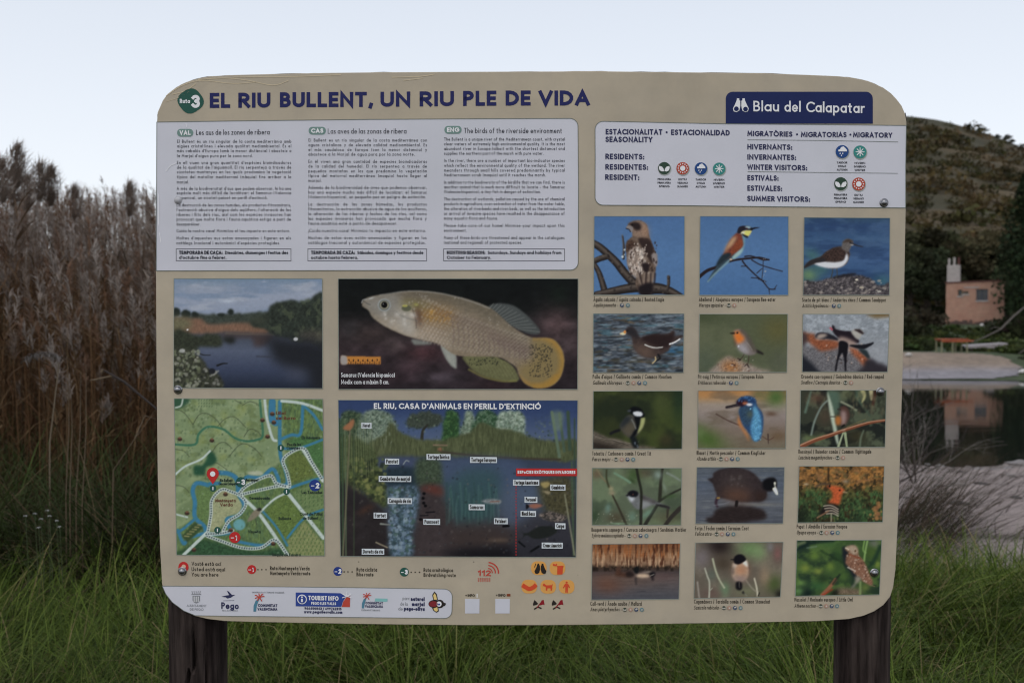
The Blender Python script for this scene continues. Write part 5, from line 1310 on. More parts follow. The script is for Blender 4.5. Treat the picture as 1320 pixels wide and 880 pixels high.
P.line([(425, 348), (470, 350)], 8, (40, 36, 34)); P.poly([(535, 455), (570, 430), (580, 445), (550, 465)], (24, 24, 22), soft=1); P.line([(500, 268), (530, 275)], 10, (50, 40, 38)); P.blob(560, 495, 26, 10, (150, 120, 104), .7)
finish(P, 'bird_photo', 'photo of a small brown bird on a reddish stem among reed leaves')

# 10 sardinian warbler
P = Paint(755, 595, 8.385, [(70, 65), (1037, 67), (1028, 680), (68, 682)], (82, 92, 74), seed=10)
P.mixn((96, 110, 84), 260, 200, .4, .65, .9); P.mixn((64, 76, 60), 240, 240, .5, .7, .8, seed=3); P.blob(600, 120, 150, 60, (88, 72, 58), .6, hard=.5); P.blob(120, 130, 60, 60, (96, 72, 56), .7, hard=.5); P.blob(520, 140, 80, 90, (56, 80, 44), .8, hard=.5); P.blob(330, 600, 120, 70, (70, 60, 46), .7, hard=.5); P.blob(900, 600, 200, 80, (80, 76, 54), .6, hard=.5); P.blob(100, 580, 60, 80, (50, 66, 46), .8, hard=.5)
for pts, w0, w1, c in (([(120, 80), (180, 170), (260, 260)], 14, 16, (110, 100, 76)), ([(225, 90), (225, 180), (250, 270)], 20, 22, (60, 62, 44)), ([(290, 360), (340, 460), (390, 570), (440, 680)], 18, 26, (54, 50, 40)), ([(310, 120), (400, 170), (480, 220)], 20, 26, (100, 128, 104)), ([(830, 70), (815, 170), (800, 400)], 26, 40, (46, 46, 38)),
                       ([(1030, 290), (930, 340), (800, 420), (770, 470), (700, 580), (640, 680)], 18, 40, (44, 44, 38)), ([(880, 120), (960, 160), (1020, 200)], 26, 20, (110, 120, 108)), ([(1020, 500), (930, 590), (860, 680)], 50, 40, (50, 46, 42)), ([(890, 490), (880, 600)], 30, 20, (56, 52, 44))):
    P.line(pts, w0, c, w2=w1, soft=2)
for cx, cy, rx, ry, c, a in ((275, 290, 26, 26, (150, 136, 104), 30), (285, 335, 36, 26, (140, 124, 100), 0), (240, 500, 34, 60, (96, 122, 112), 10), (500, 590, 50, 60, (94, 120, 104), 0), (660, 560, 90, 34, (100, 130, 112), -40), (780, 140, 50, 50, (120, 136, 128), 0), (850, 270, 18, 60, (112, 124, 108), -20), (920, 370, 90, 24, (62, 82, 52), -8), (350, 665, 90, 10, (110, 140, 112), 0), (500, 200, 50, 20, (50, 66, 40), 40)):
    P.blob(cx, cy, rx, ry, c, .8, ang=a, hard=.5)
P.speck(30, (100, 560, 620, 680), 7, [(128, 144, 126), (150, 150, 130)], seed=1, alpha=.5)
P.poly([(430, 362), (460, 345), (480, 318), (520, 308), (560, 330), (600, 350), (680, 385), (770, 430), (860, 465), (910, 490), (900, 500), (780, 470), (690, 470), (640, 500), (580, 515), (530, 495), (490, 440), (470, 400), (450, 375)], (96, 98, 100), soft=2, tex=.1)
P.poly([(590, 350), (680, 390), (770, 430), (720, 445), (600, 410)], (66, 62, 62), soft=3); P.poly([(455, 372), (500, 380), (530, 390), (500, 430), (480, 420)], (168, 172, 180), soft=3); P.poly([(600, 430), (700, 430), (690, 465), (610, 500)], (130, 132, 134), soft=6); P.poly([(760, 455), (860, 465), (910, 490), (895, 502), (780, 476)], (40, 38, 38), soft=1.5)
P.poly([(450, 350), (475, 315), (520, 307), (565, 325), (560, 365), (530, 378), (490, 375)], (22, 22, 28), soft=1.5); P.poly([(428, 362), (455, 352), (460, 368)], (36, 34, 38), soft=.8); P.blob(510, 350, 8, 6, (120, 70, 60), .7)
P.line([(550, 70), (570, 180), (600, 320), (596, 500), (590, 680)], 30, (40, 42, 34), w2=26, soft=2); P.line([(596, 520), (600, 670)], 34, (44, 44, 38), w2=22)
finish(P, 'bird_photo', 'photo of a grey black-capped bird among twigs')

# 11 coot
P = Paint(890, 595, 8.385, [(70, 57), (1013, 57), (998, 663), (55, 665)], (74, 82, 94), seed=11)
P.grad([(57, (78, 84, 92)), (250, (76, 84, 98)), (450, (84, 88, 96)), (665, (74, 78, 88))]); P.tex(.15, 160, 14, 2); P.mixn((104, 108, 110), 200, 14, .6, .8, .6, seed=5)
P.blob(700, 460, 300, 22, (112, 110, 106), .7, hard=.5)
P.poly([(160, 610), (240, 590), (280, 510), (420, 470), (600, 475), (760, 510), (830, 590), (780, 620), (600, 650), (420, 668), (220, 665)], (44, 36, 36), soft=4, rough=12, rs=40, tex=.2, ts=60, tsy=16)
P.poly([(180, 185), (240, 165), (250, 120), (330, 80), (450, 60), (570, 72), (680, 120), (740, 180), (775, 215), (830, 180), (890, 172), (925, 200), (925, 280), (870, 315), (825, 320), (820, 380), (780, 420), (700, 432), (520, 430), (420, 405), (300, 380), (270, 320), (240, 240), (200, 200)], (48, 40, 42), soft=2, rough=5, tex=.18, ts=40)
P.poly([(300, 200), (500, 120), (640, 190), (660, 280), (560, 330), (380, 300)], (70, 60, 58), soft=20, alpha=.8); P.poly([(320, 340), (500, 310), (650, 350), (640, 410), (480, 410), (380, 390)], (98, 66, 50), soft=14); P.poly([(700, 330), (820, 330), (800, 400), (720, 420)], (52, 38, 34), soft=8)
P.poly([(780, 215), (830, 178), (900, 172), (928, 210), (915, 290), (850, 310), (790, 290)], (18, 18, 22), soft=3)
P.poly([(900, 222), (920, 220), (918, 262), (935, 300), (945, 350), (925, 350), (888, 295), (892, 280), (908, 268)], (208, 208, 190), soft=1.2)
P.line([(500, 430), (495, 470)], 34, (34, 28, 28)); P.line([(290, 390), (275, 440), (290, 480)], 34, (54, 38, 48), w2=20, soft=4); P.blob(300, 388, 20, 10, (150, 120, 60), .8); P.line([(250, 470), (360, 450), (420, 430)], 8, (110, 110, 120), alpha=.6); P.speck(10, (440, 150, 560, 260), 12, [(96, 88, 86)], seed=2, alpha=.4, soft=True)
finish(P, 'bird_photo', 'photo of a black coot with a white bill standing in shallow grey water')

# 12 hoopoe
P = Paint(1020, 595, 8.385, [(83, 45), (1003, 43), (985, 647), (67, 655)], (88, 74, 44), seed=12)
P.grad([(45, (110, 78, 44)), (200, (122, 86, 48)), (330, (78, 76, 42)), (450, (50, 62, 38)), (655, (40, 52, 36))])
P.mixn((144, 98, 48), 60, 50, .5, .64, .9, seed=1, mask=sstep(330, 230, P.zy)); P.mixn((54, 46, 30), 50, 70, .54, .66, .9, seed=2); P.mixn((58, 84, 50), 60, 70, .48, .66, .9, seed=3, mask=sstep(230, 360, P.zy)); P.tex(.35, 16, 22, 4)
P.speck(150, (90, 50, 980, 280), 14, [(160, 110, 58), (60, 48, 32), (130, 92, 60), (96, 84, 50)], seed=5, alpha=.6, ratio=1.4); P.speck(220, (90, 330, 980, 650), 14, [(70, 96, 56), (28, 38, 26), (92, 100, 58), (44, 66, 44)], seed=6, alpha=.6, ratio=.7)
P.speck(24, (830, 430, 980, 620), 18, [(150, 106, 62), (128, 84, 54)], seed=8, alpha=.7); P.line([(400, 70), (400, 200)], 16, (40, 32, 24), soft=4); P.blob(590, 210, 34, 24, (130, 122, 104), .7, hard=.5); P.blob(160, 240, 30, 14, (176, 154, 124), .8, hard=.5)
P.line([(270, 260), (340, 235), (410, 245)], 16, (70, 58, 48), soft=4)
P.poly([(375, 260), (420, 252), (500, 262), (560, 285), (570, 320), (545, 350), (535, 400), (515, 460), (440, 455), (400, 440), (440, 380), (430, 310)], (172, 78, 42), soft=3, tex=.2, ts=20, rough=4)
P.blob(522, 306, 12, 8, (50, 20, 14)); P.line([(560, 322), (600, 330)], 10, (150, 130, 100)); P.blob(412, 262, 12, 12, (36, 24, 20)); P.speck(6, (410, 225, 560, 245), 8, [(34, 26, 22)], seed=1)
P.poly([(330, 500), (380, 455), (460, 455), (515, 490), (510, 560), (450, 575), (370, 570), (300, 580)], (34, 28, 28), soft=3, rough=6)
for i in range(4):
    P.line([(350 + i * 10, 475 + i * 28), (430 + i * 6, 470 + i * 28), (505, 510 + i * 24)], 10, (176, 164, 144), soft=2)
P.line([(280, 600), (350, 560), (400, 530)], 12, (140, 100, 76), soft=3); P.line([(430, 560), (430, 640)], 12, (150, 146, 120), soft=3)
P.poly([(70, 480), (140, 520), (150, 600), (120, 655), (60, 655)], (24, 28, 24), soft=12, alpha=.8)
finish(P, 'bird_photo', 'photo of an orange crested bird with striped wings in autumn leaves')

# 13 mallards
P = Paint(755, 690, 8.385, [(70, 90), (1020, 82), (1005, 683), (62, 690)], (84, 76, 74), seed=13)
P.grad([(85, (112, 72, 48)), (180, (128, 90, 62)), (300, (126, 98, 76)), (345, (66, 52, 42)), (385, (64, 56, 56)), (450, (84, 74, 72)), (690, (70, 72, 80))])
P.mixn((168, 134, 104), 14, 160, .5, .66, .9, seed=1, mask=sstep(350, 320, P.zy) * sstep(140, 240, P.zy)); P.mixn((70, 40, 28), 18, 120, .52, .68, .9, seed=2, mask=sstep(350, 300, P.zy)); P.mixn((140, 84, 48), 16, 110, .52, .66, .8, seed=5, mask=sstep(260, 200, P.zy)); P.mixn((36, 30, 26), 30, 40, .42, .6, .9, seed=6, mask=sstep(310, 345, P.zy) * sstep(395, 370, P.zy))
P.blob(240, 520, 200, 120, (104, 66, 50), .7, hard=.5); P.blob(520, 480, 260, 80, (92, 74, 66), .6, hard=.5); P.blob(850, 440, 140, 60, (84, 66, 66), .6, hard=.5); P.tex(.1, 160, 12, 7)
P.poly([(320, 430), (330, 370), (345, 335), (375, 345), (380, 385), (420, 400), (450, 385), (490, 395), (520, 420), (480, 445), (400, 442)], (74, 50, 40), soft=3, tex=.25); P.poly([(430, 420), (460, 380), (510, 400), (520, 435), (460, 445)], (40, 32, 32), soft=3)
P.poly([(535, 450), (560, 395), (640, 378), (720, 380), (745, 410), (740, 440), (700, 455), (600, 460)], (52, 44, 46), soft=2); P.poly([(545, 440), (560, 412), (640, 408), (690, 425), (685, 448), (600, 456)], (182, 156, 132), soft=3); P.poly([(600, 395), (680, 382), (720, 395), (660, 400)], (140, 126, 112), soft=2); P.poly([(690, 400), (745, 395), (745, 420), (710, 440)], (24, 22, 26), soft=2)
P.poly([(520, 355), (550, 332), (578, 350), (572, 385), (555, 405), (530, 400)], (22, 24, 26), soft=1.5); P.line([(700, 430), (738, 415)], 6, (160, 150, 140)); P.line([(540, 465), (545, 520)], 18, (40, 36, 40), w2=10, soft=6, alpha=.8); P.line([(720, 450), (725, 470)], 26, (36, 30, 34), soft=5, alpha=.8); P.line([(560, 605), (650, 600)], 7, (52, 52, 60), alpha=.8)
finish(P, 'bird_photo', 'photo of two ducks on still water in front of brown reeds')

# 14 stonechat
P = Paint(890, 690, 8.385, [(55, 75), (1000, 67), (970, 658), (37, 675)], (92, 84, 74), seed=14)
P.mixn((112, 104, 90), 260, 220, .45, .7, .8); P.blob(310, 110, 170, 120, (38, 30, 30), .95, hard=.5); P.blob(120, 240, 110, 120, (106, 98, 100), .9, hard=.5); P.blob(640, 140, 150, 110, (96, 122, 78), .9, hard=.5); P.blob(740, 180, 80, 90, (110, 134, 90), .7, hard=.5); P.blob(350, 300, 120, 90, (66, 56, 46), .8, hard=.5); P.blob(230, 420, 60, 80, (84, 94, 84), .7, hard=.5)
P.blob(900, 520, 110, 110, (66, 80, 44), .95, hard=.5); P.blob(960, 630, 60, 60, (34, 34, 30), .9, hard=.5); P.blob(940, 190, 50, 90, (116, 78, 76), .8, hard=.5); P.blob(800, 440, 70, 120, (140, 118, 96), .7, hard=.5); P.blob(370, 580, 60, 90, (92, 124, 92), .8, hard=.5); P.blob(230, 620, 120, 60, (96, 76, 70), .7, hard=.5); P.blob(600, 600, 160, 70, (104, 108, 80), .7, hard=.5); P.blob(860, 120, 40, 60, (112, 108, 112), .7, hard=.5)
P.line([(240, 250), (270, 370), (310, 470), (365, 560)], 20, (150, 152, 128), soft=2, w2=18); P.line([(155, 350), (180, 430), (205, 510), (200, 675)], 13, (160, 160, 144), soft=2, w2=16); P.line([(75, 500), (95, 675)], 14, (140, 132, 124), soft=3); P.line([(200, 600), (235, 565)], 10, (140, 140, 124)); P.line([(690, 460), (715, 560), (725, 650)], 15, (176, 170, 150), soft=2, w2=18); P.line([(600, 480), (660, 560), (710, 600)], 12, (132, 124, 110), soft=3); P.line([(730, 650), (745, 615)], 12, (44, 40, 36)); P.line([(555, 590), (610, 650)], 8, (110, 110, 96))
P.poly([(595, 290), (625, 310), (638, 360), (620, 400)], (60, 50, 50), soft=2); P.poly([(470, 290), (595, 265), (625, 330), (625, 420), (590, 475), (530, 495), (475, 475), (446, 420), (450, 350)], (150, 132, 116), soft=2, tex=.1)
P.poly([(500, 310), (570, 300), (600, 350), (590, 430), (520, 430), (490, 370)], (170, 108, 72), soft=12); P.poly([(560, 285), (600, 262), (620, 330), (590, 320)], (196, 190, 180), soft=2); P.poly([(470, 295), (500, 310), (480, 350), (462, 345)], (176, 160, 146), soft=3); P.poly([(460, 450), (530, 440), (600, 440), (580, 485), (520, 496)], (128, 108, 104), soft=6); P.poly([(448, 360), (462, 330), (468, 400), (452, 420)], (84, 74, 70), soft=3)
P.poly([(470, 290), (470, 240), (500, 206), (550, 200), (590, 230), (598, 262), (560, 290), (520, 308), (490, 304)], (22, 20, 26), soft=1.5); P.line([(436, 256), (475, 258)], 9, (24, 22, 26), w2=14); P.poly([(495, 500), (550, 500), (558, 560), (545, 585), (510, 585), (488, 560)], (24, 22, 26), soft=2); P.line([(525, 500), (530, 560)], 7, (96, 90, 86)); P.poly([(555, 620), (568, 590), (585, 625)], (40, 38, 36), soft=1.5)
finish(P, 'bird_photo', 'photo of a round black-headed bird with orange breast on a bare stem')

# 15 little owl
P = Paint(1020, 690, 8.385, [(60, 50), (975, 45), (950, 635), (42, 650)], (56, 78, 44), seed=15)
P.mixn((72, 96, 50), 160, 130, .45, .65, .9); P.mixn((34, 50, 40), 160, 120, .5, .68, .9, seed=2)
for cx, cy, rx, ry, c in ((250, 220, 80, 60, (94, 120, 50)), (150, 350, 60, 50, (110, 124, 52)), (290, 385, 60, 45, (118, 132, 56)), (420, 330, 50, 60, (98, 120, 50)), (100, 510, 70, 40, (92, 124, 64)), (80, 600, 60, 40, (84, 120, 70)), (400, 90, 120, 40, (62, 92, 50)), (560, 440, 80, 80, (70, 96, 46)), (890, 90, 60, 50, (104, 102, 100)), (860, 170, 90, 80, (64, 86, 40)), (930, 310, 30, 40, (104, 120, 50)), (280, 540, 100, 60, (50, 84, 50)), (800, 560, 60, 50, (92, 106, 54)), (500, 200, 60, 100, (48, 74, 40)), (180, 620, 60, 40, (22, 36, 34)), (340, 460, 70, 50, (38, 56, 36))):
    P.blob(cx, cy, rx, ry, c, .85, hard=.5)
P.line([(50, 160), (150, 100), (260, 70), (450, 55)], 36, (24, 40, 38), w2=20, soft=8); P.line([(170, 130), (270, 115)], 10, (110, 130, 120), alpha=.6, soft=4); P.line([(50, 100), (140, 70)], 30, (88, 100, 72), soft=6); P.line([(320, 160), (480, 250), (640, 330)], 12, (30, 48, 30), soft=6, alpha=.7)
P.line([(790, 50), (775, 150), (800, 180)], 14, (112, 146, 76), soft=3); P.line([(822, 50), (800, 160), (785, 270)], 18, (120, 150, 86), soft=3); P.line([(960, 120), (880, 290), (820, 350)], 40, (32, 54, 40), soft=8, w2=20)
P.line([(330, 640), (400, 570), (450, 510), (478, 470)], 40, (128, 84, 60), w2=34, soft=3); P.line([(340, 640), (440, 580)], 14, (150, 50, 34), soft=4); P.line([(450, 520), (520, 420)], 16, (30, 40, 34), soft=5); P.poly([(495, 570), (620, 565), (740, 580), (740, 640), (495, 640)], (104, 88, 72), soft=5, tex=.3, ts=16); P.poly([(440, 600), (500, 575), (500, 640), (420, 640)], (26, 28, 24), soft=5); P.line([(745, 500), (742, 640)], 20, (112, 130, 80), soft=4)
P.poly([(545, 140), (580, 120), (620, 190), (640, 280), (700, 380), (740, 460), (690, 470), (620, 360), (580, 310)], (32, 36, 42), soft=3)
P.poly([(580, 135), (640, 105), (690, 110), (715, 150), (728, 210), (780, 270), (820, 350), (850, 420), (880, 500), (870, 535), (820, 520), (760, 480), (700, 420), (640, 360), (590, 300), (590, 240), (620, 190)], (122, 86, 68), soft=2, rough=5, tex=.25, ts=14)
P.speck(90, (590, 180, 860, 500), 10, [(168, 146, 130), (84, 54, 44), (150, 120, 100)], seed=4, alpha=.75, mask=P.mask([(590, 200), (720, 200), (860, 440), (870, 530), (760, 480), (600, 310)], 1), ratio=.8)
P.poly([(580, 130), (640, 106), (695, 112), (720, 170), (700, 200), (660, 205), (630, 160)], (150, 132, 112), soft=3, tex=.2, ts=10); P.line([(630, 200), (690, 225), (735, 240)], 12, (120, 62, 40), soft=3); P.blob(690, 165, 11, 13, (92, 70, 50)); P.line([(585, 130), (620, 150)], 9, (190, 180, 160)); P.line([(610, 340), (690, 380)], 12, (176, 164, 150), soft=2)
P.poly([(690, 440), (750, 450), (740, 490), (700, 520), (670, 560), (650, 555), (690, 500)], (128, 122, 108), soft=3); P.line([(840, 530), (900, 545)], 8, (110, 96, 70))
finish(P, 'bird_photo', 'photo of a small brown spotted owl on a cut post with blurred green behind')

# captions under the bird photographs
CAP = [
 ('\u00c0guila cal\u00e7ada / \u00c1guila calzada / Booted Eagle', 765, 856, 386.1, 'Aquila pennata -', 765, 796, 393, 'aw', (801.6, 809.3)),
 ('Abellerol / Abejaruco europeo / European Bee-eater', 901, 999.5, 386.1, 'Merops apiaster -', 901, 935, 393.2, 'ps', (939.3, 946.4)),
 ('Siseta de pit blanc / Andarr\u00edos chico / Common Sandpiper', 1034, 1142, 386.6, 'Actitis hypoleucos -', 1034, 1070, 393.8, 'aw', (1074.4, 1081.5)),
 ("Polla d'aigua / Gallineta com\u00fan / Common Moorhen", 764, 865.5, 485.5, 'Gallinula chloropus -', 764, 804, 493, 'psaw', (809.1, 816.5, 823.9, 831.3)),
 ('Pit-roig / Petirrojo europeo / European Robin', 899.7, 984, 485.5, 'Erithacus rubecula -', 899.7, 937.6, 493, 'aw', (941.9, 949.3)),
 ('Oroneta cua-rogenca / Golondrina d\u00e1urica / Red-rumped', 1032.6, 1139, 485.4, 'Swallow / Cecropis daurica -', 1032.6, 1084.6, 492.6, 'ps', (1089.5, 1096.8)),
 ('Totestiu / Carbonero com\u00fan / Great Tit', 763.3, 839, 584.3, 'Parus major -', 763.3, 789.6, 591.4, 'psaw', (793.9, 801.4, 808.7, 816.1)),
 ('Blauet / Mart\u00edn pescador / Common Kingfisher', 898, 986.7, 583.5, 'Alcedo atthis -', 898, 925, 590.8, 'psaw', (929, 936.3, 943.5, 950.8)),
 ('Rossinyol / Ruise\u00f1or com\u00fan / Common Nightingale', 1029.2, 1123, 581.8, 'Luscinia megarhynchos -', 1029.2, 1075, 589.2, 'ps', (1079.4, 1086.5)),
 ('Busquereta capnegra / Curruca cabecinegra / Sardinian Warbler', 762.5, 884.5, 682.4, 'Sylvia melanocephala -', 762.5, 806, 689.6, 'psaw', (811, 818.2, 825.5, 833.1)),
 ('Fotja / Focha com\u00fan / Eurasian Coot', 896, 965, 680.5, 'Fulica atra -', 896, 919.4, 687.4, 'psaw', (923.5, 930.5, 937.9, 945.2)),
 ('Puput / Abubilla / Eurasian Hoopoe', 1027, 1092, 678.2, 'Upupa epops -', 1027, 1054, 685.6, 'psaw', (1058.4, 1065.3, 1072.5, 1079.6)),
 ('Coll-verd / \u00c1nade azul\u00f3n / Mallard', 761, 827, 777.7, 'Anas platyrhynchos -', 761, 801, 784.6, 'psaw', (805.3, 812.6, 820, 827.2)),
 ('Cagam\u00e0necs / Tarabilla com\u00fan / Common Stonechat', 894.5, 992.5, 774.9, 'Saxicola rubicola -', 894.5, 928.4, 782.4, 'psaw', (932.9, 939.9, 947.2, 954.5)),
 ('Mussolet / Mochuelo europeo / Little Owl', 1024, 1099, 772.3, 'Athene noctua -', 1024, 1053.4, 780, 'psaw', (1057.7, 1064.8, 1071.8, 1078.7)),
]
KD = {'p': 'spring', 's': 'summer', 'a': 'autumn', 'w': 'winter'}
for t1, x0, x1, y1, t2, u0, u1, y2, ic, ixs in CAP:
    k = Ink(); k.text(t1, x0, y1 + 2.3, x1, y1 + 2.3, cap=5.2, wt=.10, sp=.24, h=L1, word=.6); k.text(t2, u0, y2 + 2.4, u1, y2 + 2.4, cap=5.0, wt=.10, sp=.24, slant=.15, h=L1)
    o = k.build('bird_caption', CAPI, panel)
    for c_, ix in zip(ic, ixs): season_icon(o, KD[c_], ix, y2 + .3, 2.5)

# the river photograph
P = Paint(215, 350, 5.5, [(52, 50), (1103, 50), (1105, 828), (50, 822)], (110, 124, 146), seed=21)
P.grad([(50, (96, 116, 138)), (110, (122, 132, 150)), (180, (128, 136, 154)), (300, (122, 132, 152)), (430, (70, 72, 80)), (480, (66, 72, 86)), (560, (76, 84, 104)), (700, (54, 62, 84)), (828, (34, 40, 54))])
P.mixn((104, 120, 144), 300, 60, .45, .7, .8, mask=sstep(330, 280, P.zy)); P.mixn((140, 146, 160), 240, 50, .55, .75, .8, seed=3, mask=sstep(330, 280, P.zy)); P.blob(430, 210, 60, 14, (156, 164, 178), .7, hard=.5)
P.poly([(45, 330), (110, 320), (200, 305), (330, 300), (450, 300), (560, 292), (720, 282), (760, 300), (760, 440), (300, 390), (50, 350)], (56, 62, 56), soft=3, rough=14, rs=30, tex=.25, ts=20, smooth=False)
for cx, cy, rx, ry in ((70, 290, 28, 32), (135, 300, 36, 28), (200, 306, 30, 20), (455, 285, 22, 22), (385, 308, 30, 14)): P.poly([(cx + rx * math.cos(R(a)), cy + ry * math.sin(R(a))) for a in range(0, 360, 30)], (36, 42, 38), soft=2, rough=8, rs=18)
P.poly([(45, 335), (160, 330), (250, 335), (290, 370), (400, 370), (520, 362), (640, 370), (710, 395), (710, 440), (560, 432), (400, 428), (330, 440), (45, 430)], (112, 84, 68), soft=4, rough=6, tex=.15, ts=10, tsy=40); P.poly([(45, 325), (150, 328), (180, 380), (120, 420), (45, 420)], (96, 92, 70), soft=8, tex=.2); P.line([(420, 440), (600, 445), (760, 448)], 7, (120, 110, 88), alpha=.7, soft=3)
P.poly([(400, 440), (700, 442), (760, 452), (700, 520), (620, 530), (600, 470), (420, 470)], (64, 50, 48), soft=6, alpha=.8)
P.poly([(730, 245), (770, 225), (840, 205), (910, 200), (960, 215), (1020, 190), (1060, 160), (1110, 175), (1110, 520), (1030, 510), (950, 490), (840, 470), (760, 450), (720, 420), (620, 390), (600, 350), (700, 300)], (44, 50, 44), soft=3, rough=16, rs=30, tex=.35, ts=24)
P.mixn((70, 78, 60), 40, 50, .56, .7, .7, seed=6, mask=P.mask([(730, 260), (900, 220), (1105, 200), (1105, 500), (760, 450)], 3)); P.blob(650, 350, 70, 40, (58, 62, 52), .8, hard=.5); P.poly([(940, 430), (1100, 420), (1100, 510), (960, 490)], (84, 76, 68), soft=8, alpha=.6, tex=.3, ts=14)
P.poly([(710, 460), (850, 475), (1110, 520), (1110, 830), (1010, 800), (1000, 720), (900, 700), (780, 640), (720, 540)], (34, 36, 42), soft=14, rough=14, rs=60); P.poly([(830, 700), (950, 690), (1000, 740), (900, 770)], (70, 74, 90), soft=14, alpha=.7); P.line([(640, 600), (740, 605)], 10, (52, 54, 64), alpha=.8, soft=4); P.poly([(400, 470), (480, 465), (470, 510), (420, 500)], (34, 36, 34), soft=5)
P.poly([(50, 420), (120, 415), (180, 440), (240, 455), (300, 438), (380, 450), (390, 520), (340, 535), (240, 530), (200, 570), (50, 560)], (48, 52, 42), soft=4, rough=12, rs=26, tex=.3, ts=18)
P.line([(210, 570), (260, 590), (310, 592)], 10, (36, 38, 40), w2=5); P.line([(360, 665), (395, 652), (430, 650)], 16, (30, 32, 36), w2=6)
P.poly([(45, 560), (150, 550), (220, 590), (270, 640), (300, 690), (370, 730), (385, 830), (45, 830)], (56, 58, 48), soft=3, rough=14, rs=24, tex=.4, ts=16)
P.speck(120, (55, 560, 230, 820), 11, [(130, 130, 118), (90, 96, 72), (34, 38, 32), (110, 116, 96)], seed=2, alpha=.7); P.speck(40, (230, 690, 375, 820), 11, [(124, 124, 118), (60, 60, 54), (36, 38, 34)], seed=3, alpha=.7); P.blob(110, 560, 20, 14, (150, 150, 150), .8); P.blob(148, 412, 7, 6, (190, 190, 190)); P.blob(915, 478, 16, 12, (176, 176, 180), .9); P.blob(322, 705, 24, 20, (30, 32, 38), .9)
finish(P, 'river_photo', 'photo of a dark calm river between trees and reeds under a cloudy sky')

# the fish photograph
P = Paint(430, 350, 4.125, [(25, 38), (1300, 38), (1297, 625), (27, 625)], (22, 24, 24), seed=22)
P.grad([(38, (14, 18, 18)), (200, (18, 20, 20)), (280, (36, 32, 34)), (420, (52, 42, 46)), (625, (40, 34, 38))])
for cx, cy, rx, ry, c, a in ((1190, 280, 110, 110, (84, 66, 68), .9), (1200, 120, 60, 60, (26, 38, 30), .6), (200, 330, 180, 70, (56, 46, 44), .6), (80, 300, 60, 60, (52, 50, 52), .6), (480, 430, 110, 50, (74, 46, 50), .7), (330, 400, 60, 40, (86, 74, 74), .5), (560, 560, 120, 30, (74, 66, 74), .6), (300, 560, 180, 40, (58, 44, 50), .6), (860, 600, 120, 40, (56, 40, 44), .6), (420, 510, 80, 30, (70, 52, 58), .6), (1240, 400, 60, 60, (76, 64, 66), .6), (60, 440, 60, 40, (48, 40, 42), .6)):
    P.blob(cx, cy, rx, ry, c, a, hard=.5)
P.tex(.35, 60, 40, 9)
body = [(152, 165), (160, 152), (182, 138), (230, 126), (300, 118), (370, 106), (450, 103), (540, 110), (640, 130), (730, 152), (830, 192), (890, 240), (940, 285), (1000, 325), (1060, 352), (1120, 352), (1170, 362), (1205, 400), (1224, 450), (1222, 510), (1200, 570), (1160, 605), (1110, 618), (1060, 614), (1015, 590), (985, 545), (972, 510), (930, 480), (880, 455), (800, 452), (720, 450), (640, 440), (560, 385), (480, 365), (400, 345), (330, 318), (270, 288), (210, 245), (185, 205), (155, 185)]
# fins behind the body
P.poly([(825, 190), (850, 172), (895, 168), (960, 182), (1020, 225), (1070, 275), (1098, 315), (1088, 332), (1040, 330), (990, 310), (930, 280), (880, 232)], (68, 72, 72), soft=2)
for i in range(13):
    t = i / 12; P.line([(830 + 150 * t, 194 + 112 * t), (850 + 246 * t, 170 + 30 * t + 120 * t * t)], 3.4, (112, 114, 110), alpha=.6); 
P.poly([(690, 450), (780, 440), (880, 455), (950, 500), (985, 560), (975, 582), (920, 582), (830, 565), (750, 530), (705, 485)], (92, 92, 62), soft=2, tex=.12, ts=16)
P.line([(720, 520), (800, 560), (900, 582), (970, 580)], 9, (120, 116, 60), alpha=.7, soft=4)
for i in range(12):
    t = i / 11; P.line([(700 + 210 * t, 455 + 20 * t), (730 + 240 * t, 500 + 80 * t - 40 * (t - .5) ** 2)], 2.4, (120, 118, 84), alpha=.5)
P.speck(70, (720, 452, 880, 500), 3.2, [(50, 50, 40)], seed=3, alpha=.8); P.line([(885, 460), (930, 480), (965, 505)], 5, (22, 22, 24), alpha=.8)
P.poly([(570, 390), (620, 410), (650, 440), (656, 500), (648, 515), (620, 495), (590, 450)], (124, 126, 120), soft=2); P.poly([(418, 358), (500, 372), (520, 385), (450, 390), (425, 385)], (104, 106, 102), soft=2.5)
for i in range(6): P.line([(585 + i * 9, 400 + i * 5), (620 + i * 5, 480 + i * 5)], 2.5, (150, 150, 142), alpha=.5)
P.poly(body, (118, 105, 88), soft=1.6, tex=.14, ts=22, tsy=14)
bmk = P.mask(body, 2)
# pigments: darker back, pale belly, ochre flank, tail
P._m(P.mask([(300, 110), (450, 98), (640, 125), (830, 190), (960, 295), (1060, 350), (1040, 380), (930, 320), (820, 250), (700, 190), (560, 160), (400, 150)], 24) * bmk, (88, 84, 74), .8)
P._m(P.mask([(200, 240), (330, 270), (440, 300), (560, 350), (640, 420), (700, 445), (560, 390), (400, 348), (260, 285)], 16) * bmk, (168, 158, 146), .85)
P._m(P.mask([(430, 200), (520, 190), (620, 210), (640, 250), (600, 280), (520, 270), (440, 260)], 16) * bmk, (132, 96, 48), .95); P._m(P.mask([(300, 112), (450, 104), (620, 124), (820, 190), (960, 300), (900, 262), (720, 180), (520, 138), (380, 128)], 12) * bmk, (64, 60, 50), .65); P.speck(70, (510, 195, 625, 265), 8, [(160, 118, 54), (136, 98, 50)], seed=7, alpha=.45, mask=bmk, ratio=.8)
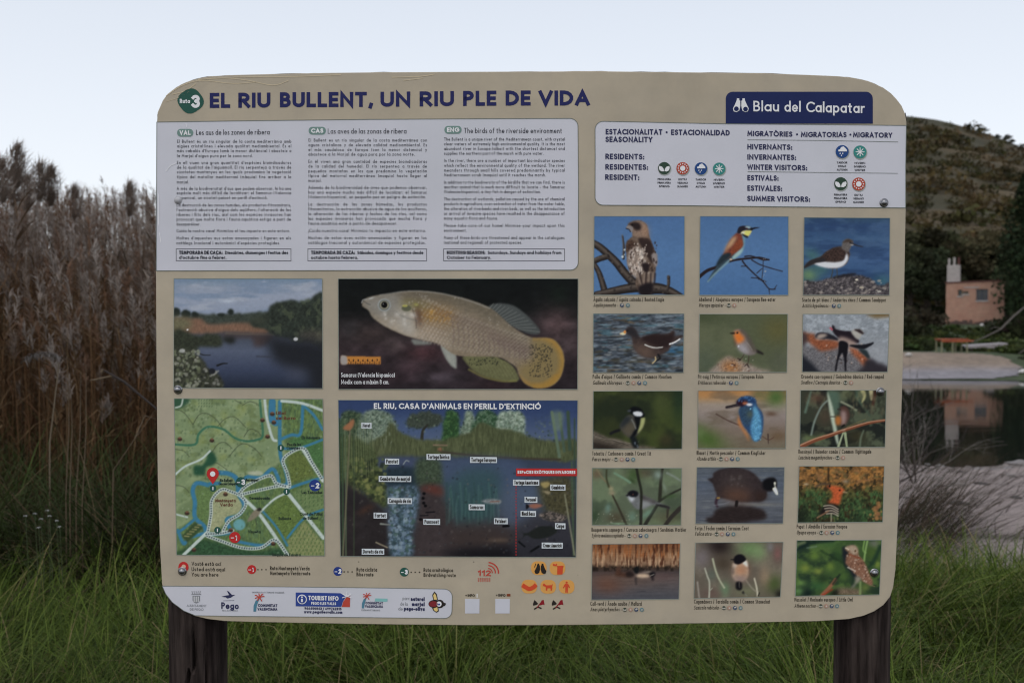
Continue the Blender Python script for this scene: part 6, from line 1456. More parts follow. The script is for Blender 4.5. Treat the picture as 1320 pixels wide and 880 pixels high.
P._m(P.mask([(428, 195), (455, 185), (470, 260), (450, 300), (430, 250)], 6) * bmk, (78, 52, 42), .8); P._m(P.mask([(360, 150), (440, 160), (520, 180), (430, 200), (400, 215), (365, 200)], 8) * bmk, (110, 104, 66), .8)
P._m(P.mask([(440, 290), (540, 290), (610, 330), (590, 370), (500, 360), (445, 330)], 16) * bmk, (140, 122, 104), .8); P._m(P.mask([(820, 330), (940, 380), (1040, 410), (1040, 430), (960, 415), (860, 370)], 10) * bmk, (84, 66, 66), .7)
P._m(P.mask([(1050, 350), (1170, 360), (1225, 450), (1205, 570), (1110, 620), (1010, 590), (975, 510), (1040, 480), (1070, 420)], 10) * bmk, (118, 102, 66), .95)
P._m(np.clip(1 - np.abs(np.hypot((P.zx - 1080) / 1.0, P.zy - 480) - 140) / 34, 0, 1) * bmk * (P.zx > 1060), (150, 112, 46), .8); P._m(np.clip(1 - np.abs(np.hypot(P.zx - 1080, P.zy - 480) - 128) / 26, 0, 1) * bmk * (P.zy > 545) * (P.zx > 980), (146, 110, 48), .8)
P.speck(230, (1040, 385, 1165, 560), 3.2, [(54, 50, 42)], seed=9, alpha=.8, mask=bmk); P.speck(90, (960, 400, 1060, 500), 2.6, [(84, 70, 60)], seed=10, alpha=.6, mask=bmk)
# scales: a staggered lattice along the flank
rng = np.random.RandomState(4)
for i in range(30):
    for j in range(14):
        t = i / 29; x = 470 + 560 * t + (j % 2) * 9; yc = 250 + 150 * t + 18 * math.sin(t * 3); hh = 118 * (1 - .52 * t)
        y = yc - hh + 2 * hh * j / 13
        if i * 7 % 2 == 0 or True: P.blob(x, y, 6.5, hh / 15, (168, 160, 152), .26 + .16 * rng.rand(), hard=.5)
for i in range(15):
    x = 640 + i * 27; y = 325 + i * 9; P.line([(x - 8, y - 60 + i * 2), (x, y), (x - 4, y + 58 - i * 3)], 6, (88, 70, 72), alpha=.38, soft=4)
for i in range(34):      # dark-edged scales
    for j in range(12):
        t = i / 33; x = 450 + 590 * t + (j % 2) * 8; hh = 104 * (1 - .52 * t); y = 258 + 150 * t + 18 * math.sin(t * 3) - hh + 2 * hh * j / 11
        P.line([(x - 6, y - hh / 16), (x + 3, y), (x - 6, y + hh / 16)], 2.6, (70, 62, 54), alpha=.16 + .2 * rng.rand(), soft=2)
P.speck(160, (380, 110, 980, 300), 4, [(92, 86, 78), (150, 146, 138)], seed=33, alpha=.4, mask=bmk)
P._m(P.mask([(560, 205), (760, 260), (900, 330), (1040, 400), (1040, 420), (880, 360), (740, 300), (560, 240)], 8) * bmk, (92, 76, 70), .35)
# head
P._m(P.mask([(150, 160), (230, 126), (350, 112), (345, 200), (330, 250), (250, 240), (190, 215)], 12) * bmk, (118, 118, 116), .7); P._m(P.mask([(340, 190), (420, 200), (440, 300), (400, 330), (340, 280)], 10) * bmk, (150, 146, 140), .7)
P.blob(388, 195, 26, 16, (72, 76, 58), .8); P.blob(380, 182, 14, 6, (168, 160, 72), .7); P.blob(440, 175, 12, 8, (136, 134, 62), .5); P.line([(336, 215), (372, 240), (440, 260)], 5, (96, 96, 92), alpha=.6, soft=3); P.line([(420, 200), (438, 260), (440, 300)], 5, (70, 60, 54), alpha=.6, soft=3)
P.blob(270, 178, 34, 33, (134, 138, 138)); P.blob(270, 178, 27, 26, (58, 62, 60)); P.blob(270, 178, 24, 22, (142, 138, 118)); P.blob(270, 177, 17, 17, (12, 12, 12)); P.blob(264, 172, 3, 3, (150, 150, 150), .8)
P.line([(160, 158), (180, 170), (196, 176)], 4, (70, 70, 68), alpha=.8); P.line([(150, 166), (156, 150), (176, 148)], 6, (150, 150, 150), alpha=.6); P.speck(30, (200, 220, 440, 320), 10, [(190, 186, 182), (140, 134, 128)], seed=13, alpha=.4, mask=bmk, soft=True); P.blob(200, 142, 18, 5, (176, 182, 186), .6, hard=.5, ang=-15)
P.line([(250, 124), (400, 104), (560, 114), (700, 148), (830, 195)], 6, (168, 168, 166), alpha=.4, soft=4)
# ruler
P.poly([(40, 448), (250, 452), (250, 492), (40, 490)], (168, 108, 46), soft=1, smooth=False); P.poly([(40, 448), (70, 450), (72, 490), (40, 490)], (140, 132, 128), soft=1.5, rough=4)
for i in range(1, 8): P.line([(68 + i * 25, 478), (68 + i * 25, 490)], 3, (40, 26, 20)); P.line([(55 + i * 25, 484), (55 + i * 25, 490)], 2, (40, 26, 20))
fo = finish(P, 'fish_photo', 'large photo of a speckled brown fish against a dark background')
k = Ink(); k.text('Samaruc (Valencia hispanica)', 439.8, 485.8, 509, 485.8, cap=5.8, wt=.12, sp=.2, h=L3); k.text('Medix com a m\u00e0xim 8 cm.', 439.8, 494.8, 501.6, 494.8, cap=5.8, wt=.12, h=L3); k.build('fish_caption', WHITEI, fo)
k = Ink()
for i in range(1, 8): k.text(str(i), 447 + (i - 1) * 6.1 + 1.6, 465.8, 449 + (i - 1) * 6.1 + 1.6, 465.8, cap=3.2, wt=.2, h=L3)
k.build('ruler_numbers', BLACK, fo)

# the map
P = Paint(215, 508, 4.114, [(40, 22), (828, 25), (838, 855), (53, 850)], (106, 120, 84), seed=23)
P.mixn((122, 134, 96), 60, 50, .4, .65, .8); P.mixn((92, 104, 62), 50, 40, .55, .7, .7, seed=3)
field = (72, 92, 58)
P.poly([(380, 530), (520, 420), (640, 340), (620, 200), (600, 30), (838, 25), (838, 860), (60, 860), (50, 720), (140, 660), (160, 480), (300, 480)], field, soft=3, smooth=False, tex=.3, ts=10, tsy=24, col2=(84, 102, 56))
P.speck(260, (50, 30, 500, 450), 7, [(74, 88, 58), (90, 104, 70)], seed=1, alpha=.7, ratio=.8); P.speck(40, (50, 40, 480, 440), 16, [(118, 126, 66)], seed=2, alpha=.5, soft=True)
for hs in ([(40, 80), (90, 95), (140, 160)], [(140, 160), (170, 110), (210, 100), (260, 130), (290, 170)], [(270, 170), (310, 130), (360, 120), (420, 175)], [(400, 60), (440, 38), (480, 50)], [(240, 310), (270, 265), (310, 255), (350, 290)], [(335, 325), (380, 272), (420, 262), (470, 290), (505, 330)], [(410, 225), (440, 185), (480, 195), (500, 220)], [(45, 290), (90, 300), (120, 330)], [(210, 380), (260, 362), (320, 400)], [(45, 480), (90, 490), (120, 520)], [(360, 30), (400, 50)]):
    P.line(hs, 3.4, (56, 60, 44), alpha=.9)
P.poly([(65, 600), (140, 560), (160, 640), (60, 640)], (96, 110, 74), soft=4); P.poly([(145, 380), (200, 370), (225, 305), (258, 320), (262, 360), (210, 390), (200, 425), (150, 425)], (30, 66, 46), soft=3, rough=8, rs=20); P.poly([(40, 22), (110, 22), (120, 40), (70, 74), (40, 70)], (40, 70, 50), soft=3); P.line([(48, 70), (76, 60), (86, 24)], 9, (150, 160, 150))
P.poly([(180, 770), (260, 780), (380, 815), (500, 830), (600, 815), (640, 855), (60, 855), (110, 810)], (40, 66, 42), soft=4, tex=.4, ts=12, rough=6)
P.line([(45, 265), (150, 265), (170, 210), (220, 172), (300, 185), (360, 230), (420, 248), (480, 240), (510, 215), (500, 100), (495, 30)], 12, (44, 92, 70), alpha=.9)
for x, y in ((90, 800),): pass
P.poly([(245, 540), (310, 505), (360, 530), (400, 570), (400, 620), (330, 650), (290, 700), (225, 720)], (136, 136, 100), soft=3, tex=.15, ts=10); P.poly([(165, 500), (240, 520), (230, 600), (200, 700), (165, 640)], (84, 104, 58), soft=4, tex=.3, ts=8)
P.poly([(640, 330), (700, 300), (740, 340), (790, 430), (660, 470), (650, 400)], (84, 94, 44), soft=2, smooth=False, tex=.35, ts=8); P.poly([(640, 250), (700, 220), (820, 240), (830, 420), (720, 290)], (62, 94, 52), soft=2, smooth=False, tex=.3, ts=8)
P.poly([(520, 620), (620, 530), (650, 540), (730, 650), (640, 760), (600, 770)], (82, 98, 46), soft=2, smooth=False, tex=.35, ts=8); P.poly([(640, 780), (730, 670), (835, 790), (838, 855), (650, 855)], (112, 116, 72), soft=2, smooth=False, tex=.2, ts=8); P.poly([(670, 520), (830, 440), (838, 620), (740, 640)], (92, 108, 66), soft=2, smooth=False, tex=.25, ts=8)
for i in range(9):
    for j in range(8): P.line([(660 + i * 21 + (j % 2) * 8, 715 + j * 19), (662 + i * 21 + (j % 2) * 8, 706 + j * 19)], 4.5, (60, 84, 42), alpha=.85)
for i in range(7):
    for j in range(6): P.line([(690 + i * 22, 500 + j * 22 - i * 4), (692 + i * 22, 490 + j * 22 - i * 4)], 4, (52, 78, 42), alpha=.8)
for i in range(6):
    for j in range(3): P.line([(170 + i * 14, 34 + j * 16), (172 + i * 14, 28 + j * 16)], 4, (60, 74, 48), alpha=.8)
wb = (44, 100, 136)
for pts, w0 in (([(220, 480), (160, 470), (138, 510), (150, 570), (150, 650), (200, 700), (210, 740)], 20), ([(225, 475), (280, 470)], 16), ([(280, 415), (330, 420), (372, 450), (380, 520)], 22), ([(375, 520), (420, 440), (500, 440), (560, 395), (590, 440), (600, 480), (640, 470), (630, 400), (605, 330), (600, 240), (600, 40)], 17), ([(380, 530), (410, 590), (380, 640), (320, 660), (330, 700), (340, 730), (250, 740), (210, 735)], 17), ([(60, 720), (90, 790), (120, 760), (200, 735)], 15), ([(560, 40), (560, 130), (580, 150)], 34), ([(600, 240), (660, 215), (710, 205), (722, 50)], 14), ([(725, 60), (780, 110), (826, 185)], 12), ([(600, 285), (700, 285), (826, 240)], 10), ([(640, 500), (740, 465), (830, 440)], 12), ([(510, 620), (580, 700), (640, 800)], 8), ([(640, 760), (730, 655), (830, 610)], 9), ([(380, 780), (500, 800), (570, 780)], 14), ([(150, 660), (90, 710), (60, 730)], 12)):
    P.line(pts, w0 + 5, (58, 104, 96), alpha=.9); P.line(pts, w0, wb, soft=2)
P.blob(385, 690, 32, 30, (84, 134, 140)); P.poly([(80, 750), (150, 675), (195, 705), (110, 785)], (50, 66, 38), soft=1.5, smooth=False)
for i in range(6): P.line([(95 + i * 14, 750 - i * 12), (118 + i * 13, 752 - i * 12)], 7, (132, 122, 78), alpha=.8)
rd = (160, 170, 166)
for pts, w0 in (([(520, 25), (530, 120), (560, 230), (580, 245)], 14), ([(610, 35), (720, 48), (828, 86)], 15), ([(45, 425), (100, 380), (180, 345), (230, 300)], 11), ([(90, 850), (210, 735)], 17), ([(395, 540), (480, 620), (560, 730), (580, 760), (640, 850)], 18), ([(640, 520), (720, 620), (830, 760)], 19), ([(500, 620), (570, 555), (640, 520)], 11), ([(50, 635), (110, 650)], 9), ([(720, 290), (770, 370), (828, 460)], 14)):
    P.line(pts, w0, rd, soft=1)
trail = [([(215, 745), (235, 640), (240, 560), (290, 505), (340, 515), (395, 540), (420, 580), (390, 630), (330, 670), (300, 720)], 0), ([(215, 750), (300, 780), (400, 812), (500, 812), (575, 770), (640, 850)], 0), ([(395, 530), (500, 505), (600, 485), (650, 490), (640, 420), (620, 340), (720, 285), (770, 360), (828, 455)], 0), ([(385, 525), (430, 480), (545, 430), (580, 470), (640, 490)], 0), ([(210, 740), (290, 735), (350, 720)], 0)]
for pts, _ in trail:
    P.line(pts, 17, (170, 176, 172), soft=1)
    Q = smooth_pts(pts, False, 14); d = np.r_[0, np.cumsum(np.hypot(*np.diff(Q, axis=0).T))]
    for q in np.arange(0, d[-1], 13): P.blob(np.interp(q, d, Q[:, 0]), np.interp(q, d, Q[:, 1]), 4.6, 4.6, (46, 62, 70))
for x, y in ((240, 245), (508, 138), (568, 150), (535, 225), (108, 630), (312, 530), (145, 825), (560, 105), (340, 720), (565, 792), (70, 238)): P.blob(x, y, 13, 10, (54, 36, 30)); P.blob(x, y - 8, 9, 5, (104, 66, 50))
P.poly([(428, 670), (450, 630), (480, 605), (497, 612), (492, 635), (470, 655), (440, 672)], (112, 100, 84), soft=1.5); P.poly([(478, 612), (495, 598), (504, 612), (490, 618)], (34, 30, 28), soft=1); P.line([(470, 660), (478, 690)], 3, (50, 50, 40)); P.poly([(430, 412), (490, 405), (510, 425), (450, 428)], (150, 152, 130), soft=2)
P.speck(420, (45, 30, 835, 850), 4, [(40, 60, 46), (150, 160, 140), (60, 84, 60)], seed=44, alpha=.3); P.im = P.im * .86 + np.array([124, 148, 138.]) * .14; P.im = 96 + (P.im - 96) * 1.08
mo = finish(P, 'area_map', 'illustrated green area map with blue river, white roads and dotted routes')
def z2(x, y, ox=215, oy=508, sc=4.114): return x / sc + ox, y / sc + oy
k = Ink()
cx, cy = z2(245, 428); k.shape([(cx + 7.8 * math.cos(R(a)), cy - 2 - 7.8 * math.sin(R(a))) for a in range(-30, 211, 16)] + [(cx, cy + 11.6)], L3)
pin = k.build('map_pin', RED, mo, 'red map pin with a pale eye'); k = Ink(); k.disc(cx, cy - 1.8, 3.4, h=L4); k.build('pin_eye', WHITEI, pin)
for n_, x, y, m_, r in (('1', 362, 757, RED, 7.2), ('2', 787, 482, BLUE, 7.4), ('3', 394, 464, GREEN, 6.6)):
    cx, cy = z2(x, y); k = Ink(); k.disc(cx, cy, r, h=L3); o = k.build('route_dot', m_, mo, 'round route marker %s on the map' % n_)
    k = Ink(); k.text(n_, cx + 1, cy + 3.6, cx + (3 if n_ == '1' else 5.6), cy + 3.6, cap=7.2, wt=.25, h=L4); k.line([(cx - 5, cy + .4), (cx - .8, cy + .4)], 1, L4); k.build('badge_lettering', WHITEI, o)
for x, y in ((246, 497), (606, 283), (636, 514), (270, 718)):
    cx, cy = z2(x, y); k = Ink(); k.disc(cx, cy, 4.2, h=L3); o = k.build('information_point', GREEN, mo); k = Ink(); k.text('i', cx - .6, cy + 2.2, cx + .6, cy + 2.2, cap=4.6, wt=.3, h=L4); k.build('badge_lettering', WHITEI, o)
k = Multi('place_name', pm('map_brown_ink', 92, 56, 46), lambda: mo)
for t, x0, x1, y, c in (('Ullal', 580, 630, 108, 5), ('del Burro', 580, 684, 134, 5)): a = z2(x0, y); k.text(t, a[0], a[1], z2(x1, y)[0], a[1], cap=4.6, wt=.18, h=L3)
for t, x0, x1, y in (('Muntanyeta', 258, 366, 570), ('Verda', 284, 350, 592)): a = z2(x0, y); k.text(t, a[0], a[1], z2(x1, y)[0], a[1], cap=4.2, wt=.18, h=L3)
k.flush()
k = Multi('place_name', pm('map_dark_ink', 38, 50, 44), lambda: mo)
for t, x0, x1, y in (('Els Masquers', 716, 812, 236), ('Pou de les', 640, 712, 272), ('Comunes', 636, 706, 290), ('Riu Bullent', 282, 350, 462), ('Casa del Calapatar', 276, 380, 480), ('Barranquet', 420, 486, 460), ('Desembocada', 440, 546, 556), ('Les Tancades', 716, 826, 526), ('Bullents', 594, 660, 664), ("Camí de l'Ullal", 706, 826, 640), ('de Bullent', 722, 804, 662), ('Vinyeta', 432, 498, 734), ('Sequia de Favara', 560, 710, 856)):
    a = z2(x0, y); k.text(t, a[0], a[1], z2(x1, y)[0], a[1], cap=3.8, wt=.18, h=L3)
k.flush()

# the river illustration; the right half is drawn in the left half's coordinates (+637 px)
P = Paint(430, 508, 4.112, [(25, 30), (1294, 32), (1284, 862), (37, 857)], (44, 60, 96), seed=24)
q = 637.4
P.grad([(30, (40, 60, 108)), (90, (42, 62, 110)), (230, (70, 88, 122)), (300, (60, 66, 60)), (345, (50, 62, 86)), (440, (52, 68, 92)), (520, (58, 74, 92)), (700, (58, 58, 66)), (862, (34, 32, 38))])
P.blob(420, 170, 120, 60, (60, 84, 130), .7, hard=.5)
for x0, x1, c, c2 in ((40, 150, (50, 70, 50), (70, 90, 62)), (150, 310, (84, 104, 88), (112, 130, 112)), (590, 660, (40, 76, 40), (58, 98, 50)), (690, 740, (90, 112, 90), (120, 138, 116)), (750, 870, (44, 78, 50), (78, 108, 80)), (870, 1000, (100, 122, 104), (130, 148, 130))):
    P.poly([(x0, 110), ((x0 + x1) / 2, 85), (x1, 110), (x1 + 10, 250), (x0 - 10, 260)], c, soft=3, rough=14, rs=26, tex=.3, ts=12, col2=c2)
P.poly([(385, 145), (420, 105), (490, 92), (560, 110), (580, 145), (540, 170), (470, 180), (400, 170)], (58, 68, 58), soft=2.5, rough=14, rs=22, tex=.3, ts=14); P.line([(468, 235), (475, 190), (500, 160)], 18, (50, 50, 44), w2=10)
P.poly([(180, 260), (260, 215), (300, 150), (330, 175), (400, 220), (520, 240), (620, 230), (720, 200), (780, 150), (860, 175), (960, 195), (1080, 235), (1170, 250), (1280, 240), (1280, 350), (1000, 340), (700, 330), (400, 330), (180, 330)], (74, 82, 50), soft=3, rough=10, rs=24, tex=.22, ts=8, tsy=40); P.mixn((96, 104, 64), 10, 60, .5, .7, .6, seed=8, mask=P.mask([(200, 230), (600, 250), (780, 170), (1000, 210), (1180, 260), (1180, 330), (200, 320)], 6))
P.line([(560, 300), (640, 312), (900, 335), (1200, 345)], 10, (66, 56, 44), soft=4); P.line([(530, 268), (600, 270)], 8, (150, 110, 90), alpha=.6)
P.poly([(240, 340), (440, 340), (440, 380), (400, 400), (250, 410)], (60, 72, 106), soft=8); P.poly([(560, 345), (980, 350), (980, 480), (900, 500), (620, 480)], (60, 78, 112), soft=10, alpha=.8)
P.poly([(250, 400), (430, 390), (450, 480), (420, 500), (300, 490)], (34, 52, 66), soft=6, rough=8)
P.poly([(30, 240), (120, 230), (220, 300), (240, 400), (290, 520), (280, 600), (200, 560), (120, 500), (30, 480)], (66, 78, 42), soft=4, rough=10, tex=.35, ts=14); P.speck(150, (90, 340, 280, 580), 10, [(120, 124, 60), (84, 98, 48), (40, 50, 34)], seed=5, alpha=.7)
P.poly([(440, 350), (560, 350), (580, 470), (560, 480), (450, 490)], (60, 76, 56), soft=6, rough=8, tex=.3, ts=14)
P.poly([(30, 480), (140, 520), (250, 600), (290, 700), (300, 860), (30, 860)], (46, 40, 42), soft=6, tex=.15, ts=50); P.blob(170, 610, 50, 20, (84, 52, 38), .7, hard=.5, ang=-30); P.blob(120, 560, 60, 50, (40, 36, 40), .6, hard=.5)
P.poly([(450, 500), (520, 490), (600, 560), (640, 660), (660, 860), (420, 860), (440, 700)], (62, 52, 54), soft=8, tex=.12, ts=40); P.poly([(460, 500), (510, 478), (580, 490), (585, 540), (510, 520)], (96, 48, 40), soft=6)
P.poly([(290, 500), (440, 495), (440, 640), (415, 740), (420, 850), (310, 855), (290, 740), (300, 620)], (80, 104, 130), soft=5, rough=8, tex=.3, ts=14, col2=(54, 78, 88)); P.speck(140, (295, 500, 430, 850), 9, [(120, 142, 160), (40, 60, 66), (60, 90, 80), (96, 118, 140)], seed=6, alpha=.7)
P.poly([(590, 500), (700, 400), (860, 400), (890, 480), (860, 600), (800, 680), (660, 690), (620, 600)], (46, 78, 84), soft=14, alpha=.85)
for i in range(26): x = 600 + i * 11; P.line([(x, 690 - (i % 5) * 12), (x + 6 * math.sin(i), 600), (x + 10 * math.sin(i * 1.7), 470 + (i % 7) * 14)], 7, (62, 104, 98) if i % 2 else (40, 72, 70), alpha=.6, soft=4)
P.poly([(900, 500), (1080, 480), (1080, 600), (1000, 700), (900, 690)], (70, 86, 116), soft=14, alpha=.7); P.poly([(640, 700), (820, 690), (960, 720), (960, 800), (660, 830)], (62, 50, 48), soft=14, alpha=.9); P.blob(880, 772, 70, 14, (96, 76, 62), .7, hard=.5); P.poly([(300 + 360, 820), (1280, 800), (1280, 862), (640, 862)], (28, 26, 32), soft=10)
P.poly([(970, 700), (1100, 640), (1280, 600), (1280, 860), (970, 862)], (50, 50, 60), soft=12, alpha=.8); P.poly([(1090, 460), (1180, 440), (1260, 440), (1270, 640), (1130, 620), (1095, 540)], (72, 68, 44), soft=8, rough=8, tex=.3, ts=14)
P.mixn((120, 134, 108), 9, 30, .6, .72, .5, seed=14, mask=sstep(300, 240, P.zy) * sstep(95, 130, P.zy) * (P.zx < 330)); P.speck(260, (40, 100, 1180, 250), 6, [(40, 58, 40), (110, 130, 104), (70, 92, 60), (30, 44, 40)], seed=19, alpha=.55, mask=sstep(60, 40, np.abs(P.im[..., 2] - P.im[..., 1] - 10) + 20)); P.speck(300, (40, 380, 1270, 850), 6, [(30, 30, 36), (96, 88, 84), (56, 66, 74)], seed=20, alpha=.35)
for i in range(40): P.line([(46 + i * 4.4, 330 + (i * 37) % 120), (50 + i * 4, 150 + (i * 53) % 90)], 3, ((96, 114, 70), (44, 64, 40), (120, 124, 84))[i % 3], alpha=.55)
# reeds at both sides, right bamboo
for x0, x1, w0, c in ((45, 50, 8, (58, 84, 56)), (60, 66, 6, (84, 104, 72)), (90, 50, 7, (104, 100, 72)), (30, 34, 9, (46, 70, 48)), (105, 108, 5, (60, 76, 52))): P.line([(x0, 130), ((x0 + x1) / 2 + 2, 480), (x1, 855)], w0, c, soft=2)
for pts, w0, c in (([(q + 520, 95), (q + 560, 330)], 16, (86, 108, 84)), ([(q + 560, 100), (q + 585, 300)], 14, (66, 88, 70)), ([(q + 605, 95), (q + 615, 290)], 18, (56, 78, 60)), ([(q + 625, 360), (q + 635, 850)], 9, (64, 88, 62)), ([(q + 588, 530), (q + 640, 850)], 7, (126, 126, 96)), ([(q + 640, 130), (q + 640, 500)], 8, (52, 74, 58))): P.line(pts, w0, c, soft=3)
P.poly([(q + 520, 95), (q + 580, 100), (q + 570, 190), (q + 530, 180)], (100, 122, 98), soft=5, rough=10, alpha=.7)
P.poly([(50, 180), (80, 150), (105, 130), (108, 160), (85, 190)], (156, 94, 56), soft=2)
# fishes, crayfish
P.poly([(q + 350, 720), (q + 385, 735), (q + 450, 700), (q + 520, 700), (q + 548, 725), (q + 500, 755), (q + 430, 765), (q + 385, 745), (q + 360, 765), (q + 370, 740)], (34, 38, 36), soft=1.5)
P.poly([(q + 450, 640), (q + 500, 620), (q + 560, 630), (q + 600, 650), (q + 570, 672), (q + 500, 670)], (110, 96, 88), soft=2, tex=.5, ts=10, col2=(60, 56, 54)); P.poly([(q + 390, 590), (q + 430, 578), (q + 470, 588), (q + 430, 604)], (150, 86, 66), soft=2); P.poly([(q + 382, 580), (q + 400, 592), (q + 384, 608)], (24, 24, 30), soft=1)
P.poly([(q + 460, 470), (q + 500, 462), (q + 508, 480), (q + 480, 496)], (150, 130, 70), soft=2); P.poly([(q + 470, 510), (q + 510, 515), (q + 500, 530)], (140, 126, 90), soft=2); P.poly([(q + 145, 565), (q + 190, 553), (q + 250, 560), (q + 240, 580), (q + 180, 577)], (110, 118, 122), soft=2, tex=.3, ts=8); P.line([(q + 195, 568), (q + 240, 566)], 7, (130, 80, 60), alpha=.7)
for x, y in ((480, 525), (475, 550), (478, 575), (487, 590), (462, 662)): P.blob(x, y, 9, 8, (18, 16, 20))
P.line([(490, 625), (535, 622)], 7, (24, 22, 28)); P.line([(460, 642), (500, 640)], 6, (24, 22, 28)); P.line([(225, 783), (285, 810)], 7, (132, 120, 96)); P.line([(250, 685), (300, 690)], 10, (120, 124, 118), w2=4); P.line([(q + 345, 780), (q + 375, 805)], 10, (20, 22, 26)); P.line([(q + 410, 830), (q + 450, 805)], 12, (20, 22, 26)); P.line([(q + 262, 698), (q + 290, 696)], 12, (16, 16, 20)); P.line([(370, 370), (385, 350), (400, 355)], 5, (130, 140, 140)); P.poly([(550, 290), (570, 280), (572, 300)], (140, 90, 60), soft=2)
Lq = P.im.mean(2, keepdims=True); P.im = (Lq + (P.im - Lq) * .78) * .96
io = finish(P, 'river_illustration', 'illustrated cross-section of a river with named animals above and below the water')
k = Ink(); k.text("EL RIU, CASA D'ANIMALS EN PERILL D'EXTINCI\u00d3", 482, 526.6, 697.4, 527.2, cap=7.4, wt=.22, sp=.12, h=L3); k.build('illustration_title', WHITEI, io)
TAGS = [('Nevet', 'L', 148, 202, 165), ('Parotet', 'L', 273, 348, 355), ('Tortuga Ib\u00e8rica', 'L', 493, 620, 331), ('Gambetes de marjal', 'L', 240, 412, 447), ('Caragols de riu', 'L', 287, 416, 564), ('Fartet', 'L', 213, 284, 641), ('Punxoset', 'L', 476, 565, 674), ('Dovets de riu', 'L', 150, 269, 832),
        ('Tortuga Europea', 'R', 86, 229, 347), ('Tortuga Americana', 'R', 314, 453, 467), ('Gamb\u00fasia', 'R', 511, 592, 493), ('Percasol', 'R', 375, 443, 557), ('Black bass', 'R', 354, 436, 632), ('Samaruc', 'R', 79, 164, 597), ('Petxinot', 'R', 213, 286, 671), ('Carpa', 'R', 537, 592, 697), ('Cranc Americ\u00e0', 'R', 466, 578, 800)]
for t, sd_, x0, x1, y in TAGS:
    ox, sc = (430, 4.112) if sd_ == 'L' else (585, 4.115)
    a, b, cy = x0 / sc + ox, x1 / sc + ox, y / sc + 508
    k = Ink(); k.shape([(a, cy - 3.9), (b, cy - 3.6), (b, cy + 3.9), (a, cy + 3.7)], L3); o = k.build('name_tag', pm('name_tag_white', 178, 184, 190), io, 'white name tag reading ' + t)
    k = Ink(); k.text(t, a + 1.6, cy + 2.2, b - 1.6, cy + 2.3, cap=5.2, wt=.15, h=L4); k.build('tag_lettering', BLACK, o)
k = Ink(); a = 330 / 4.115 + 585; k.shape([(a, 603.2), (743.8, 603.4), (743.8, 613), (a, 613)], L3)
for i in range(24): y = 625.5 + i * 3.8; k.line([(665.2, y), (665.2, y + 2.6)], .9, L3)
rb = k.build('invasive_species_bar', RED, io, 'red bar and dotted line marking the invasive species'); k = Ink(); k.text('ESP\u00c8CIES EX\u00d2TIQUES INVASORES', a + 2, 609.9, 741.6, 610.1, cap=4, wt=.24, h=L4); k.build('bar_lettering', WHITEI, rb)

# worn laminate: pale wrinkles near the top left, scuffs
k = Ink()
rngw = random.Random(5)
for pts in ([(214, 124), (236, 110), (262, 104), (300, 108), (330, 106)], [(255, 103), (290, 101), (320, 104), (352, 110), (372, 104)], [(222, 122), (240, 117), (252, 108)], [(505, 100), (540, 99), (560, 96)], [(300, 100), (330, 99.4), (380, 99), (440, 96.6)], [(520, 104), (545, 101)], [(214, 131), (230, 126), (244, 118)]):
    k.line(smooth_pts(pts, False, 5).tolist(), rngw.uniform(.5, 1.1), L1)
k.build('laminate_wrinkles', pm('worn_laminate', 172, 160, 138), panel)
k = Ink()
for pts in ([(214, 221), (220, 214), (228, 210)], [(206, 300), (207.6, 312)], [(204.5, 250), (204.8, 290)], [(240, 160), (241, 164)]):
    k.line(pts, .8, L3)
k.build('laminate_scratches', pm('scratch_white', 196, 196, 202), panel)
# ------------------------------------------------------------------ the small pink house across the water
HY = 69.0
def WX(px, Y): return (px - 660) / F * Y / cp if False else float(at(px, 400, Y).x)
house = empty('pump_house', (float(at(1256, 415, HY).x), HY, 0.9))
tag(house, 'small salmon pink flat-roofed house with a pale chimney, standing across the water below the hill', 'house')
hx = 1.98; hd = 3.4
stucco = mat('salmon_stucco', (0.40, 0.215, 0.155), 0.9, var=0.12, scale=1.1, bump=0.2, bscale=8, col2=(0.44, 0.27, 0.195), dist=.02)
pale = mat('pale_render', (0.42, 0.38, 0.36), 0.9, var=0.15, scale=3, bump=0.3)
dark_roof = mat('dark_red_roof_edge', (0.11, 0.045, 0.038), 0.9, var=0.3, scale=6)
glass = mat('dark_window_glass', (0.012, 0.018, 0.03), 0.12, spec=0.6)
stone = mat('dark_footing_stone', (0.11, 0.075, 0.065), 0.95, var=0.5, scale=4, bump=1.0, bscale=10, dist=.05)
def wall_front():
    """front wall with real openings; local x, z; y = 0 is the face"""
    zl, zr = 2.88, 2.98
    ops = [(-1.17, 1.98, -.85, 2.42), (-.85, 2.12, -.42, 2.30), (0.10, 1.66, .90, 2.44)]
    xs_ = sorted({-hx, hx} | {v for o in ops for v in (o[0], o[2])}); zs = sorted({0.0} | {v for o in ops for v in (o[1], o[3])}) + [9]
    mb = MB(); t = .25
    def top(x): return zl + (zr - zl) * (x + hx) / (2 * hx)
    for i in range(len(xs_) - 1):
        for j in range(len(zs) - 1):
            xa, xb, za, zb = xs_[i], xs_[i + 1], zs[j], zs[j + 1]
            cx_, cz = (xa + xb) / 2, (za + min(zb, 3)) / 2
            if any(o[0] < cx_ < o[2] and o[1] < cz < o[3] for o in ops): continue
            ta, tb = (zb, zb) if zb < 9 else (top(xa), top(xb))
            mb.add([(xa, 0, za), (xb, 0, za), (xb, 0, tb), (xa, 0, ta), (xa, t, za), (xb, t, za), (xb, t, tb), (xa, t, ta)], [(0, 1, 2, 3), (5, 4, 7, 6), (0, 4, 5, 1), (3, 2, 6, 7), (0, 3, 7, 4), (1, 5, 6, 2)])
    # merge inner doubles
    return mb
rotz = R(-27)
house.rotation_euler = (0, 0, rotz); house.scale = (.92, .92, 1)
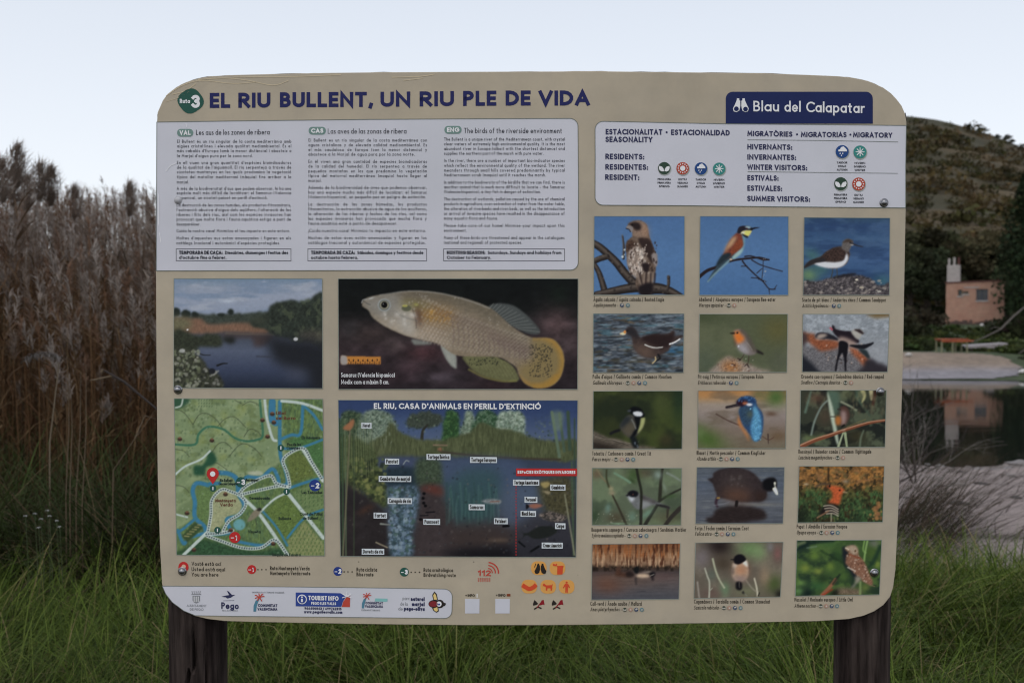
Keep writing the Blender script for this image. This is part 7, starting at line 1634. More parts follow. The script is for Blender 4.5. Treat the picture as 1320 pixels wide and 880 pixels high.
w_ = wall_front().build('wall', stucco, house, (0, 0, 0)); w_['label'] = 'salmon pink front wall with peeling patches'
mb = MB()
for sx_ in (-1, 1):
    h_ = 2.88 if sx_ < 0 else 2.98
    mb.box(sx_ * hx - (0 if sx_ < 0 else .25), .25, 0, sx_ * hx + (.25 if sx_ < 0 else 0), hd, h_)
mb.box(-hx + .25, hd - .25, 0, hx - .25, hd, 2.86)
mb.build('wall', stucco, house)
mb = MB(); mb.add([(-hx - .08, -.07, 2.865), (hx + .08, -.07, 2.985), (hx + .08, hd + .1, 2.985), (-hx - .08, hd + .1, 2.865), (-hx - .08, -.07, 2.95), (hx + .08, -.07, 3.07), (hx + .08, hd + .1, 3.07), (-hx - .08, hd + .1, 2.95)],
                [(3, 2, 1, 0), (4, 5, 6, 7), (0, 1, 5, 4), (1, 2, 6, 5), (2, 3, 7, 6), (3, 0, 4, 7)])
mb.build('roof', dark_roof, house)
mb = MB(); mb.box(-1.95, .35, 2.92, -1.05, 1.2, 4.15); ch = mb.build('chimney', pale, house)
for x in (-1.82, -1.46, -1.15):
    mb = MB(); mb.box(x - .07, .4, 4.15, x + .08, .6, 4.68 if x > -1.8 else 4.62); mb.build('chimney_post', pale if x < -1.3 else dark_roof, ch)
blue = mat('faded_blue_shutter', (0.03, 0.045, 0.075), 0.6, var=0.3, scale=5)
for (x0, z0, x1, z1, f_) in ((-1.17, 1.98, -.85, 2.42, 0), (-.85, 2.12, -.42, 2.30, 0), (0.10, 1.66, .90, 2.44, 1)):
    mb = MB()
    for a in ((x0, z0, x0 + .05, z1), (x1 - .05, z0, x1, z1), (x0 + .05, z0, x1 - .05, z0 + .05), (x0 + .05, z1 - .05, x1 - .05, z1)): mb.box(a[0], .06, a[1], a[2], .14, a[3])
    if f_: mb.box((x0 + x1) / 2 - .025, .065, z0 + .05, (x0 + x1) / 2 + .025, .135, z1 - .05)
    wi = mb.build('window', blue if f_ else mat('ochre_window_frame', (.10, .075, .03), .8, var=.3), house)
    mb = MB(); mb.box(x0 + .03, .15, z0 + .03, x1 - .03, .16, z1 - .03); mb.build('pane', glass, wi)
    mb = MB(); mb.box(x0 - .06, -.05, z0 - .09, x1 + .06, .05, z0 - .003); mb.build('sill', pale, wi)
mb = MB(); mb.box(-.75, -.035, 2.52, .3, -.002, 2.60); mb.build('lintel', pale, house)
mb = MB()
rn = random.Random(3)
for i in range(26):
    x = -hx - .2 + i * .17; s_ = rn.uniform(.12, .2)
    mb.box(x, -.30 + rn.uniform(-.06, .06), -.35, x + .166, -.004, rn.uniform(.02, .34))
mb.build('footing', stone, house)

# ------------------------------------------------------------------ table and slab by the beach
tb_o = at(1226.5, 459, 47.5)
tz = gz(tb_o.x, 47.5) + .03
table = empty('picnic_table', (tb_o.x, 47.5, tz)); tag(table, 'small rust orange table on thin pale legs standing on the far beach', 'table')
rust = mat('rust_orange_paint', (0.36, 0.095, 0.030), 0.7, var=0.4, scale=6, col2=(0.26, .05, .02))
steelg = mat('dull_green_steel', (0.20, 0.20, 0.12), 0.6, var=0.2, scale=9)
mb = MB(); mb.box(-.66, -.38, .64, .66, .38, .69); mb.build('tabletop', rust, table)
mb = MB(); mb.box(-.62, -.36, .54, .62, -.33, .638); mb.box(-.62, .33, .54, .62, .36, .638); mb.box(.62, -.36, .56, .92, -.1, .625); mb.build('apron', rust, table)
for x, y in ((-.6, -.30), (.6, -.30), (-.08, -.30), (-.6, .30), (.6, .30), (.32, .30)):
    mb = MB(); mb.tube([(x, y, -.12), (x, y, .64)], .038, 8); mb.build('leg', steelg, table)
c0 = at(1271, 451, 50.5)
slab = empty('concrete_slab', (c0.x - .1, 50.5, gz(c0.x, 50.5) + .12)); slab.scale = (.88, .8, .9); tag(slab, 'long pale concrete slab lying behind the orange table on the far bank', 'slab')
mb = MB(); mb.add([(-1.15, -.4, .06), (1.05, -.7, .02), (1.28, .5, .02), (-1.1, .6, .10), (-1.15, -.4, .16), (1.05, -.7, .34), (1.28, .5, .36), (-1.1, .6, .22)], [(3, 2, 1, 0), (4, 5, 6, 7), (0, 1, 5, 4), (1, 2, 6, 5), (2, 3, 7, 6), (3, 0, 4, 7)])
mb.build('slab_body', mat('pale_concrete', (.30, .27, .27), .9, var=.15, scale=2, bump=.4), slab)
mb = MB()
for x in (-.8, .0, .9): mb.box(x - .1, -.2, -.2, x + .1, .3, .035)
mb.build('slab_footing', stone, slab)

# ------------------------------------------------------------------ trees
rng = np.random.RandomState(11)
def leaf_cards(centers, radii, per, size, seed, flat=1.0, colr=None):
    """many small leaf faces spread through clumps; returns verts, tri faces, colors"""
    r = np.random.RandomState(seed); V = []; Cc = []
    for (c, rad) in zip(centers, radii):
        d = r.normal(size=(per, 3)); d /= np.linalg.norm(d, axis=1)[:, None]
        q = d * (r.uniform(.25, 1, (per, 1)) ** .45) * np.array([rad, rad, rad * flat]) + c
        a = r.normal(size=(per, 3)); a /= np.linalg.norm(a, axis=1)[:, None]
        b = np.cross(a, r.normal(size=(per, 3))); b /= np.linalg.norm(b, axis=1)[:, None]
        s = size * r.uniform(.5, 1.5, (per, 1))
        V.append(np.stack([q - a * s, q + b * s * .6, q + a * s, q - b * s * .6], 1).reshape(-1, 3))
        base = np.array(colr) * r.uniform(.5, 1.75) * np.array([r.uniform(.9, 1.15), 1, r.uniform(.85, 1.1)])
        Cc.append(np.repeat(base * r.uniform(.75, 1.25, (per, 1)), 4, 0))
    V = np.concatenate(V); n = len(V) // 4
    return V, np.arange(n * 4).reshape(n, 4), np.concatenate(Cc)
leaf_m = mat('foliage', (0, 0, 0), 0.8, attr='col', spec=.1, transl=.18)
bark = mat('grey_brown_bark', (0.085, 0.066, 0.052), 0.95, var=0.4, scale=9, bump=.8, stretch=(1, 1, .2))
def tree_proto(name, h, cr, kind, seed, col):
    r = np.random.RandomState(seed); root = empty(name, (0, 0, 0))
    mb = MB(); cents = []; rads = []
    if kind == 'cypress':
        mb.tube([(0, 0, -.3), (.03, 0, h * .4), (0, .03, h * .9)], [.22, .15, .04], 8)
        for i in range(46):
            t = i / 45; z = .5 + t * (h - .7); w_ = cr * (1 - t ** 2.2) * (0.6 + .5 * min(1, t * 5)); a = r.uniform(0, 6.28)
            cents.append((w_ * .5 * math.cos(a), w_ * .5 * math.sin(a), z)); rads.append(max(.22, w_ * .62))
        V, Fc, cc = leaf_cards(cents, rads, 120, .11, seed, 1.5, col)
    else:
        lean = r.uniform(-.3, .3, 2)
        th = h * .38
        mb.tube([(0, 0, -.4), (lean[0] * .3, lean[1] * .3, th * .5), (lean[0], lean[1], th)], [.26 * h / 6, .2 * h / 6, .15 * h / 6], 9)
        nl = 7
        for i in range(nl):
            a = 6.28 * i / nl + r.uniform(-.4, .4); L_ = cr * r.uniform(.55, .95); z1 = th + (h - th) * r.uniform(.15, .8)
            p1 = np.array([lean[0] + L_ * .45 * math.cos(a), lean[1] + L_ * .45 * math.sin(a), (th + z1) / 2 + .2]); p2 = np.array([lean[0] + L_ * math.cos(a), lean[1] + L_ * math.sin(a), z1])
            mb.tube([(lean[0], lean[1], th * r.uniform(.7, .98)), p1, p2], [.10 * h / 6, .06 * h / 6, .02], 6)
            for t_ in range(3):
                cents.append(p2 + r.normal(size=3) * np.array([.22, .22, .14]) * cr); rads.append(cr * r.uniform(.22, .36))
            cents.append((p1 + p2) / 2 + r.normal(size=3) * .15 * cr); rads.append(cr * r.uniform(.2, .3))
        for i in range(9):
            a = r.uniform(0, 6.28); q_ = cr * r.uniform(0, .5); cents.append((q_ * math.cos(a), q_ * math.sin(a), h * r.uniform(.72, .92))); rads.append(cr * r.uniform(.22, .34))
        V, Fc, cc = leaf_cards(cents, rads, 150, .15 * h / 6, seed, .8, col)
    mb.build('trunk', bark, root, smooth=True)
    link('crown', np_mesh('crown', V, Fc, cc), leaf_m, root)
    return root
protos = {'a': tree_proto('broadleaf_tree', 7, 3.1, 'b', 1, (.050, .052, .026)), 'b': tree_proto('broadleaf_tree', 5.6, 2.7, 'b', 2, (.038, .045, .024)), 'c': tree_proto('broadleaf_tree', 6.2, 3.4, 'b', 5, (.064, .058, .032)), 'y': tree_proto('cypress_tree', 8.6, 1.6, 'cypress', 3, (.020, .030, .014))}
used = set()
def place_tree(kind, px, Y, sc, label, cat='tree', rot=0, x=None, group='trees at the foot of the hill', sz=1.0):
    if kind in used: o = copy_tree(protos[kind])
    else: o = protos[kind]; used.add(kind)
    x = float(at(px, 400, Y).x) if x is None else x
    o.location = (x, Y, gz(x, Y) - .05); o.scale = (sc, sc, sc * sz); o.rotation_euler = (0, 0, rot)
    tag(o, label, cat, group)
place_tree('y', 1322, 66, 1.2, 'dark narrow cypress at the right edge of the photo, beside the pink house', rot=.4, group=None, sz=1.0)
place_tree('y', 1330, 70, 1.0, 'second dark cypress just outside the right edge, behind the pink house', rot=2, group=None)
T = [('c', 1243, 84, 1.10, 'olive brown leafy tree rising straight behind the chimney of the pink house'), ('a', 1196, 86, 1.20, 'dark leafy tree left of the pink house, beside the board'), ('b', 1172, 80, 1.15, 'low dark tree half hidden by the right edge of the board'),
     ('a', 1284, 82, 1.0, 'dark green tree behind the right end of the pink house'), ('b', 1212, 76, .85, 'small dark tree touching the left corner of the pink house'), ('b', 1262, 95, 1.25, 'dark tree higher on the slope above the pink house roof'),
     ('c', 1208, 102, 1.15, 'olive tree on the lower slope, above and left of the chimney'), ('a', 1304, 92, 1.2, 'dark tree behind the cypress'), ('c', 1150, 92, 1.3, 'olive brown tree hidden behind the board, next to its right edge'), ('c', 1285, 108, 1.1, 'olive tree on the lower slope at the right, between house and cypress'),
     ('a', 1110, 88, 1.3, 'dark tree behind the board'), ('b', 1060, 84, 1.3, 'low dark tree behind the board'), ('c', 1000, 95, 1.3, 'olive tree behind the board near its middle')]
for i, (kd, px, Y, sc, lb) in enumerate(T): place_tree(kd, px, Y, sc, lb, rot=i * 1.3)
for i, (px, sc, lb) in enumerate(((1246, .36, 'leftmost small tree on the hill crest'), (1259, .40, 'second small tree from the left on the hill crest'), (1266, .36, 'third small tree on the hill crest'), (1283, .38, 'fourth small tree on the hill crest'), (1295, .42, 'fifth, wider small tree on the hill crest'), (1302, .36, 'small tree on the hill crest near the right edge'), (1317, .38, 'rightmost small tree on the hill crest, at the photo edge'))):
    place_tree('ab'[i % 2], px, 254 + (i % 3), sc * .78, lb, rot=i * 2.1, group='trees on the hill crest')

# scrub scattered over the hillside
def scrub_mass(name, pts, sizes, cols, per, kind_label, leaf=.16, flat=.7):
    V = []; Fc = []; cc = []; b = 0
    for i, (p_, s_, c_) in enumerate(zip(pts, sizes, cols)):
        v, f, c = leaf_cards([np.array([0, 0, s_ * .35]) + p_, np.array([s_ * .5, 0, s_ * .22]) + p_, np.array([-s_ * .5, s_ * .2, s_ * .25]) + p_], [s_ * .55, s_ * .45, s_ * .45], per, leaf * s_, 100 + i, flat, c_)
        V.append(v); Fc.append(f + b); cc.append(c); b += len(v)
    o = link(name, np_mesh(name, np.concatenate(V), np.concatenate(Fc), np.concatenate(cc)), leaf_m)
    return tag(o, kind_label, 'shrubs', kind='stuff')
n_ = 3700
Ys = rng.uniform(98, 256, n_ * 2); Xs = rng.uniform(-.3, .85, n_ * 2) * Ys
keep = (np.random.RandomState(5).uniform(0, 1, n_ * 2) < (.25 + 1.1 * fbm(Xs * .05, Ys * .09, 77))) 
Xs, Ys = Xs[keep][:n_], Ys[keep][:n_]
Zs = ground_z(Xs, Ys)
szs = rng.uniform(.8, 2.9, len(Xs)) * (1 + .6 * (Ys < 130)) * np.where(rng.uniform(0, 1, len(Xs)) < .08, 1.6, 1)
pal = [(.046, .042, .017), (.060, .052, .022), (.078, .060, .028), (.040, .042, .017), (.090, .066, .032)]
scrub_mass('hillside_scrub', np.stack([Xs, Ys, Zs], 1), szs, [pal[i] for i in rng.randint(0, 5, len(Xs))], 22, 'dark and straw coloured scrub covering the hillside', leaf=.13)
# shrubs and rank growth at the foot of the slope and on the far bank
Ys = rng.uniform(54, 98, 330); Xs = rng.uniform(.05, .60, 330) * Ys
ok = ~((np.abs(Xs / Ys - house.location.x / 69) < .038) & (Ys < 72)) & ~((Xs > 17) & (Ys < 57))
Xs, Ys = Xs[ok], Ys[ok]
scrub_mass('bank_undergrowth', np.stack([Xs, Ys, ground_z(Xs, Ys)], 1), rng.uniform(.8, 2.2, len(Xs)), [[(.022, .024, .012), (.034, .030, .018), (.020, .024, .012), (.05, .036, .030)][i] for i in rng.randint(0, 4, len(Xs))], 60, 'dark undergrowth along the far bank below the trees', leaf=.12)
# low plants of the far bank
Ys = np.r_[rng.uniform(50, 62, 300), rng.uniform(43, 52, 120)]; Xs = np.r_[rng.uniform(16, 34, 300), rng.uniform(23.4, 30, 120)]
scrub_mass('bank_grass', np.stack([Xs, Ys, ground_z(Xs, Ys)], 1), rng.uniform(.25, .6, len(Xs)), [[(.040, .060, .018), (.052, .066, .022), (.034, .044, .018)][i] for i in rng.randint(0, 3, len(Xs))], 24, 'short green growth on the far bank around the beach', leaf=.2, flat=.5)
# a low far tree line beyond the reeds
Xs = np.linspace(-150, -10, 90) + rng.uniform(-1, 1, 90); Ys = 150 + rng.uniform(-8, 8, 90)
scrub_mass('far_tree_line', np.stack([Xs, Ys, ground_z(Xs, Ys) - 1], 1), rng.uniform(5, 8, 90), [[(.040, .042, .028), (.05, .048, .034)][i % 2] for i in range(90)], 40, 'far dark line of trees beyond the reeds', leaf=.10, flat=1.0)

# ------------------------------------------------------------------ blades: grass, reeds, sedge
def blades(px, py, pz, L, W, az, lean, curl, segs, cols, tipc=1.25, seed=0):
    """arching blades; returns verts, quads, colors"""
    n = len(px); t = np.linspace(0, 1, segs + 1)[None, :]
    ang = lean[:, None] + curl[:, None] * t                      # angle from vertical along the blade
    ds = (L / segs)[:, None]
    sx_ = np.concatenate([np.zeros((n, 1)), np.cumsum(np.sin((ang[:, :-1] + ang[:, 1:]) / 2) * ds, 1)], 1)
    sz_ = np.concatenate([np.zeros((n, 1)), np.cumsum(np.cos((ang[:, :-1] + ang[:, 1:]) / 2) * ds, 1)], 1)
    ca, sa = np.cos(az)[:, None], np.sin(az)[:, None]
    X = px[:, None] + sx_ * ca; Y = py[:, None] + sx_ * sa; Z = pz[:, None] + sz_
    w_ = (W[:, None] * (1 - t ** 1.6) * (.55 + .45 * np.minimum(1, t * 4)) + W[:, None] * .04) / 2
    tw = az + np.random.RandomState(seed).uniform(-.9, .9, n); nx_, ny_ = -np.sin(tw)[:, None] * w_, np.cos(tw)[:, None] * w_
    A_ = np.stack([X + nx_, Y + ny_, Z], -1); B_ = np.stack([X - nx_, Y - ny_, Z], -1)
    V = np.stack([A_, B_], 2).reshape(n, (segs + 1) * 2, 3)
    base = (np.arange(n) * (segs + 1) * 2)[:, None]
    q_ = np.concatenate([base + np.array([2 * i, 2 * i + 1, 2 * i + 3, 2 * i + 2]) for i in range(segs)], 1).reshape(-1, 4)
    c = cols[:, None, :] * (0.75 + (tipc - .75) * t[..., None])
    c = np.repeat(c[:, :, None, :], 2, 2).reshape(n, -1, 3)
    return V.reshape(-1, 3), q_, c.reshape(-1, 3)
grass_m = mat('grass_blade', (0, 0, 0), 0.6, attr='col', spec=.12, transl=.22)
dry_m = mat('dry_reed', (0, 0, 0), 0.85, attr='col', spec=.08, transl=.15)
def grass_field(n, seed, ylo, yhi, xr, Lr, Wr, segs, keepf=None, pal=None):
    r = np.random.RandomState(seed)
    Y = ylo + (yhi - ylo) * r.uniform(0, 1, n) ** 1.25
    X = r.uniform(-1, 1, n) * (xr * Y + 1.0)
    # tufts: pull blades to clump centres and share the lean
    cell = .17; ci, cj = np.floor(X / cell), np.floor(Y / cell)
    hx_ = vnoise(ci * 3.1 + .5, cj * 5.7 + .5, seed); hy_ = vnoise(ci * 7.3 + .5, cj * 2.9 + .5, seed + 1)
    pull = r.uniform(.2, .85, n)
    X = X * (1 - pull) + (ci + hx_) * cell * pull; Y = Y * (1 - pull) + (cj + hy_) * cell * pull
    if keepf is not None:
        k = keepf(X, Y, r); X, Y, ci, cj = X[k], Y[k], ci[k], cj[k]; n = len(X)
    lush = fbm(X * .9, Y * .9, seed + 3)
    L = r.uniform(*Lr, n) * (.65 + .7 * lush)
    az = 6.28 * fbm(X * 1.1, Y * 1.1, seed + 5, 2) * 2 + r.normal(0, 1.0, n)
    lean = np.abs(r.normal(.36, .28, n)); curl = r.uniform(.6, 2.5, n)
    p_ = np.array(pal or [(.052, .082, .012), (.080, .116, .017), (.034, .054, .010), (.110, .145, .028), (.14, .135, .045), (.19, .15, .07)])
    ch = r.choice(len(p_), n, p=[.28, .25, .2, .15, .07, .05])
    cols = p_[ch] * r.uniform(.7, 1.3, (n, 1)) * (.35 + 1.3 * lush[:, None])
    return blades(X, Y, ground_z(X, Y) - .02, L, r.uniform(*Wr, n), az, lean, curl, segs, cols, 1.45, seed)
def on_shore(X, Y): return shore_keep(X, Y) | ((X > 2.6) & (Y > 6.2 - .5 * (X - 3)))
def gk(X, Y, r): return ~on_shore(X, Y) & ~((X > -7) & (X < 3.2) & (Y > 16))
V1 = grass_field(70000, 1, 2.75, 5.4, .56, (.24, .62), (.0042, .0090), 5, gk)
V2 = grass_field(42000, 2, 5.2, 9.5, .62, (.25, .55), (.006, .011), 4, gk)
V3 = grass_field(9000, 3, .9, 2.9, .9, (.12, .26), (.004, .008), 4, lambda X, Y, r: r.uniform(0, 1, len(X)) < .9)
# rank dark weeds between the lawn-like grass and the reeds
def weed_keep(X, Y, r): return (X < .4) & (X > -.62 * Y - 1.4) & ~on_shore(X, Y)
V4 = grass_field(46000, 7, 5.2, 8.2, .66, (.5, 1.3), (.007, .015), 4, weed_keep, pal=[(.028, .042, .012), (.036, .050, .014), (.048, .042, .020), (.044, .066, .017), (.075, .052, .028), (.12, .09, .05)])
def joined(name, parts, m, label, cat):
    b = 0; V = []; Fc = []; cc = []
    for v, f, c in parts: V.append(v); Fc.append(f + b); cc.append(c); b += len(v)
    return tag(link(name, np_mesh(name, np.concatenate(V), np.concatenate(Fc), np.concatenate(cc)), m), label, cat, kind='stuff')
joined('dark_weeds', [V4], grass_m, 'dark tangled weeds between the grass and the reeds at the left', 'weeds')
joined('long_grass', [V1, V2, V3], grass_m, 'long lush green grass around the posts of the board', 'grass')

# reeds: one bed that reads as a mass
def reed_parts(X, Y, H, seed, plume=1.0, tone=1.0):
    r = np.random.RandomState(seed); n = len(X); Z = ground_z(X, Y) - .03; out = []
    stemc = np.array([(.115, .062, .030), (.155, .088, .045), (.085, .046, .024), (.19, .125, .07)])[r.choice(4, n, p=[.35, .25, .3, .1])] * tone
    az = r.uniform(0, 6.28, n) * .35 + 1.2; lean = np.abs(r.normal(.03, .04, n)); curl = np.abs(r.normal(.08, .08, n))
    out.append(blades(X, Y, Z, H, np.full(n, .008), az, lean, curl, 5, stemc, 1.1, seed))
    # dry leaves
    m = n * 6; idx = np.repeat(np.arange(n), 6); t = r.uniform(.06, .88, m); ang = lean[idx] + curl[idx] * t * .5
    hx_ = H[idx] * t * np.sin(ang); lx = X[idx] + hx_ * np.cos(az[idx]); ly = Y[idx] + hx_ * np.sin(az[idx]); lz = Z[idx] + H[idx] * t * np.cos(ang)
    lc = np.array([(.150, .082, .040), (.100, .052, .027), (.20, .130, .07), (.075, .050, .028)])[r.choice(4, m)] * r.uniform(.6, 1.3, (m, 1)) * tone
    out.append(blades(lx, ly, lz, r.uniform(.18, .5, m), r.uniform(.006, .014, m), r.uniform(0, 6.28, m), r.uniform(.2, .9, m), r.uniform(.3, 2.0, m), 3, lc, 1.0, seed + 1))
    # feathery plumes
    q_ = 34; m = n * q_; idx = np.repeat(np.arange(n), q_); t = 1 - r.uniform(0, .13, m) * plume; ang = lean[idx] + curl[idx] * t * .5
    hx_ = H[idx] * t * np.sin(ang); lx = X[idx] + hx_ * np.cos(az[idx]); ly = Y[idx] + hx_ * np.sin(az[idx]); lz = Z[idx] + H[idx] * t * np.cos(ang)
    pc = np.array([(.25, .205, .17), (.19, .145, .115), (.32, .275, .24), (.17, .10, .065)])[r.choice(4, n)][idx] * r.uniform(.7, 1.2, (m, 1)) * tone
    out.append(blades(lx, ly, lz, r.uniform(.05, .16, m) * plume, r.uniform(.005, .011, m), az[idx] + r.normal(0, .9, m), r.uniform(.0, .9, m), r.uniform(.2, 1.5, m), 2, pc, 1.1, seed + 2))
    return out
r = np.random.RandomState(8); n = 7600
Y = 6.6 + 8.5 * r.uniform(0, 1, n) ** .9; X = -.62 * Y - 1.2 + r.uniform(0, 1, n) * (.62 * Y + 1.0 - .08 * Y + .6)
dens = fbm(X * .8, Y * .8, 55); k_ = dens > .36
X, Y = X[k_], Y[k_]; n = len(X)
H = 1.6 + 166 / F * Y - ground_z(X, Y); H = H * (r.uniform(.55, 1.0, n) ** .6) + r.normal(0, .05, n)
H = np.where(Y < 8, H * r.uniform(.55, .95, n), H)
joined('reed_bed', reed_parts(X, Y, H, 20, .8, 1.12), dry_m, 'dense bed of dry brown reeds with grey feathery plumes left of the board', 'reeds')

# tall single reeds that stand out against the sky
RE = [(2, 205, 7.6, 'leftmost tall reed plume against the sky'), (21, 187, 7.8, 'tallest reed plume, second from the left against the sky'), (17, 216, 8.6, 'short thick reed plume just below the tallest one'), (34, 226, 9.0, 'low reed plume between the tallest plume and the broad one'), (50, 209, 8.2, 'broad reed plume third from the left'), (64, 214, 8.3, 'reed plume right beside the broad one, leaning right'),
      (95, 239, 9.4, 'thin reed plume low on the skyline, left of the board'), (166, 235, 9.6, 'single thin reed tip on the skyline near the board')]
for i, (px, py, Yd, lb) in enumerate(RE):
    tp = at(px, py, Yd); g = gz(tp.x, Yd); root = empty('tall_reed', (tp.x, Yd, g)); tag(root, lb, 'reed', 'tall reeds against the sky')
    Hh = tp.z - g; r = np.random.RandomState(60 + i)
    v, f, c = blades(np.zeros(1), np.zeros(1), np.zeros(1), np.array([Hh]), np.array([.016]), np.array([.3]), np.array([.01]), np.array([.04]), 6, np.array([[.15, .10, .065]]), 1, i)
    link('stem', np_mesh('stem', v, f, c), dry_m, root)
    m = 10; t = r.uniform(.3, .85, m)
    v, f, c = blades(np.zeros(m), np.zeros(m), t * Hh, r.uniform(.2, .5, m), r.uniform(.012, .022, m), r.uniform(0, 6.28, m), r.uniform(.2, .8, m), r.uniform(.3, 1.6, m), 4, np.tile([[.14, .09, .055]], (m, 1)), 1, i)
    for q_ in range(m):        # each long leaf on its own (10 verts, 4 faces each)
        link('leaf', np_mesh('leaf', v[q_ * 10:q_ * 10 + 10], f[q_ * 4:q_ * 4 + 4] - q_ * 10, c[q_ * 10:q_ * 10 + 10]), dry_m, root)
    m = 900; pl_ = .34; t = r.uniform(0, 1, m)
    wd = np.sin(np.clip(t, .02, 1) * 3.0) * .065 + .01
    v, f, c = blades(r.normal(0, .5, m) * wd + .02 * t * 0, r.normal(0, .5, m) * wd, Hh - pl_ + t * pl_ * .92, r.uniform(.04, .12, m), r.uniform(.004, .008, m), r.uniform(-1.6, 2.0, m), r.uniform(.1, .9, m), r.uniform(.1, 1.2, m), 2, np.array([.34, .27, .22]) * r.uniform(.6, 1.2, (m, 1)), 1, i)
    link('plume', np_mesh('plume', v, f, c), dry_m, root)

# the pale drooping seed head and the thin straw stalks in front of the reeds
sh0 = at(56, 470, 5.6); root = empty('drooping_seed_head', (sh0.x, 5.6, gz(sh0.x, 5.6))); tag(root, 'pale grey drooping seed head bent like an umbrella in front of the left reeds', 'reed')
p0 = at(30, 466, 5.6); p1 = at(56, 456, 5.6); p2 = at(80, 467, 5.6)
mb = MB(); loc_ = root.location
mb.tube([(0.02, 0, 0), (0.03, 0, .9), tuple(at(76, 470, 5.6) - loc_), tuple(at(70, 459, 5.6) - loc_), tuple(p1 - loc_), tuple(p0 - loc_)], [.004, .004, .003, .003, .003, .002], 6)
mb.build('stem', mat('straw', (.17, .13, .085), .8), root)
r = np.random.RandomState(3); m = 260; t = r.uniform(0, 1, m); pts = np.array([np.array(at(32 + 48 * a, 462.5 - 8 * math.sin(a * 3.1), 5.6) - loc_) for a in t])
v, f, c = blades(pts[:, 0], pts[:, 1] + r.normal(0, .015, m), pts[:, 2] + r.normal(0, .006, m), r.uniform(.03, .07, m), r.uniform(.004, .009, m), r.uniform(0, 6.28, m), r.uniform(1.4, 2.2, m), r.uniform(.1, .7, m), 2, np.array([.21, .19, .175]) * r.uniform(.6, 1.2, (m, 1)), 1, 2)
link('seed_head', np_mesh('seed_head', v, f, c), dry_m, root)
SK = [(85, 640, 88, 470, 'leftmost of four thin upright straw stalks in front of the reeds'), (90, 645, 91, 465, 'second of four thin upright straw stalks in front of the reeds'), (98, 640, 104, 478, 'third of four thin upright straw stalks in front of the reeds'), (106, 650, 111, 470, 'fourth of four thin upright straw stalks in front of the reeds'),
      (146, 606, 197, 534, 'long pale stalk slanting up to the right towards the board edge'), (208, 532, 132, 476, 'dark bent stem with pale broken tips, slanting to the board edge')]
straw = mat('pale_straw', (.125, .088, .052), .8, var=.2, scale=40); darkstem = mat('dark_dead_stem', (.035, .026, .022), .9)
for i, (x0, y0, x1, y1, lb) in enumerate(SK):
    a = at(x0, y0, 5.2); b_ = at(x1, y1, 5.2); g = gz(a.x, 5.2); root = empty('straw_stalk', (a.x, 5.2, g)); tag(root, lb, 'stalk', 'dry stalks in front of the reeds')
    o_ = root.location; mid = (a + b_) / 2 + Vector((.01, 0, .02)); base = Vector((a.x + (a.x - b_.x) * .1, 5.2, g - .05))
    mb = MB()
    if i == 5: mb.tube([base - o_, a - o_, at(160, 492, 5.2) - o_, at(146, 484, 5.2) - o_, b_ - o_], [.006, .006, .007, .006, .004], 6)
    else: mb.tube([base - o_, a - o_, mid - o_, b_ - o_], [.0028, .0028, .0024, .0012], 6)
    mb.build('stem', darkstem if i == 5 else straw, root)
    mb = MB()
    if i == 5: mb.tube([at(133, 476, 5.2) - o_, at(131, 480, 5.2) - o_], [.007, .007], 6); mb.build('broken_tip', straw, root); mb = MB(); mb.tube([at(146, 484, 5.2) - o_, at(124, 489, 5.2) - o_, at(116, 490, 5.2) - o_], [.005, .006, .003], 6)
    elif i == 4: mb.tube([mid - o_, mid + Vector((.05, .01, .12)) - o_, mid + Vector((.11, .02, .10)) - o_], [.004, .003, .001], 4)
    if mb.v: mb.build('leaf', straw, root)
# small white flowers in the grass at the left
wf = mat('white_petal', (.20, .20, .185), .6); gs = mat('green_stem', (.05, .07, .025), .6)
FLW = ('leftmost', 'upper left', 'middle', 'upper right', 'lowest', 'right', 'rightmost', 'topmost')
for i, (px, py) in enumerate(((33, 665), (45, 662), (53, 669), (64, 665), (50, 680), (73, 671), (77, 679), (61, 658))):
    t_ = at(px, py, 4.7); g = gz(t_.x, 4.7); root = empty('white_flower', (t_.x, 4.7, g)); tag(root, 'tiny white flower in the dark grass at the lower left, ' + FLW[i] + ' in the cluster', 'flower', 'white flowers in the grass')
    hh = t_.z - g; mb = MB(); mb.tube([(0, 0, 0), (.01, 0, hh * .6), (0, 0, hh)], [.002, .002, .0015], 5); mb.build('stem', gs, root)
    mb = MB(); rr_ = random.Random(i)
    for q_ in range(5):
        a = q_ * 1.2566 + rr_.random(); ca, sa = math.cos(a), math.sin(a); l_ = .011
        mb.add([(0, 0, hh), (l_ * .6 * ca - .005 * sa, l_ * .6 * sa + .005 * ca, hh + .004), (l_ * ca, l_ * sa, hh - .002), (l_ * .6 * ca + .005 * sa, l_ * .6 * sa - .005 * ca, hh + .004)], [(0, 1, 2, 3)])
    mb.build('petals', wf, root)

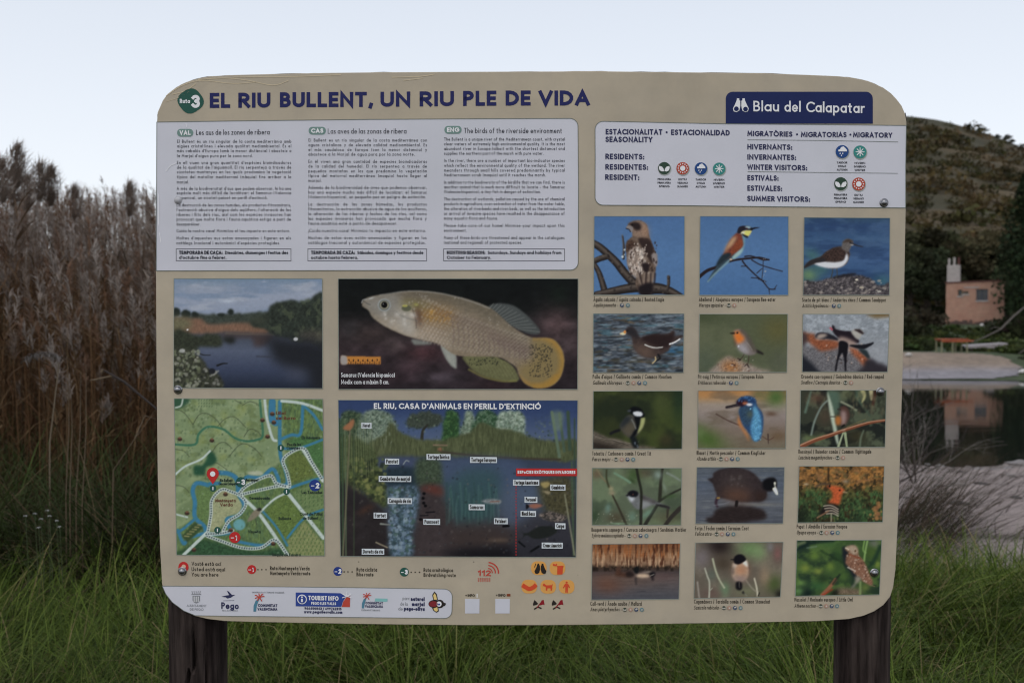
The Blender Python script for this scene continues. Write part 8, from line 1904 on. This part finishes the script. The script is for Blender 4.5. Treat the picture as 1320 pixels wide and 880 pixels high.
# dark sedge leaning over the gravel right of the board, and dark twigs beyond it
r = np.random.RandomState(31); m = 620
Y = r.uniform(6.6, 9.2, m); X = 2.55 + (Y - 6.6) * .38 + np.abs(r.normal(0, .22, m)) + r.uniform(-.3, .1, m)
pc = np.array([(.040, .030, .022), (.030, .032, .018), (.066, .046, .032), (.11, .085, .06)])[r.choice(4, m, p=[.35, .3, .25, .1])]
v = blades(X, Y, ground_z(X, Y) - .03, r.uniform(.4, 1.15, m), r.uniform(.005, .009, m), r.normal(.05, .35, m), r.uniform(.3, 1.0, m), r.uniform(.35, 1.0, m), 5, pc, 1.2, 4)
sedge = empty('sedge_clump', (2.9, 7.6, gz(2.9, 7.6))); tag(sedge, 'dark clump of sedge leaning right over the pale gravel beside the board', 'plant')
vv = v[0] - np.array(sedge.location); so = link('stems', np_mesh('stems', vv, v[1], v[2]), dry_m, sedge); so['kind'] = 'stuff'
m = 2400; Y = 6.8 + 9.5 * r.uniform(0, 1, m); X = 2.7 + (Y - 6.8) * .36 + (r.uniform(0, 1, m) ** 1.6) * (1.0 + .45 * (Y - 6.8)); k_ = fbm(X * 1.2, Y * 1.6, 88) > .44; X, Y = X[k_], Y[k_]; m = len(X)
v = blades(X, Y, ground_z(X, Y) + .01, r.uniform(.10, .55, m), r.uniform(.006, .013, m), r.normal(.05, .35, m), r.uniform(.9, 1.5, m), r.uniform(-.2, .5, m), 3, np.array([.045, .030, .024]) * r.uniform(.6, 1.6, (m, 1)), 1.1, 5)
joined('dead_twigs', [v], dry_m, 'thin dark dead twigs strewn over the pale gravel', 'twigs')

# bare grey shrub at the water's edge beside the board
twigm = mat('bare_grey_twig', (.13, .115, .10), .9, var=.3, scale=20)
def shrub(name, loc, label, n, L, seed, lean=(.3, 0), rad=.012, cat='shrub', m=None):
    r = random.Random(seed); root = empty(name, loc); tag(root, label, cat); mb = MB()
    def grow(p, d, L_, rad_, depth):
        pts = [p]; q_ = Vector(p); dd = Vector(d).normalized()
        for i in range(4):
            dd = (dd + Vector((r.uniform(-.25, .25), r.uniform(-.25, .25), r.uniform(-.2, .2)))).normalized(); q_ = q_ + dd * L_ / 4; pts.append(q_.copy())
        mb.tube(pts, [rad_, rad_ * .85, rad_ * .7, rad_ * .55, rad_ * .4], 5, cap=False)
        if depth:
            for i in range(3 if depth > 1 else 4):
                k_ = r.randint(1, 4); grow(pts[k_], dd + Vector((r.uniform(-.9, .9), r.uniform(-.9, .9), r.uniform(-.5, .5))), L_ * r.uniform(.4, .7), rad_ * .5, depth - 1)
    for i in range(n): grow(Vector((r.uniform(-.3, .3), r.uniform(-.3, .3), -.05)), Vector((lean[0] + r.uniform(-.9, .9), lean[1] + r.uniform(-.6, .6), r.uniform(.5, 1.1))), L * r.uniform(.6, 1.1), rad, 2)
    mb.build('branches', m or twigm, root)
p_ = at(1172, 600, 14.0)
shrub('bare_shrub', (p_.x, 14.0, gz(p_.x, 14.0)), 'bare grey twiggy shrub at the water edge, beside the right side of the board', 11, 1.05, 4, (.05, 0), rad=.009)
p_ = at(1150, 600, 12.0)
shrub('bare_shrub', (p_.x, 12.0, gz(p_.x, 12.0)), 'dark bare shrub mostly hidden behind the board, nearer than the grey one', 14, 1.0, 9, (.1, 0), m=darkstem)
# the long pale bare branch at the right edge
root = empty('bare_branch', (float(at(1345, 480, 30).x), 30, gz(float(at(1345, 480, 30).x), 30))); tag(root, 'long pale bare branch reaching in from the right edge in front of the pink house', 'branch')
o_ = root.location; mb = MB(); mb.tube([Vector((0, 0, -.3)), at(1345, 440, 30) - o_, at(1325, 392, 30) - o_, at(1306, 408, 30) - o_, at(1290, 424, 30) - o_, at(1270, 434, 30) - o_, at(1252, 441, 30) - o_], [.05, .045, .035, .03, .024, .018, .008], 7); mb.build('limb', twigm, root)
mb = MB(); mb.tube([at(1345, 440, 30) - o_, at(1328, 446, 30) - o_, at(1313, 456, 30) - o_], [.03, .022, .01], 6); mb.tube([at(1290, 424, 30) - o_, at(1284, 421, 30) - o_, at(1276, 424, 30) - o_], [.014, .01, .005], 5); mb.build('twig', twigm, root)

# stones: gravel as stuff, the larger rocks one by one
def stone_mesh(seed, sub=1):
    import bmesh
    bm = bmesh.new(); bmesh.ops.create_icosphere(bm, subdivisions=sub, radius=1); rr_ = random.Random(seed); off = Vector((seed * 7.1, 3, 1))
    for v_ in bm.verts: v_.co *= 1 + .55 * (mnoise.noise(v_.co * 1.1 + off)) + rr_.uniform(-.05, .05)
    for v_ in bm.verts: v_.co.z *= .6
    me = bpy.data.meshes.new('stone'); bm.to_mesh(me); bm.free(); return me
base_s = []
for s_ in range(5):
    me = stone_mesh(s_); v_ = np.zeros(len(me.vertices) * 3); me.vertices.foreach_get('co', v_); f_ = np.array([p.vertices[:] for p in me.polygons]); base_s.append((v_.reshape(-1, 3), f_)); bpy.data.meshes.remove(me)
r = np.random.RandomState(77); V = []; Fc = []; cc = []; b = 0
Y = 7.5 + 11.3 * r.uniform(0, 1, 9000) ** .8; X = r.uniform(2.4, 13, 9000); k_ = shore_keep(X, Y) & (fbm(X * .8, Y * .9, 44) > .38); X, Y = X[k_][:4200], Y[k_][:4200]; Z = ground_z(X, Y)
for i in range(len(X)):
    v_, f_ = base_s[i % 5]; s_ = r.uniform(.010, .030) * (1 + (r.uniform() < .06) * 1.2) * (1 + .03 * Y[i]); a = r.uniform(0, 6.28); ca, sa = math.cos(a), math.sin(a)
    q_ = v_ * s_ * np.array([r.uniform(.8, 1.5), 1, 1]); V.append(np.stack([q_[:, 0] * ca - q_[:, 1] * sa + X[i], q_[:, 0] * sa + q_[:, 1] * ca + Y[i], q_[:, 2] + Z[i] + .02 + s_ * .2], 1)); Fc.append(f_ + b); b += len(v_)
    cc.append(np.tile(np.array([.26, .225, .205]) * r.uniform(.25, 1.2), (len(v_), 1)))
rock_m = mat('pale_limestone', (0, 0, 0), .9, attr='col', var=.25, scale=14, bump=.5)
o = link('shore_stones', np_mesh('shore_stones', np.concatenate(V), np.concatenate(Fc), np.concatenate(cc), smooth=False), rock_m); tag(o, 'pale stones strewn over the gravel shore', 'stones', kind='stuff')
rock2 = mat('pale_rock', (.27, .25, .24), .9, var=.35, scale=6, bump=.8, bscale=14)
for i, (px, py, Yd, s_, lb) in enumerate(((1313, 580, 17.6, .26, 'largest pale rock at the water edge by the right side of the photo'), (1300, 590, 17.0, .16, 'pale rock just left of the largest one at the water edge'), (1284, 594, 16.8, .13, 'low pale rock at the water edge, third from the right'), (1262, 592, 17.0, .14, 'dark wet rock at the near water edge below the house reflection'), (1212, 575, 17.6, .17, 'flat yellowish rock in the water edge under the chimney reflection'), (1197, 574, 17.9, .13, 'small flat rock left of the yellowish one'))):
    t_ = at(px, py, Yd); me = stone_mesh(20 + i, 2); z_ = max(gz(t_.x, Yd), WATER - .05)
    o = link('rock', me, rock2); o.location = (t_.x, Yd, z_ + s_ * .15); o.scale = (s_ * .95, s_ * .6, s_ * .55); o.rotation_euler = (0, 0, i); tag(o, lb, 'rock', 'rocks at the water edge')
wp = mat('white_painted_stone', (.6, .58, .55), .8)
for i, (px, py, Yd, lb) in enumerate(((1203, 426, 60, 'small white stone on the grass left of the pink house'), (1171, 466, 46, 'white stone at the left end of the far beach'), (1318, 484, 42.5, 'white stone at the right edge on the far waterline'), (1266, 421, 64, 'small pale stone at the foot of the pink house wall'))):
    t_ = at(px, py, Yd); o = link('white_stone', stone_mesh(40 + i, 1), wp); o.location = (t_.x, Yd, gz(t_.x, Yd) + .1); o.scale = (.18, .14, .16); tag(o, lb, 'stone', 'white stones on the far bank')
